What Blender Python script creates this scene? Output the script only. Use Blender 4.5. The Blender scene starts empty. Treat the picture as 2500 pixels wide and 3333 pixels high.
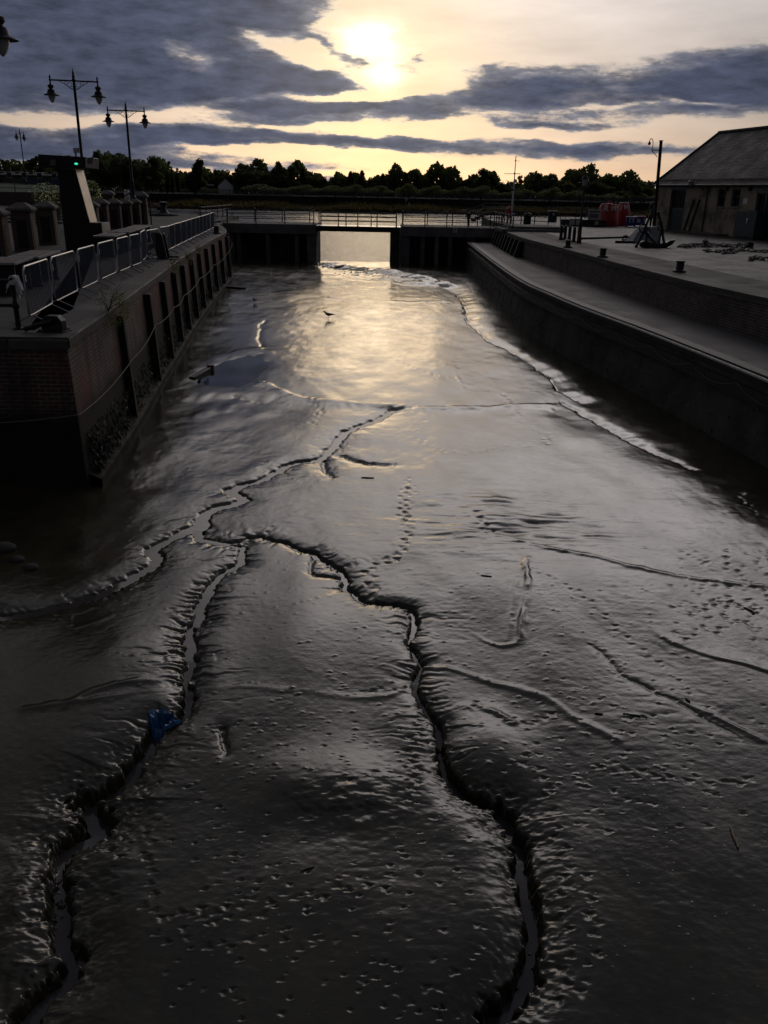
import bpy, bmesh, math, random
import numpy as np
from mathutils import Vector, Matrix

S = bpy.context.scene
COL = S.collection
R = math.radians
PI = math.pi

# ------------------------------------------------------------------ camera
CAMZ = 2.5
F_PX, CX, CY = 2694.0, 1250.0, 1666.5
_down = Vector(((1111.0 - CX) / F_PX, -(8600.0 - CY) / F_PX, 1.0)).normalized()
_up = -_down
_fwd = (Vector((0, 0, 1)) - _up * _up.z).normalized()
_right = _up.cross(_fwd)
if _right.x < 0:
    _right = -_right
MW = Matrix((_right, _fwd, _up))            # camera (x right, y up, z forward) -> world


def ray(px, py):
    return MW @ Vector(((px - CX) / F_PX, -(py - CY) / F_PX, 1.0))


def gz(px, py, z):
    r = ray(px, py)
    p = r * ((z - CAMZ) / r.z)
    return Vector((p.x, p.y, z))


def gy(px, py, y):
    r = ray(px, py)
    p = r * (y / r.y)
    return Vector((p.x, p.y, p.z + CAMZ))


def gd(px, py, ref):
    r = ray(px, py)
    p = r * (math.hypot(ref[0], ref[1]) / math.hypot(r.x, r.y))
    return Vector((p.x, p.y, p.z + CAMZ))


def azel(px, py):
    r = ray(px, py)
    return math.atan2(r.x, r.y), math.atan2(r.z, math.hypot(r.x, r.y))


cam_d = bpy.data.cameras.new('camera')
cam = bpy.data.objects.new('camera', cam_d)
COL.objects.link(cam)
cam_d.sensor_fit = 'VERTICAL'
cam_d.sensor_height = 36.0
cam_d.lens = 36.0 * F_PX / 3333.0
cam_d.clip_end = 3000
cam_d.clip_start = 0.05
_m = Matrix((MW @ Vector((1, 0, 0)), MW @ Vector((0, 1, 0)), MW @ Vector((0, 0, -1)))).transposed().to_4x4()
_m.translation = Vector((0, 0, CAMZ))
cam.matrix_world = _m
S.camera = cam
S.view_settings.view_transform = 'Standard'
S.view_settings.look = 'None'
S.view_settings.exposure = 0.0
S.view_settings.gamma = 1.0
try:
    S.cycles.max_bounces = 5
    S.cycles.glossy_bounces = 3
    S.cycles.diffuse_bounces = 2
    S.cycles.transmission_bounces = 4
    S.cycles.use_denoising = True
    S.cycles.sample_clamp_indirect = 6.0
except Exception:
    pass

# ------------------------------------------------------------------ sun and sky
SUN_AZ, SUN_EL = azel(1215, 140)
sun_d = bpy.data.lights.new('sun', 'SUN')
sun_d.energy = 0.035
sun_d.angle = R(10)
sun_d.color = (1.0, 0.74, 0.45)
sun = bpy.data.objects.new('sun', sun_d)
COL.objects.link(sun)
_sd = Vector((math.sin(SUN_AZ) * math.cos(SUN_EL), math.cos(SUN_AZ) * math.cos(SUN_EL), math.sin(SUN_EL)))
sun.rotation_euler = _sd.to_track_quat('Z', 'Y').to_euler()
sun.location = (0, 60, 40)


class NG:
    """short notation for building node graphs"""
    def __init__(s, tree):
        s.t = tree
        s.n = tree.nodes
        s.l = tree.links

    def node(s, typ, **kw):
        n = s.n.new(typ)
        for k, v in kw.items():
            setattr(n, k, v)
        return n

    def put(s, sock, v):
        if isinstance(v, bpy.types.NodeSocket):
            s.l.new(v, sock)
        elif v is not None:
            sock.default_value = v

    def m(s, op, a, b=None, c=None, clamp=False):
        n = s.node('ShaderNodeMath', operation=op, use_clamp=clamp)
        s.put(n.inputs[0], a)
        if b is not None:
            s.put(n.inputs[1], b)
        if c is not None:
            s.put(n.inputs[2], c)
        return n.outputs[0]

    def vm(s, op, a, b=None, out=0):
        n = s.node('ShaderNodeVectorMath', operation=op)
        s.put(n.inputs[0], a)
        if b is not None:
            s.put(n.inputs[1], b)
        return n.outputs[out]

    def xyz(s, x, y, z=0.0):
        n = s.node('ShaderNodeCombineXYZ')
        s.put(n.inputs[0], x)
        s.put(n.inputs[1], y)
        s.put(n.inputs[2], z)
        return n.outputs[0]

    def noise(s, vec, scale, detail=4.0, rough=0.5, dist=0.0, col=False):
        n = s.node('ShaderNodeTexNoise')
        s.put(n.inputs['Vector'], vec)
        n.inputs['Scale'].default_value = scale
        n.inputs['Detail'].default_value = detail
        n.inputs['Roughness'].default_value = rough
        n.inputs['Distortion'].default_value = dist
        return n.outputs['Color' if col else 'Fac']

    def ramp(s, fac, stops, interp='LINEAR'):
        n = s.node('ShaderNodeValToRGB')
        n.color_ramp.interpolation = interp
        e = n.color_ramp.elements
        while len(e) < len(stops):
            e.new(0.5)
        for k, (p, c) in enumerate(stops):
            e[k].position = p
            c = (c, c, c) if isinstance(c, (int, float)) else c
            e[k].color = (*c[:3], 1)
        s.put(n.inputs[0], fac)
        return n.outputs[0]

    def step(s, v, lo, hi):
        n = s.node('ShaderNodeMapRange', interpolation_type='SMOOTHSTEP')
        s.put(n.inputs[0], v)
        n.inputs[1].default_value = lo
        n.inputs[2].default_value = hi
        n.inputs[3].default_value = 0.0
        n.inputs[4].default_value = 1.0
        return n.outputs[0]

    def mix(s, fac, a, b, blend='MIX'):
        n = s.node('ShaderNodeMix', data_type='RGBA', blend_type=blend)
        s.put(n.inputs[0], fac)
        for k, v in ((6, a), (7, b)):
            if isinstance(v, (tuple, list)):
                v = (*v[:3], 1)
            s.put(n.inputs[k], v)
        return n.outputs[2]

    def scale(s, c, k):
        n = s.node('ShaderNodeVectorMath', operation='SCALE')
        if isinstance(c, (tuple, list)):
            n.inputs[0].default_value = c
        else:
            s.l.new(c, n.inputs[0])
        s.put(n.inputs[3], k)
        return n.outputs[0]


world = bpy.data.worlds.new('World')
S.world = world
world.use_nodes = True
world.node_tree.nodes.clear()
try:
    world.cycles.sampling_method = 'MANUAL'
    world.cycles.sample_map_resolution = 1024
except Exception:
    pass


def build_sky():
    g = NG(world.node_tree)
    out = g.node('ShaderNodeOutputWorld')
    bg = g.node('ShaderNodeBackground')
    g.l.new(bg.outputs[0], out.inputs[0])
    tc = g.node('ShaderNodeTexCoord')
    d = tc.outputs['Generated']
    sp = g.node('ShaderNodeSeparateXYZ')
    g.l.new(d, sp.inputs[0])
    x, y, z = sp.outputs
    az = g.m('ARCTAN2', x, y)
    el = g.m('ARCSINE', z)
    # degrees, so the cloud list below reads as azimuth / elevation
    azd = g.m('MULTIPLY', az, 180 / PI)
    eld = g.m('MULTIPLY', el, 180 / PI)
    v0 = g.xyz(azd, eld, 0.0)
    # stretched, warped coordinates
    vs = g.xyz(g.m('MULTIPLY', azd, 0.30), g.m('MULTIPLY', eld, 1.0), 0.0)
    w1 = g.noise(vs, 0.55, 5.0, 0.55, col=True)
    w1 = g.vm('SUBTRACT', w1, (0.5, 0.5, 0.5))
    warp = g.vm('MULTIPLY', w1, (5.5, 1.7, 0))
    v = g.vm('ADD', v0, warp)
    v = g.vm('MULTIPLY', v, (1, 1, 0))

    def blob(px, py, rx, ry, amp, rot=0.0):
        a, e = azel(px, py)
        a, e = math.degrees(a), math.degrees(e)
        k = math.degrees(1 / F_PX)
        rx, ry = rx * k, ry * k
        mp = g.node('ShaderNodeMapping', vector_type='TEXTURE')
        g.l.new(v, mp.inputs[0])
        mp.inputs['Location'].default_value = (a, e, 0)
        mp.inputs['Rotation'].default_value = (0, 0, R(rot))
        mp.inputs['Scale'].default_value = (rx, ry, 1)
        q = g.vm('DOT_PRODUCT', mp.outputs[0], mp.outputs[0], out=1)
        ex = g.m('EXPONENT', g.m('MULTIPLY', q, -1.0))
        return g.m('MULTIPLY', ex, amp)

    tot = None
    for b in CLOUDS:
        q = blob(*b)
        tot = q if tot is None else g.m('ADD', tot, q)
    # broken cloud texture everywhere
    n1 = g.noise(vs, 0.62, 8.0, 0.60)
    n2 = g.noise(g.xyz(g.m('MULTIPLY', azd, 0.055), g.m('MULTIPLY', eld, 0.12), 3.0), 1.0, 4.0, 0.5)
    n4 = g.noise(g.xyz(g.m('MULTIPLY', azd, 0.5), g.m('MULTIPLY', eld, 1.9), 7.0), 1.0, 6.0, 0.62)
    base = g.m('ADD', g.m('MULTIPLY', g.m('SUBTRACT', n1, 0.5), 1.7), g.m('MULTIPLY', g.m('SUBTRACT', n2, 0.5), 0.6))
    base = g.m('ADD', base, g.m('MULTIPLY', g.m('SUBTRACT', n4, 0.5), 1.25))
    # away from the framed west the deck of cloud closes
    away = g.step(g.m('ABSOLUTE', azd), 45.0, 80.0)
    high = g.step(eld, 30.0, 46.0)
    deck = g.m('MULTIPLY', g.m('MAXIMUM', away, high), 0.8)
    dens = g.m('ADD', g.m('ADD', tot, base), deck)
    n5 = g.noise(g.xyz(g.m('MULTIPLY', azd, 1.1), g.m('MULTIPLY', eld, 3.6), 5.0), 1.0, 6.0, 0.65)
    dens = g.m('ADD', dens, g.m('MULTIPLY', g.m('SUBTRACT', n5, 0.5), 0.8))
    cov = g.step(dens, -0.06, 0.60)
    thick = g.step(dens, 0.2, 1.3)

    # angle to the sun
    cs = g.vm('DOT_PRODUCT', d, tuple(_sd), out=1)
    ang = g.m('MULTIPLY', g.m('ARCCOSINE', g.m('MINIMUM', cs, 0.99999)), 180 / PI)

    def gl(sig, k):
        q = g.m('DIVIDE', ang, sig)
        return g.m('MULTIPLY', g.m('EXPONENT', g.m('MULTIPLY', g.m('MULTIPLY', q, q), -1.0)), k)
    wide = gl(28.0, 1.0)
    mid = gl(7.0, 1.0)
    def wcore(px, py, sx, sy):
        a_, e_ = azel(px, py)
        q = g.vm('MULTIPLY', g.vm('SUBTRACT', v, (math.degrees(a_), math.degrees(e_), 0)), (1 / sx, 1 / sy, 0))
        return g.m('EXPONENT', g.m('MULTIPLY', g.vm('DOT_PRODUCT', q, q, out=1), -1.0))
    core = g.m('ADD', wcore(1205, 140, 1.6, 1.05), g.m('MULTIPLY', wcore(1268, 246, 0.9, 0.6), 0.6))
    # clear air behind the clouds: physical sky plus the veil of lit haze
    sky = g.node('ShaderNodeTexSky', sky_type='NISHITA')
    sky.sun_disc = False
    sky.sun_elevation = SUN_EL
    sky.sun_rotation = SUN_AZ
    sky.altitude = 10
    sky.air_density = 1.0
    sky.dust_density = 1.0
    nish = g.scale(sky.outputs[0], NISH)
    veil = g.scale(VEIL, wide)
    horiz = g.m('EXPONENT', g.m('MULTIPLY', g.m('MAXIMUM', eld, 0.0), -0.20))
    veil2 = g.scale(HORIZ, g.m('MULTIPLY', horiz, wide))
    glow = g.scale(GLOW, mid)
    gcore = g.scale(CORE, core)
    # bright zones added to the unseen upper sky so the mud reflects brighter
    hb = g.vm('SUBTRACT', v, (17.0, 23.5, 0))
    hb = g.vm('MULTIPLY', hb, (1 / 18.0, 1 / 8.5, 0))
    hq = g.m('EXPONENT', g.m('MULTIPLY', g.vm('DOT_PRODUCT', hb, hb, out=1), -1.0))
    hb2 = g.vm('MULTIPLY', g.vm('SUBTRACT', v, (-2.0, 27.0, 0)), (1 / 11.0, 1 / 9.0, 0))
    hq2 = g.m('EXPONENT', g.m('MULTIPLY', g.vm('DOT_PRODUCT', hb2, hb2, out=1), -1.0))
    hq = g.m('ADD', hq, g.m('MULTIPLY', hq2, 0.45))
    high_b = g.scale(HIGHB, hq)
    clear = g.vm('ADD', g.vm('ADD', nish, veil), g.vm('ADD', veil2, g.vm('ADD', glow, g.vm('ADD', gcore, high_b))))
    clear = g.vm('ADD', clear, AMB)
    clear = g.scale(clear, g.m('ADD', 0.72, g.m('MULTIPLY', g.noise(g.xyz(g.m('MULTIPLY', azd, 0.12), g.m('MULTIPLY', eld, 0.55), 11.0), 1.0, 6.0, 0.6), 0.56)))
    # cloud body: slate, a little lifted where thin and near the sun
    body = g.mix(thick, (0.20, 0.195, 0.22), (0.060, 0.069, 0.106))
    n3 = g.noise(vs, 1.6, 6.0, 0.62)
    body = g.scale(body, g.m('MAXIMUM', 0.3, g.m('ADD', g.m('ADD', -0.35, g.m('MULTIPLY', n3, 1.7)), g.m('MULTIPLY', n1, 1.0))))
    lift = g.m('ADD', g.m('MULTIPLY', wide, 0.4), 0.9)
    body = g.scale(body, lift)
    body = g.vm('ADD', body, g.scale((0.10, 0.085, 0.06), mid))
    body = g.vm('ADD', body, g.scale((0.25, 0.2, 0.12), core))
    col = g.mix(cov, clear, body)
    # overhead and behind the camera the deck is darker
    edge = g.m('MULTIPLY', g.m('MULTIPLY', cov, g.m('SUBTRACT', 1.0, cov)), g.m('ADD', g.m('MULTIPLY', mid, 2.2), g.m('MULTIPLY', wide, 0.5)))
    col = g.vm('ADD', col, g.scale((0.42, 0.34, 0.20), edge))
    dim = g.m('SUBTRACT', 1.0, g.m('MULTIPLY', g.step(eld, 24.0, 52.0), DIM_HIGH))
    back = g.m('SUBTRACT', 1.0, g.m('MULTIPLY', g.m('ADD', g.step(azd, 85.0, 140.0), g.step(g.m('MULTIPLY', azd, -1.0), 120.0, 165.0)), DIM_BACK))
    left = g.m('MULTIPLY', g.step(g.m('MULTIPLY', azd, -1.0), 14.0, 42.0), g.step(eld, 11.0, 22.0))
    back = g.m('MULTIPLY', back, g.m('SUBTRACT', 1.0, g.m('MULTIPLY', left, 0.5)))
    col = g.scale(col, g.m('MULTIPLY', dim, back))
    g.l.new(col, bg.inputs[0])
    bg.inputs[1].default_value = 1.0


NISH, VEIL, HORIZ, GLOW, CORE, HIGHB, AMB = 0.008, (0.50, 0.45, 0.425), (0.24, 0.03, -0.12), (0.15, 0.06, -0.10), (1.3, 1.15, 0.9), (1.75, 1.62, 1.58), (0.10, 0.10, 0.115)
DIM_HIGH, DIM_BACK = 0.1, 0.72
# photo-space centres are turned into azimuth / elevation: (x, y, half width, half height, amount, tilt)
CLOUDS = [
    (300, 130, 620, 170, 1.15, 0), (-300, 200, 500, 300, 0.8, 0), (760, 10, 330, 60, 0.95, -3),
    (1010, 262, 190, 44, 1.2, -6), (760, 300, 260, 50, 0.75, 0), (560, 60, 300, 45, 0.3, 0),
    (880, 140, 150, 26, -1.3, -18), (1035, 165, 70, 26, -0.7, -25), (960, 215, 130, 34, 0.5, -15), (620, 180, 95, 26, -0.95, -18),
    (1220, 140, 95, 95, -1.7, 0),
    (300, 383, 380, 17, -1.25, 3), (60, 388, 200, 22, -0.8, 0), (620, 345, 180, 18, -0.75, 10),
    (200, 455, 500, 42, 0.75, 0), (650, 432, 260, 26, 0.55, 0),
    (1080, 352, 330, 36, 1.15, 0), (1330, 335, 110, 34, 0.7, 0), (1120, 304, 230, 17, -2.2, 4),
    (760, 488, 260, 10, -1.0, 0), (1150, 500, 200, 13, -1.0, 0), (950, 402, 260, 14, -0.55, 0),
    (1500, 480, 520, 24, 0.95, -1), (1200, 455, 250, 14, 0.5, 0), (2050, 488, 260, 18, 0.8, -1),
    (1250, 425, 300, 18, -0.9, 0), (1500, 395, 120, 18, -0.6, 0),
    (2150, 275, 420, 80, 1.35, 3), (1680, 255, 180, 55, 1.05, -6), (1560, 310, 150, 26, 0.9, 2),
    (2500, 230, 260, 90, 0.9, 4), (2500, 320, 200, 45, 0.6, 0),
    (1750, 402, 150, 13, 0.9, -2), (1980, 412, 140, 10, 0.75, -3),
    (1262, 200, 62, 26, 1.25, -25), (1350, 188, 30, 40, 1.2, 25), (1165, 205, 70, 22, 1.5, -20), (1040, 150, 60, 14, 0.9, -30),
    (250, 525, 620, 34, 0.75, 0), (900, 545, 420, 14, 0.55, 0), (1650, 520, 300, 12, 0.5, 0), (1750, 566, 220, 9, 0.4, 0), (1000, 398, 330, 11, 0.75, -1), (600, 470, 420, 9, 0.5, 2), (1750, 455, 160, 9, 0.5, -2), (1180, 585, 260, 8, 0.5, 0), (2250, 330, 160, 9, -0.9, -6), (2050, 345, 240, 8, -0.6, 2), (1000, 440, 380, 18, 0.5, 0), (1560, 165, 160, 18, 0.55, 0), (1380, 15, 80, 10, 0.6, 0), (2350, 15, 200, 22, 0.6, -4), (1900, 150, 300, 20, 0.4, 4),
    (1750, 90, 600, 90, -0.75, 0), (1500, 60, 250, 90, -0.6, 0), (2300, 60, 300, 60, -0.45, 0),
    (2200, 430, 500, 24, -0.8, 0), (1700, 545, 900, 26, -0.7, 0), (700, 560, 600, 12, -0.4, 0), (150, 538, 160, 12, -0.7, 0),
    (1900, -470, 850, 420, -1.2, 0), (1450, -130, 320, 160, -0.7, 0), (300, -350, 620, 330, 1.0, 0), (820, -160, 260, 120, 0.9, 0),
]
build_sky()

# ------------------------------------------------------------------ mesh helpers
class MB:
    def __init__(s):
        s.v, s.f, s.m = [], [], []

    def add(s, V, F, mi=0):
        o = len(s.v)
        s.v.extend([tuple(p) for p in V])
        s.f.extend([tuple(i + o for i in q) for q in F])
        s.m.extend([mi] * len(F))
        return s

    def box(s, c, d, rz=0.0, mi=0, taper=1.0):
        hx, hy, hz = d[0] / 2, d[1] / 2, d[2] / 2
        ca, sa = math.cos(rz), math.sin(rz)
        V = []
        for zz in (-hz, hz):
            t = 1.0 if zz < 0 else taper
            for xx, yy in ((-hx, -hy), (hx, -hy), (hx, hy), (-hx, hy)):
                xx, yy = xx * t, yy * t
                V.append((c[0] + xx * ca - yy * sa, c[1] + xx * sa + yy * ca, c[2] + zz))
        return s.add(V, [(0, 3, 2, 1), (4, 5, 6, 7), (0, 1, 5, 4), (1, 2, 6, 5), (2, 3, 7, 6), (3, 0, 4, 7)], mi)

    def bar(s, a, b, w, h, mi=0):
        a, b = Vector(a), Vector(b)
        t = (b - a).normalized()
        up = Vector((0, 0, 1)) if abs(t.z) < 0.95 else Vector((0, 1, 0))
        sx = t.cross(up).normalized() * (w / 2)
        sz = sx.cross(t).normalized() * (h / 2)
        V = [a - sx - sz, a + sx - sz, a + sx + sz, a - sx + sz, b - sx - sz, b + sx - sz, b + sx + sz, b - sx + sz]
        return s.add(V, [(0, 1, 2, 3), (7, 6, 5, 4), (0, 4, 5, 1), (1, 5, 6, 2), (2, 6, 7, 3), (3, 7, 4, 0)], mi)

    def tube(s, pts, r, n=8, closed=False, mi=0):
        pts = [Vector(p) for p in pts]
        k = len(pts)
        rr = r if isinstance(r, (list, tuple)) else [r] * k
        V, F = [], []
        u = None
        for i, p in enumerate(pts):
            if closed:
                t = pts[(i + 1) % k] - pts[i - 1]
            else:
                t = pts[min(i + 1, k - 1)] - pts[max(i - 1, 0)]
            if t.length < 1e-9:
                t = Vector((0, 0, 1))
            t.normalize()
            if u is None:
                u = t.cross(Vector((0, 0, 1)) if abs(t.z) < 0.9 else Vector((0, 1, 0))).normalized()
            else:
                u = (u - t * u.dot(t))
                if u.length < 1e-6:
                    u = t.cross(Vector((1, 0, 0)))
                u.normalize()
            w = t.cross(u)
            for j in range(n):
                a = 2 * PI * j / n
                V.append(p + (u * math.cos(a) + w * math.sin(a)) * rr[i])
        segs = k if closed else k - 1
        for i in range(segs):
            for j in range(n):
                a, b = i * n + j, i * n + (j + 1) % n
                c, d = ((i + 1) % k) * n + (j + 1) % n, ((i + 1) % k) * n + j
                F.append((a, b, c, d))
        if not closed:
            F.append(tuple(range(n - 1, -1, -1)))
            F.append(tuple((k - 1) * n + j for j in range(n)))
        return s.add(V, F, mi)

    def lathe(s, prof, n=16, c=(0, 0, 0), mi=0, ph=0.0):
        V, F = [], []
        for (r, z) in prof:
            for j in range(n):
                a = 2 * PI * j / n + ph
                V.append((c[0] + r * math.cos(a), c[1] + r * math.sin(a), c[2] + z))
        for i in range(len(prof) - 1):
            for j in range(n):
                F.append((i * n + j, i * n + (j + 1) % n, (i + 1) * n + (j + 1) % n, (i + 1) * n + j))
        F.append(tuple(range(n - 1, -1, -1)))
        F.append(tuple((len(prof) - 1) * n + j for j in range(n)))
        return s.add(V, F, mi)

    def prism(s, poly, z0, z1, mi=0):
        n = len(poly)
        V = [(p[0], p[1], z0) for p in poly] + [(p[0], p[1], z1) for p in poly]
        F = [tuple(range(n - 1, -1, -1)), tuple(range(n, 2 * n))]
        F += [(i, (i + 1) % n, n + (i + 1) % n, n + i) for i in range(n)]
        return s.add(V, F, mi)

    def slab(s, poly, y0, y1, mi=0):
        """outline in x-z, thickness along y"""
        n = len(poly)
        V = [(p[0], y0, p[1]) for p in poly] + [(p[0], y1, p[1]) for p in poly]
        F = [tuple(range(n)), tuple(range(2 * n - 1, n - 1, -1))]
        F += [((i + 1) % n, i, n + i, n + (i + 1) % n) for i in range(n)]
        return s.add(V, F, mi)

    def ball(s, c, r, n=12, m=8, mi=0):
        r = r if isinstance(r, (tuple, list)) else (r, r, r)
        V = [(c[0], c[1], c[2] - r[2])]
        F = []
        for i in range(1, m):
            b = -PI / 2 + PI * i / m
            for j in range(n):
                a = 2 * PI * j / n
                V.append((c[0] + r[0] * math.cos(b) * math.cos(a), c[1] + r[1] * math.cos(b) * math.sin(a), c[2] + r[2] * math.sin(b)))
        V.append((c[0], c[1], c[2] + r[2]))
        for j in range(n):
            F.append((0, 1 + (j + 1) % n, 1 + j))
            F.append((len(V) - 1, 1 + (m - 2) * n + j, 1 + (m - 2) * n + (j + 1) % n))
        for i in range(m - 2):
            for j in range(n):
                F.append((1 + i * n + j, 1 + i * n + (j + 1) % n, 1 + (i + 1) * n + (j + 1) % n, 1 + (i + 1) * n + j))
        return s.add(V, F, mi)

    def build(s, name, mat, parent=None, loc=(0, 0, 0), smooth=True, bevel=0.0, rot=None):
        me = bpy.data.meshes.new(name)
        me.from_pydata(s.v, [], s.f)
        mats = mat if isinstance(mat, (list, tuple)) else [mat]
        for q in mats:
            me.materials.append(q)
        if len(mats) > 1:
            me.polygons.foreach_set('material_index', s.m)
        if smooth:
            me.polygons.foreach_set('use_smooth', [True] * len(me.polygons))
            me.set_sharp_from_angle(angle=0.7)
        me.update()
        # box projection in metres
        uv = me.uv_layers.new(name='box')
        nrm = np.empty(len(me.polygons) * 3)
        me.polygons.foreach_get('normal', nrm)
        nrm = nrm.reshape(-1, 3)
        lt = np.empty(len(me.polygons), dtype=np.int64)
        me.polygons.foreach_get('loop_total', lt)
        ln = np.repeat(nrm, lt, axis=0)
        vi = np.empty(len(me.loops), dtype=np.int64)
        me.loops.foreach_get('vertex_index', vi)
        co = np.array(s.v, dtype=float)[vi]
        a = np.abs(ln)
        top = a[:, 2] > 0.7
        sx = (~top) & (a[:, 0] > a[:, 1])
        u = np.where(sx, co[:, 1], co[:, 0])
        w = np.where(top, co[:, 1], co[:, 2])
        uv.data.foreach_set('uv', np.stack([u, w], 1).ravel())
        o = bpy.data.objects.new(name, me)
        COL.objects.link(o)
        if parent is not None:
            o.parent = parent
        o.location = loc
        if rot is not None:
            o.rotation_euler = rot
        if bevel:
            b = o.modifiers.new('bevel', 'BEVEL')
            b.width = bevel
            b.segments = 2
            b.limit_method = 'ANGLE'
        return o


def thing(name, label, cat, loc=(0, 0, 0), rz=0.0, group=None):
    o = bpy.data.objects.new(name, None)
    COL.objects.link(o)
    o.location = loc
    o.rotation_euler = (0, 0, rz)
    o['label'] = label
    o['category'] = cat
    if group:
        o['group'] = group
    return o


def tag(o, label, cat, group=None, kind=None):
    o['label'] = label
    o['category'] = cat
    if group:
        o['group'] = group
    if kind:
        o['kind'] = kind
    return o


def struct(o, kind='structure'):
    o['kind'] = kind
    return o


def copy_tree(o, parent=None):
    c = o.copy()
    COL.objects.link(c)
    if parent is not None:
        c.parent = parent
    for ch in list(o.children):
        copy_tree(ch, c)
    return c


def skin_obj(name, pts, edges, radii, mat, parent=None, levels=1, loc=(0, 0, 0)):
    """one continuous skinned surface grown on joints and edges"""
    me = bpy.data.meshes.new('joints')
    me.from_pydata(pts, edges, [])
    o = bpy.data.objects.new('joints', me)
    COL.objects.link(o)
    md = o.modifiers.new('skin', 'SKIN')
    for i, r in enumerate(radii):
        r = r if isinstance(r, tuple) else (r, r)
        me.skin_vertices[0].data[i].radius = r
    me.skin_vertices[0].data[0].use_root = True
    md.use_smooth_shade = True
    sb = o.modifiers.new('sub', 'SUBSURF')
    sb.levels = levels
    sb.render_levels = levels
    dg = bpy.context.evaluated_depsgraph_get()
    nm = bpy.data.meshes.new_from_object(o.evaluated_get(dg))
    bpy.data.objects.remove(o)
    nm.name = name
    nm.materials.clear()
    nm.materials.append(mat)
    nm.polygons.foreach_set('use_smooth', [True] * len(nm.polygons))
    r = bpy.data.objects.new(name, nm)
    COL.objects.link(r)
    r.parent = parent
    r.location = loc
    return r


def text_mesh(name, body, size, mat, parent, loc, rot, depth=0.004):
    cu = bpy.data.curves.new(name, 'FONT')
    cu.body = body
    cu.size = size
    cu.align_x = 'CENTER'
    cu.align_y = 'CENTER'
    cu.extrude = depth
    cu.offset = size * 0.02
    o = bpy.data.objects.new(name, cu)
    COL.objects.link(o)
    dg = bpy.context.evaluated_depsgraph_get()
    me = bpy.data.meshes.new_from_object(o.evaluated_get(dg))
    bpy.data.objects.remove(o)
    me.materials.clear()
    me.materials.append(mat)
    r = bpy.data.objects.new(name, me)
    COL.objects.link(r)
    r.parent = parent
    r.location = loc
    r.rotation_euler = rot
    return r


# ------------------------------------------------------------------ materials
def new_mat(name):
    m = bpy.data.materials.new(name)
    m.use_nodes = True
    m.node_tree.nodes.clear()
    g = NG(m.node_tree)
    out = g.node('ShaderNodeOutputMaterial')
    b = g.node('ShaderNodeBsdfPrincipled')
    g.l.new(b.outputs[0], out.inputs[0])
    return m, g, b


def bump(g, b, h, strength=0.5, dist=0.01):
    n = g.node('ShaderNodeBump')
    n.inputs['Strength'].default_value = strength
    n.inputs['Distance'].default_value = dist
    g.put(n.inputs['Height'], h)
    g.l.new(n.outputs[0], b.inputs['Normal'])


def plain(name, c, rough=0.6, metal=0.0, var=0.35, scale=6.0, bumpd=0.0, spec=0.5):
    m, g, b = new_mat(name)
    tc = g.node('ShaderNodeTexCoord').outputs['Object']
    n = g.noise(tc, scale, 6.0, 0.6)
    lo = tuple(v * (1 - var) for v in c)
    hi = tuple(v * (1 + var) for v in c)
    g.l.new(g.ramp(n, [(0.3, lo), (0.7, hi)]), b.inputs['Base Color'])
    g.l.new(g.ramp(n, [(0.3, min(1, rough * 1.15)), (0.7, rough * 0.85)]), b.inputs['Roughness'])
    b.inputs['Metallic'].default_value = metal
    b.inputs['Specular IOR Level'].default_value = spec
    if bumpd:
        bump(g, b, g.noise(tc, scale * 6, 5.0, 0.6), 0.6, bumpd)
    return m


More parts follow.
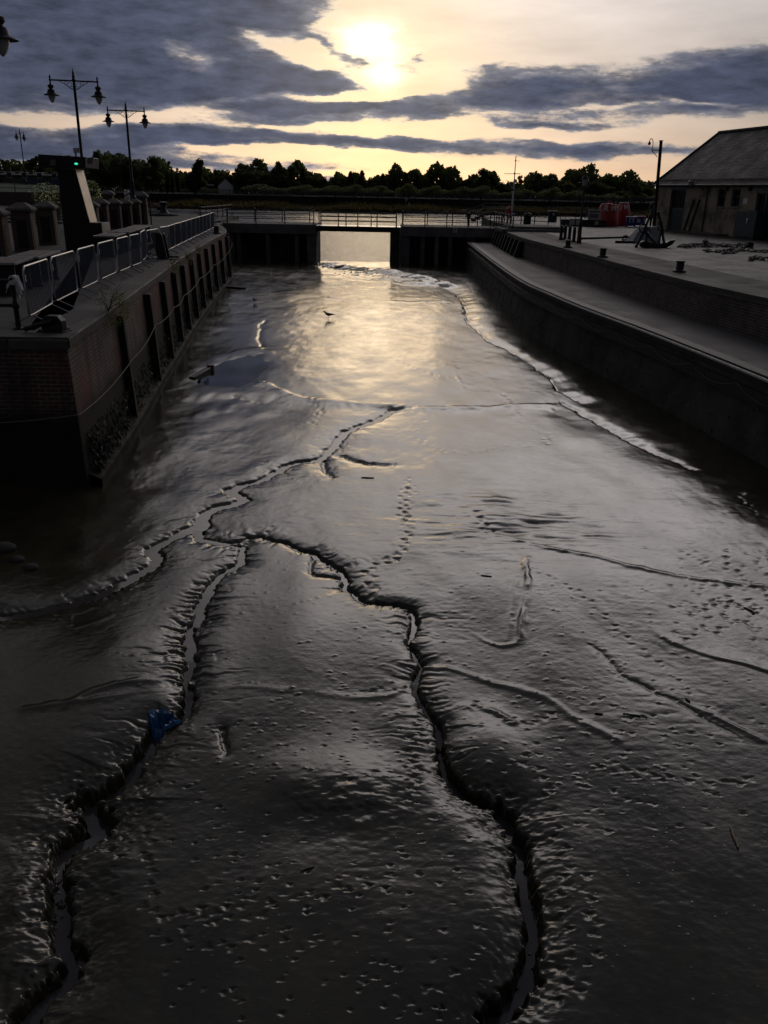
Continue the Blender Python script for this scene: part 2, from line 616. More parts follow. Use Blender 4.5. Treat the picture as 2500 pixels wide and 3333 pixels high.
def brick_mat(name, c1, c2, mortar, algae=None, rough=0.8, w=0.225, h=0.075, stain=0.5, red=None, spec=0.3, streak=1.0):
    m, g, b = new_mat(name)
    uv = g.node('ShaderNodeUVMap').outputs[0]
    wob = g.vm('SUBTRACT', g.noise(uv, 3.0, 3.0, 0.5, col=True), (0.5, 0.5, 0.5))
    uvw = g.vm('ADD', uv, g.vm('MULTIPLY', wob, (0.012, 0.012, 0)))
    br = g.node('ShaderNodeTexBrick')
    g.l.new(uvw, br.inputs['Vector'])
    br.inputs['Color1'].default_value = (*c1, 1)
    br.inputs['Color2'].default_value = (*c2, 1)
    br.inputs['Mortar'].default_value = (*mortar, 1)
    br.inputs['Scale'].default_value = 1.0
    br.inputs['Mortar Size'].default_value = 0.007
    br.inputs['Mortar Smooth'].default_value = 0.25
    br.inputs['Bias'].default_value = 0.0
    br.inputs['Brick Width'].default_value = w
    br.inputs['Row Height'].default_value = h
    col = br.outputs['Color']
    if red:
        # patch of redder facing bricks, as laid
        col = g.mix(g.m('MULTIPLY', g.step(g.noise(uv, 0.45, 2.0, 0.4), 0.5, 0.6), 0.8), col, g.mix(0.35, red, col))
    n = g.noise(uv, 1.3, 6.0, 0.65)
    st = g.noise(g.vm('MULTIPLY', uv, (2.2, 0.12, 1)), 1.6, 4.0, 0.6)      # run-off streaks
    dirt = g.m('MULTIPLY', g.step(g.m('ADD', n, st if streak else g.noise(uv, 0.6, 5.0, 0.6)), 0.85, 1.25), stain)
    col = g.mix(dirt, col, (0.035, 0.032, 0.026))
    wh = g.step(g.noise(uv, 2.1, 6.0, 0.7), 0.6, 0.75)
    col = g.mix(g.m('MULTIPLY', wh, 0.3), col, tuple(min(1, q * 1.6) for q in mortar))
    if algae is not None:
        gm = g.node('ShaderNodeNewGeometry').outputs['Position']
        sp = g.node('ShaderNodeSeparateXYZ')
        g.l.new(gm, sp.inputs[0])
        zz = g.m('ADD', sp.outputs[2], g.m('MULTIPLY', g.m('SUBTRACT', n, 0.5), 0.9))
        am = g.m('SUBTRACT', 1.0, g.step(zz, algae - 0.25, algae + 0.3))
        col = g.mix(am, col, (0.022, 0.022, 0.014))
    g.l.new(col, b.inputs['Base Color'])
    b.inputs['Roughness'].default_value = rough
    b.inputs['Specular IOR Level'].default_value = spec
    hgt = g.m('ADD', g.m('MULTIPLY', br.outputs['Fac'], -1.0), g.m('MULTIPLY', g.noise(uv, 14.0, 5.0, 0.65), 0.9))
    bump(g, b, hgt, 0.8, 0.012)
    return m


def flag_mat(name, c, w, h, rough=0.75, mortar=0.006, off=0.5, var=0.35, bd=0.006, rowvar=0.3, patch=0.0):
    m, g, b = new_mat(name)
    uv = g.node('ShaderNodeUVMap').outputs[0]
    wob = g.vm('SUBTRACT', g.noise(uv, 1.7, 4.0, 0.6, col=True), (0.5, 0.5, 0.5))
    uvw = g.vm('ADD', uv, g.vm('MULTIPLY', wob, (w * 0.16, h * 0.16, 0)))
    br = g.node('ShaderNodeTexBrick')
    g.l.new(uvw, br.inputs['Vector'])
    br.offset = off
    br.inputs['Color1'].default_value = (*[q * (1 - rowvar) for q in c], 1)
    br.inputs['Color2'].default_value = (*[q * (1 + rowvar) for q in c], 1)
    br.inputs['Mortar'].default_value = (*[q * 0.35 for q in c], 1)
    br.inputs['Scale'].default_value = 1.0
    br.inputs['Mortar Size'].default_value = mortar
    br.inputs['Mortar Smooth'].default_value = 0.5
    br.inputs['Brick Width'].default_value = w
    br.inputs['Row Height'].default_value = h
    n = g.noise(uv, 0.8, 7.0, 0.65)
    col = g.mix(g.ramp(n, [(0.35, 0.0), (0.7, var)]), br.outputs['Color'], tuple(q * 0.4 for q in c))
    n2 = g.noise(uv, 9.0, 5.0, 0.6)
    if patch:
        pn_ = g.step(g.noise(g.vm('MULTIPLY', uv, (3.2, 0.9, 1)), 1.0, 3.0, 0.7), 0.42, 0.62)  # random light and dark mottling, painted in for glints on the setts
        col = g.mix(pn_, g.mix(patch, col, (0.02, 0.019, 0.018)), g.mix(patch * 0.5, col, tuple(q * 2.0 for q in c)))
    col = g.mix(g.m('MULTIPLY', n2, 0.35), col, tuple(min(1, q * 1.5) for q in c))
    g.l.new(col, b.inputs['Base Color'])
    g.l.new(g.ramp(n, [(0.35, rough), (0.7, rough * 0.75)]), b.inputs['Roughness'])
    b.inputs['Specular IOR Level'].default_value = 0.22
    bump(g, b, g.m('ADD', g.m('MULTIPLY', br.outputs['Fac'], -1.0), g.m('MULTIPLY', n2, 0.8)), 0.9, bd)
    return m


def wood_mat(name, c, rough=0.6, axis=1):
    m, g, b = new_mat(name)
    tc = g.node('ShaderNodeTexCoord').outputs['Object']
    sc = [14.0, 14.0, 14.0]
    sc[axis] = 0.8
    n = g.noise(g.vm('MULTIPLY', tc, tuple(sc)), 1.0, 6.0, 0.65)
    g.l.new(g.ramp(n, [(0.3, tuple(v * 0.5 for v in c)), (0.7, tuple(v * 1.4 for v in c))]), b.inputs['Base Color'])
    b.inputs['Roughness'].default_value = rough
    bump(g, b, n, 0.6, 0.006)
    return m


def leaf_mat(name, c, rough=0.6, var=0.5):
    m, g, b = new_mat(name)
    gm = g.node('ShaderNodeNewGeometry')
    oi = g.node('ShaderNodeObjectInfo')
    rp = g.m('ADD', g.m('MULTIPLY', gm.outputs['Random Per Island'], 0.6), g.m('MULTIPLY', oi.outputs['Random'], 0.4))
    g.l.new(g.ramp(rp, [(0.0, tuple(v * (1 - var) for v in c)), (1.0, tuple(v * (1 + var) for v in c))]), b.inputs['Base Color'])
    b.inputs['Roughness'].default_value = rough
    b.inputs['Specular IOR Level'].default_value = 0.2
    tr = g.node('ShaderNodeBsdfTranslucent')
    tr.inputs[0].default_value = (c[0] * 1.5, c[1] * 1.6, c[2] * 0.8, 1)
    mx = g.node('ShaderNodeMixShader')
    mx.inputs[0].default_value = 0.55
    g.l.new(b.outputs[0], mx.inputs[1])
    g.l.new(tr.outputs[0], mx.inputs[2])
    out = [n for n in g.n if n.type == 'OUTPUT_MATERIAL'][0]
    g.l.new(mx.outputs[0], out.inputs[0])
    return m


def glow_mat(name, c, k):
    m, g, b = new_mat(name)
    b.inputs['Base Color'].default_value = (*c, 1)
    b.inputs['Emission Color'].default_value = (*c, 1)
    b.inputs['Emission Strength'].default_value = k
    return m


M = {}
M['iron'] = plain('black_iron', (0.015, 0.015, 0.017), 0.52, 0.0, 0.4, 9, 0.002)
M['steel'] = plain('galvanised_steel', (0.50, 0.51, 0.52), 0.30, 0.85, 0.2, 18, 0.0)
M['steel_dark'] = plain('dull_steel', (0.17, 0.18, 0.20), 0.5, 0.6, 0.3, 14, 0.0)
M['brick_q'] = brick_mat('quay_brick', (0.16, 0.085, 0.06), (0.10, 0.07, 0.055), (0.36, 0.33, 0.28), algae=-1.35, stain=0.7, red=(0.27, 0.06, 0.04))
M['brick_r'] = brick_mat('dock_brick', (0.13, 0.095, 0.07), (0.055, 0.047, 0.04), (0.30, 0.28, 0.24), stain=0.6)
M['brick_p'] = brick_mat('pillar_brick', (0.15, 0.095, 0.07), (0.09, 0.065, 0.05), (0.22, 0.2, 0.17), stain=0.3)
M['brick_y'] = brick_mat('stock_brick', (0.45, 0.375, 0.26), (0.33, 0.275, 0.19), (0.44, 0.40, 0.32), stain=0.7, streak=0.0)
M['coping'] = flag_mat('coping_stone', (0.10, 0.096, 0.086), 1.1, 1.0, 0.8, 0.02, rowvar=0.5, var=0.6)
M['flags'] = flag_mat('paving_slab', (0.075, 0.072, 0.066), 0.9, 0.6, 0.85, 0.018, rowvar=0.45, var=0.6)
M['cobble'] = flag_mat('cobble_sett', (0.047, 0.045, 0.043), 0.30, 0.20, 0.6, 0.03, bd=0.06, rowvar=0.85, var=0.4, patch=0.6)
M['concrete'] = plain('concrete', (0.17, 0.17, 0.16), 0.85, 0, 0.35, 1.2, 0.004, 0.3)
M['concrete_d'] = plain('stained_concrete', (0.07, 0.07, 0.062), 0.85, 0, 0.45, 1.0, 0.006, 0.3)
M['walk'] = flag_mat('walkway_concrete', (0.105, 0.102, 0.102), 2.6, 3.2, 0.75, 0.025, off=0.0, rowvar=0.14, var=0.5)
M['timber'] = wood_mat('wet_timber', (0.035, 0.028, 0.022), 0.6, 2)
M['plank'] = wood_mat('varnished_slat', (0.06, 0.028, 0.02), 0.6, 0)
M['toe'] = plain('weedy_toe', (0.028, 0.027, 0.02), 0.8, 0, 0.6, 3, 0.02, 0.15)
M['slime'] = plain('weed_slime', (0.014, 0.016, 0.009), 0.28, 0, 0.6, 12, 0.01, 0.5)
M['white'] = plain('white_paint', (0.72, 0.72, 0.70), 0.5, 0, 0.1, 8)
M['offwhite'] = plain('weathered_white', (0.55, 0.54, 0.5), 0.65, 0, 0.2, 5)
M['beige'] = plain('pale_panel', (0.66, 0.58, 0.46), 0.32, 0.85, 0.15, 5)
M['endp'] = plain('dull_end_panel', (0.45, 0.43, 0.37), 0.45, 0.7, 0.15, 3)
M['greyp'] = plain('grey_panel', (0.16, 0.16, 0.155), 0.6, 0, 0.2, 5)
M['red'] = plain('red_paint', (0.40, 0.03, 0.028), 0.5, 0, 0.35, 3)
M['blue'] = plain('blue_plastic', (0.02, 0.035, 0.28), 0.4, 0, 0.2, 5)
M['green'] = plain('dark_green_paint', (0.02, 0.045, 0.05), 0.5, 0, 0.3, 5)
M['bronze'] = plain('dark_bronze', (0.02, 0.024, 0.022), 0.5, 0.0, 0.4, 12, 0.004)
M['stone'] = plain('cap_stone', (0.20, 0.19, 0.165), 0.85, 0, 0.35, 5, 0.008, 0.3)
M['rope'] = plain('old_rope', (0.20, 0.18, 0.15), 0.85, 0, 0.35, 30, 0.004)
M['hay'] = plain('dry_stalk', (0.30, 0.25, 0.17), 0.7, 0, 0.3, 10)
M['bark'] = plain('bark', (0.04, 0.033, 0.026), 0.9, 0, 0.4, 4)
M['leafd'] = leaf_mat('dark_leaves', (0.062, 0.075, 0.042))
M['leafm'] = leaf_mat('mid_leaves', (0.10, 0.115, 0.065))
M['leafl'] = leaf_mat('pale_leaves', (0.13, 0.135, 0.08))
M['flower'] = leaf_mat('white_petals', (0.68, 0.68, 0.62), 0.6, 0.3)
M['glass'] = plain('dark_glass', (0.012, 0.014, 0.016), 0.08, 0, 0.2, 2)
M['shade'] = plain('frosted_glass', (0.55, 0.55, 0.52), 0.25, 0, 0.1, 4)
M['skin'] = plain('skin', (0.42, 0.27, 0.2), 0.55)
M['darkcloth'] = plain('dark_cloth', (0.02, 0.02, 0.024), 0.9)
M['greycloth'] = plain('grey_cloth', (0.09, 0.09, 0.095), 0.9)
M['hairm'] = plain('brown_hair', (0.03, 0.02, 0.014), 0.6)
M['tile'] = plain('roof_tile', (0.06, 0.05, 0.048), 0.8, 0, 0.4, 3)
M['gull_w'] = plain('pale_feathers', (0.5, 0.5, 0.5), 0.7)
M['gull_d'] = plain('grey_feathers', (0.10, 0.10, 0.11), 0.7)
M['tarmac'] = plain('tarmac', (0.06, 0.06, 0.06), 0.85, 0, 0.3, 2, 0.004)
M['bagblue'] = plain('blue_polythene', (0.02, 0.115, 0.27), 0.3, 0, 0.3, 6)

# ------------------------------------------------------------------ setting: mud, water, banks
ZM = -2.78          # general level of the mud in the drained basin
ZQ = 0.0            # left quay paving
ZR = 0.08           # right quay paving
ZW = -1.0           # lower walkway
ZRIV = -3.35        # river
K = 2500.0 / 1659.0
rng = np.random.default_rng(7)
_T = rng.random((256, 256))


def vnoise(x, y, seed=0):
    x = x + seed * 17.31
    y = y + seed * 9.77
    xi = np.floor(x).astype(np.int64)
    yi = np.floor(y).astype(np.int64)
    fx = x - xi
    fy = y - yi
    fx = fx * fx * fx * (fx * (fx * 6 - 15) + 10)
    fy = fy * fy * fy * (fy * (fy * 6 - 15) + 10)
    x0, x1, y0, y1 = xi & 255, (xi + 1) & 255, yi & 255, (yi + 1) & 255
    return (_T[x0, y0] * (1 - fx) + _T[x1, y0] * fx) * (1 - fy) + (_T[x0, y1] * (1 - fx) + _T[x1, y1] * fx) * fy


def fbm(x, y, octv=4, seed=0, gain=0.5):
    a, s, t = 1.0, 0.0, 0.0
    for k in range(octv):
        s = s + a * (vnoise(x, y, seed + k) - 0.5)
        t += a
        a *= gain
        x, y = x * 2.03, y * 2.03
    return s / t * 2


def sstep(x, a, b):
    t = np.clip((x - a) / (b - a), 0, 1)
    return t * t * (3 - 2 * t)


def mudpt(dx, dy):
    p = gz(dx * K, dy * K, ZM)
    return p.x, p.y


def wander(pts, step, jit, seed):
    """resample a line drawn through points (x, y, extras...) and let it wander a little"""
    r = np.random.default_rng(seed)
    P = np.array(pts, float)
    out = []
    for i in range(len(P) - 1):
        p0, p1, p2, p3 = P[max(i - 1, 0)], P[i], P[i + 1], P[min(i + 2, len(P) - 1)]
        n = max(1, int(np.hypot(*(p2 - p1)[:2]) / step))
        for k in range(n):
            t = k / n
            q = 0.5 * ((2 * p1) + (-p0 + p2) * t + (2 * p0 - 5 * p1 + 4 * p2 - p3) * t * t + (-p0 + 3 * p1 - 3 * p2 + p3) * t ** 3)
            out.append(q)
    out.append(P[-1])
    out = np.array(out)
    s = np.arange(len(out)) * 0.9
    ph = r.random() * 60
    out[:, 0] += jit * fbm(s * 0.5 + ph, s * 0 + 3.1, 3, seed)
    out[:, 1] += jit * 1.4 * fbm(s * 0.5 + ph, s * 0 + 9.7, 3, seed + 5)
    return out


# creeks cut into the mud: (photo x, photo y, half width m, depth m) per point, side gully depth, gully reach
CREEKS = [
    # upper drain running up to the gate
    ([(700, 580, .55, .40), (770, 590, .5, .34), (850, 602, .45, .25), (930, 612, .35, .2), (985, 632, .25, .18), (1003, 660, .18, .14), (1012, 695, .14, .12),
      (1050, 728, .12, .10), (1110, 762, .11, .10), (1165, 795, .13, .12), (1205, 835, .16, .13), (1242, 862, .18, .14)], 0.006, 0.5, False),
    ([(1215, 868, .05, .05), (1290, 912, .07, .07), (1350, 950, .08, .07), (1420, 985, .05, .05), (1490, 1020, .04, .03)], 0.005, 0.35, False),
    # middle stream
    ([(960, 876, .05, .02), (860, 884, .08, .04), (800, 912, .09, .05), (745, 935, .10, .06), (715, 962, .10, .06), (690, 988, .08, .06), (640, 995, .08, .06), (570, 1032, .09, .06),
      (498, 1055, .11, .06), (522, 1078, .11, .06), (450, 1103, .12, .06), (425, 1135, .13, .06), (385, 1152, .10, .06), (322, 1188, .09, .06), (338, 1208, .09, .06), (270, 1255, .09, .06),
      (200, 1286, .09, .05), (130, 1308, .08, .05), (-30, 1335, .07, .05)], 0.014, 0.30, True),
    ([(425, 1138, .07, .05), (428, 1163, .06, .05), (470, 1172, .05, .05), (520, 1182, .06, .06), (512, 1215, .065, .07), (470, 1250, .07, .08), (440, 1300, .075, .09), (418, 1355, .075, .10),
      (408, 1430, .07, .11), (404, 1520, .06, .12), (392, 1556, .06, .12), (352, 1568, .07, .13), (318, 1612, .085, .15), (275, 1660, .10, .18), (205, 1712, .13, .22), (222, 1752, .13, .22),
      (150, 1806, .13, .2), (128, 1850, .10, .17), (118, 1925, .09, .15), (142, 1990, .085, .15), (158, 2040, .085, .15), (112, 2125, .09, .16), (75, 2175, .09, .16), (40, 2240, .09, .16)], 0.037, 0.19, True),
    ([(440, 1165, .03, .03), (500, 1170, .035, .04), (552, 1158, .04, .05), (605, 1172, .045, .05), (672, 1190, .05, .06), (735, 1235, .055, .07), (765, 1285, .055, .07), (830, 1304, .05, .07),
      (880, 1312, .06, .08), (893, 1350, .06, .09), (880, 1392, .045, .08), (906, 1432, .04, .08), (905, 1490, .04, .09), (935, 1530, .045, .10), (958, 1575, .05, .12), (962, 1620, .05, .12),
      (982, 1660, .06, .15), (1000, 1702, .085, .2), (1085, 1738, .10, .22), (1108, 1800, .09, .2), (1132, 1850, .085, .18), (1140, 1920, .08, .18), (1152, 1990, .075, .18), (1140, 2060, .085, .2),
      (1098, 2130, .09, .2), (1045, 2215, .09, .2), (1010, 2270, .09, .2)], 0.030, 0.17, True),
    # loop beside it
    ([(690, 1192, .025, .03), (668, 1215, .025, .03), (690, 1248, .025, .03), (735, 1245, .02, .03)], 0.01, 0.1, False),
    ([(480, 1572, .03, .03), (482, 1605, .03, .04), (490, 1632, .02, .03)], 0.008, 0.08, False),
    # small runs by the pool
    ([(572, 690, .05, .03), (560, 730, .05, .03), (568, 765, .04, .03), (540, 790, .05, .03)], 0.0, 0.1, False),
    ([(470, 830, .05, .03), (500, 855, .05, .03), (560, 868, .04, .02)], 0.0, 0.1, False),
    ([(700, 985, .04, .04), (705, 1012, .05, .05), (720, 1030, .03, .03)], 0.012, 0.2, False),
    ([(740, 985, .04, .04), (790, 1000, .05, .04), (850, 1002, .03, .02)], 0.012, 0.2, False),
    ([(1270, 1400, .012, .006), (1350, 1455, .018, .010), (1420, 1500, .02, .012), (1500, 1540, .015, .010), (1600, 1600, .012, .006)], 0.003, 0.1, False),
]
# low steps and ridges in the surface: (points, height, width, one-sided)
RIDGES = [
    ([(1222, 870), (1120, 876), (1000, 880), (850, 876), (720, 868), (640, 856), (575, 830)], 0.042, 0.14, 1),
    ([(700, 640), (830, 652), (905, 655), (960, 652)], 0.035, 0.2, 0),
    ([(985, 618), (930, 606), (830, 590), (720, 572)], 0.14, 0.8, 1),
    ([(830, 1440), (960, 1440), (1060, 1470), (1180, 1510), (1250, 1560), (1330, 1600)], 0.011, 0.05, 0),
    ([(960, 1530), (1040, 1525), (1100, 1560)], 0.016, 0.06, 0),
    ([(1000, 1360), (1100, 1400), (1128, 1350), (1135, 1215)], 0.012, 0.03, 0),
    ([(1120, 1400), (1135, 1300), (1142, 1210)], 0.022, 0.035, 0),
    ([(1095, 1390), (1110, 1300), (1128, 1220)], 0.012, 0.03, 0),
    ([(1150, 1185), (1250, 1200), (1400, 1235), (1500, 1250), (1640, 1270)], 0.012, 0.05, 0),
    ([(1380, 1360), (1500, 1410), (1600, 1440), (1700, 1470)], 0.012, 0.06, 1),
    ([(1420, 1500), (1540, 1545), (1640, 1600)], 0.009, 0.04, 0),
    ([(1030, 1110), (1052, 1150), (1120, 1172), (1220, 1195)], 0.014, 0.05, 0),
    ([(320, 1500), (200, 1520), (60, 1530)], 0.014, 0.06, 0),
    ([(380, 1475), (250, 1490), (150, 1530)], 0.014, 0.06, 0),
    ([(420, 1500), (520, 1490), (640, 1500), (760, 1512), (900, 1495)], 0.005, 0.05, 0),
    ([(985, 790), (1000, 840), (1080, 850), (1120, 905)], 0.01, 0.05, 0),
]
# lines of bird prints: points, spacing m, print radius m, depth m
TRAILS = [
    ([(930, 895), (897, 935), (958, 975), (1045, 978), (1062, 965), (1100, 966), (1186, 945), (1130, 915), (1120, 880), (1082, 850), (1000, 825), (900, 800), (860, 770)], .17, .045, .018),
    ([(1000, 975), (1080, 975), (1180, 958), (1190, 945)], .17, .045, .016),
    ([(930, 890), (1040, 900), (1130, 890)], .2, .04, .010),
    ([(880, 1030), (868, 1100), (886, 1140), (860, 1200), (800, 1232), (812, 1290)], .12, .05, .02),
    ([(893, 1050), (880, 1110), (870, 1160)], .12, .045, .016),
    ([(1020, 1105), (1045, 1140), (1075, 1160)], .12, .045, .018),
    ([(985, 745), (990, 800), (1020, 850)], .25, .05, .014),
    ([(640, 850), (690, 880), (672, 920)], .18, .05, .016),
    ([(1590, 1070), (1620, 1110), (1655, 1130)], .12, .05, .02),
    ([(250, 1690), (228, 1760), (250, 1830), (243, 1900), (250, 1960)], .10, .026, .014),
    ([(330, 1650), (318, 1700), (328, 1760), (318, 1830), (322, 1900), (330, 1975), (420, 1978), (520, 1958), (640, 1940), (760, 1930), (860, 1905)], .085, .026, .014),
    ([(330, 1990), (400, 2000), (470, 1990), (560, 1985)], .09, .026, .012),
    ([(300, 2020), (420, 2040), (540, 2050), (700, 2040)], .10, .026, .013),
    ([(1190, 1735), (1200, 1790), (1215, 1850), (1222, 1905), (1210, 1960), (1218, 2030), (1215, 2110), (1205, 2180)], .085, .028, .016),
    ([(1262, 1880), (1270, 1940), (1285, 2010), (1270, 2080), (1262, 2160)], .10, .028, .014),
    ([(930, 1480), (905, 1560), (890, 1620), (900, 1680), (880, 1740)], .075, .03, .016),
    ([(1010, 1500), (1060, 1545), (1120, 1560), (1200, 1550)], .085, .03, .014),
    ([(1120, 1625), (1170, 1680), (1180, 1730)], .09, .03, .016),
    ([(1270, 1660), (1400, 1680), (1520, 1690), (1640, 1690)], .10, .03, .014),
    ([(1130, 1230), (1250, 1290), (1340, 1370), (1430, 1440)], .12, .035, .010),
    ([(830, 2170), (950, 2140), (1040, 2060)], .09, .028, .013),
    ([(760, 1500), (860, 1490), (960, 1510)], .08, .028, .013),
    ([(1500, 1330), (1560, 1300), (1640, 1330)], .10, .04, .018),
]


def half_w(y):
    return np.clip(4.0 + 0.56 * y, 0, 16.0)


# rows are spaced by distance so that near mud is finest
ys = [2.6]
while ys[-1] < 68.0:
    y = ys[-1]
    ys.append(y + min(max(0.0085, 0.0062 * (y / 5.0) ** 2), 0.28))
ys = np.array(ys)
NC = 820
us = np.linspace(-1, 1, NC)
YY = np.repeat(ys[:, None], NC, 1)
XX = us[None, :] * half_w(ys)[:, None]


def base_level(x, y):
    z = ZM + 0.060 * fbm(x / 5.5, y / 9.0, 2, 3) + (1 - 0.6 * sstep(y, 18, 34)) * 0.046 * fbm(x / 1.9, y / 3.2, 2, 11) + 0.012 * fbm(x / 0.8, y / 1.3, 2, 15)
    # gentle rise towards the walls and a bar of silt inside the gate
    z = z + 0.10 * sstep(np.abs(x) / (0.10 * y + 3.6), 0.9, 1.5)
    p = gz(1300, 893, ZM)
    z = z + 0.30 * np.exp(-((x - p.x) / 3.2) ** 2 - ((y - p.y) / 5.0) ** 2)
    p = gz(870, 875, ZM)
    z = z + 0.12 * np.exp(-((x - p.x) / 4.0) ** 2 - ((y - p.y) / 5.0) ** 2)
    # humps between the creeks in the foreground
    for dx, dy, rx, ry, a in ((760, 1700, .55, .5, .07), (620, 1680, .4, .4, .03), (1060, 1600, .35, .5, .05), (640, 1400, .5, 1.6, .06), (250, 1450, .6, 1.2, .05),
                              (60, 1950, .25, .5, .06), (1180, 1330, .9, 1.8, .04), (900, 1560, .4, .5, .03), (700, 1790, .5, .3, -.03)):
        q = mudpt(dx, dy)
        z = z + a * np.exp(-((x - q[0]) / rx) ** 2 - ((y - q[1]) / ry) ** 2)
    return z


ZZ = base_level(XX, YY)
# fine relief of the drained silt
ZZ = ZZ + 0.0055 * fbm(XX / 0.55, YY / 0.8, 4, 21) * (0.4 + 1.2 * vnoise(XX / 2.3, YY / 3.0, 5))
ZZ = ZZ + 0.0042 * np.abs(fbm(XX / 0.35, YY / 0.16, 3, 31)) * sstep(vnoise(XX / 1.6, YY / 2.6, 9), 0.5, 0.8)
ZZ = ZZ + 0.0060 * fbm(XX / 0.30, YY / 0.42, 3, 35) * sstep(YY, 8.5, 15) * (0.25 + 1.1 * sstep(vnoise(XX / 2.1, YY / 4.0, 19), 0.3, 0.75))
ZZ = ZZ + 0.0015 * fbm(XX / 0.06, YY / 0.06, 3, 41)
_p = mudpt(1090, 1130)
ZZ = ZZ + 0.045 * fbm(XX / 0.9, YY / 0.22, 3, 51) * np.exp(-((XX - _p[0]) / 1.6) ** 2 - ((YY - _p[1]) / 1.3) ** 2)
_p = mudpt(760, 1740)
ZZ = ZZ + 0.03 * fbm(XX / 0.16, YY / 0.13, 4, 61) * np.exp(-((XX - _p[0]) / 0.55) ** 2 - ((YY - _p[1]) / 0.35) ** 2)
_p = mudpt(60, 1980)
ZZ = ZZ + 0.03 * fbm(XX / 0.14, YY / 0.12, 4, 71) * np.exp(-((XX - _p[0]) / 0.5) ** 2 - ((YY - _p[1]) / 0.8) ** 2)


def near_rows(y0, y1):
    return np.searchsorted(ys, y0), np.searchsorted(ys, y1)


def line_field(P, reach):
    """distance, arc length, side and interpolated extras from a resampled line, on the whole grid"""
    D = np.full(XX.shape, 1e9)
    Sx = np.zeros(XX.shape)
    Sd = np.zeros(XX.shape)
    E = [np.zeros(XX.shape) for _ in range(P.shape[1] - 2)]
    s0 = 0.0
    for i in range(len(P) - 1):
        a, b = P[i], P[i + 1]
        d = b[:2] - a[:2]
        L = math.hypot(*d)
        if L < 1e-6:
            continue
        r0, r1 = near_rows(min(a[1], b[1]) - reach, max(a[1], b[1]) + reach)
        if r1 <= r0:
            s0 += L
            continue
        hw = half_w(ys[r0:r1])
        c0 = int(max(0, np.floor(((min(a[0], b[0]) - reach) / hw).min() * (NC - 1) / 2 + (NC - 1) / 2)))
        c1 = int(min(NC, np.ceil(((max(a[0], b[0]) + reach) / hw).max() * (NC - 1) / 2 + (NC - 1) / 2) + 1))
        if c1 <= c0:
            s0 += L
            continue
        sl = (slice(r0, r1), slice(c0, c1))
        rx, ry = XX[sl] - a[0], YY[sl] - a[1]
        t = np.clip((rx * d[0] + ry * d[1]) / (L * L), 0, 1)
        qx, qy = rx - t * d[0], ry - t * d[1]
        dist = np.hypot(qx, qy)
        m = dist < D[sl]
        D[sl] = np.where(m, dist, D[sl])
        Sx[sl] = np.where(m, s0 + t * L, Sx[sl])
        Sd[sl] = np.where(m, np.sign(d[0] * ry - d[1] * rx), Sd[sl])
        for k, e in enumerate(E):
            e[sl] = np.where(m, a[2 + k] + (b[2 + k] - a[2 + k]) * t, e[sl])
        s0 += L
    return D, Sx, Sd, E


WATER_RIBBONS = []
for ci, (pts, gul, reach, wet) in enumerate(CREEKS):
    kw = (0.62, 0.6, 0.72, 0.68, 0.62)[ci] if ci < 5 else 0.8
    W = [(*mudpt(p[0], p[1]), p[2] * kw, p[3]) for p in pts]
    P = wander(W, 0.12 if W[0][1] < 30 else 0.3, 0.10 if W[0][1] < 25 else 0.2, 100 + ci)
    P[:, 2] = np.maximum(P[:, 2], 0.015)
    rr = (5 if ci > 1 else 13) * P[:, 2].max() + reach * 2.5
    D, Sx, Sd, (Wd, Dp) = line_field(P, rr)
    near = D < rr
    wa = 0.25 if ci < 2 else (0.6 if ci == 2 else 1.0)
    warp = 1 + wa * (0.75 * fbm(XX / 0.055, YY / 0.07, 3, 80 + ci) + 0.4 * fbm(XX / 0.3, YY / 0.4, 2, 90 + ci))
    Wd = np.maximum(Wd, 0.01)
    dw = D / (Wd * np.clip(warp, 0.35, 2.0))
    cut = Dp * (1 - sstep(dw, 0.75, 1.75)) + 0.45 * Dp * np.exp(-(D / (4.6 * Wd)) ** 2)
    # side gullies cut back into the banks
    if ci < 2:      # the big drain: undercut on the plateau side, a long slope on the wall side
        cut = np.where(Sd > 0, Dp * np.exp(-(D / (Wd * 5.0)) ** 2) * 0.9, 1.2 * Dp * (1 - sstep(dw, 0.25, 0.8)))
    cut = cut * (1 + (0.22 if ci > 1 else 0.05) * fbm(XX / 0.045, YY / 0.05, 2, 140 + ci))
    gn = vnoise(Sx * 24 + 1.5 * fbm(Sx * 2, D * 6, 2, 5), Sd * 40 + D * 2.0, 7 + ci)
    gm = sstep(gn, 0.56, 0.86)
    lng = reach * (0.35 + 1.3 * vnoise(Sx * 1.7, Sd * 31.0, 13 + ci))
    gfar = 0.15 + 0.85 * sstep(YY, 5.6, 8.6)
    cut = cut + gul * gfar * gm * np.exp(-np.maximum(D - Wd, 0) / lng) * sstep(D / Wd, 0.6, 1.3)
    ZZ = ZZ - np.where(near, cut, 0)
    if wet:
        WATER_RIBBONS.append((ci, P))
for ri, (pts, hh, wd, one) in enumerate(RIDGES):
    W = [(*mudpt(*p), 0.0) for p in pts]
    P = wander(W, 0.15, 0.06 if W[0][1] < 25 else 0.2, 300 + ri)
    D, Sx, Sd, _e = line_field(P, wd * 6)
    endf = sstep(Sx, 0, 0.6) * (0.55 + 0.9 * vnoise(Sx * 3.0, Sx * 0, 3 + ri))
    Dn = D * (1 + 0.5 * fbm(XX / 0.15, YY / 0.2, 3, 200 + ri))
    if one:
        lift = np.where(Sd > 0, np.exp(-(Dn / (wd * 2.4)) ** 2), np.exp(-(Dn / (wd * 0.35)) ** 2))
    else:
        lift = np.exp(-(Dn / wd) ** 2)
    ZZ = ZZ + np.where(D < wd * 6, hh * endf * lift, 0)


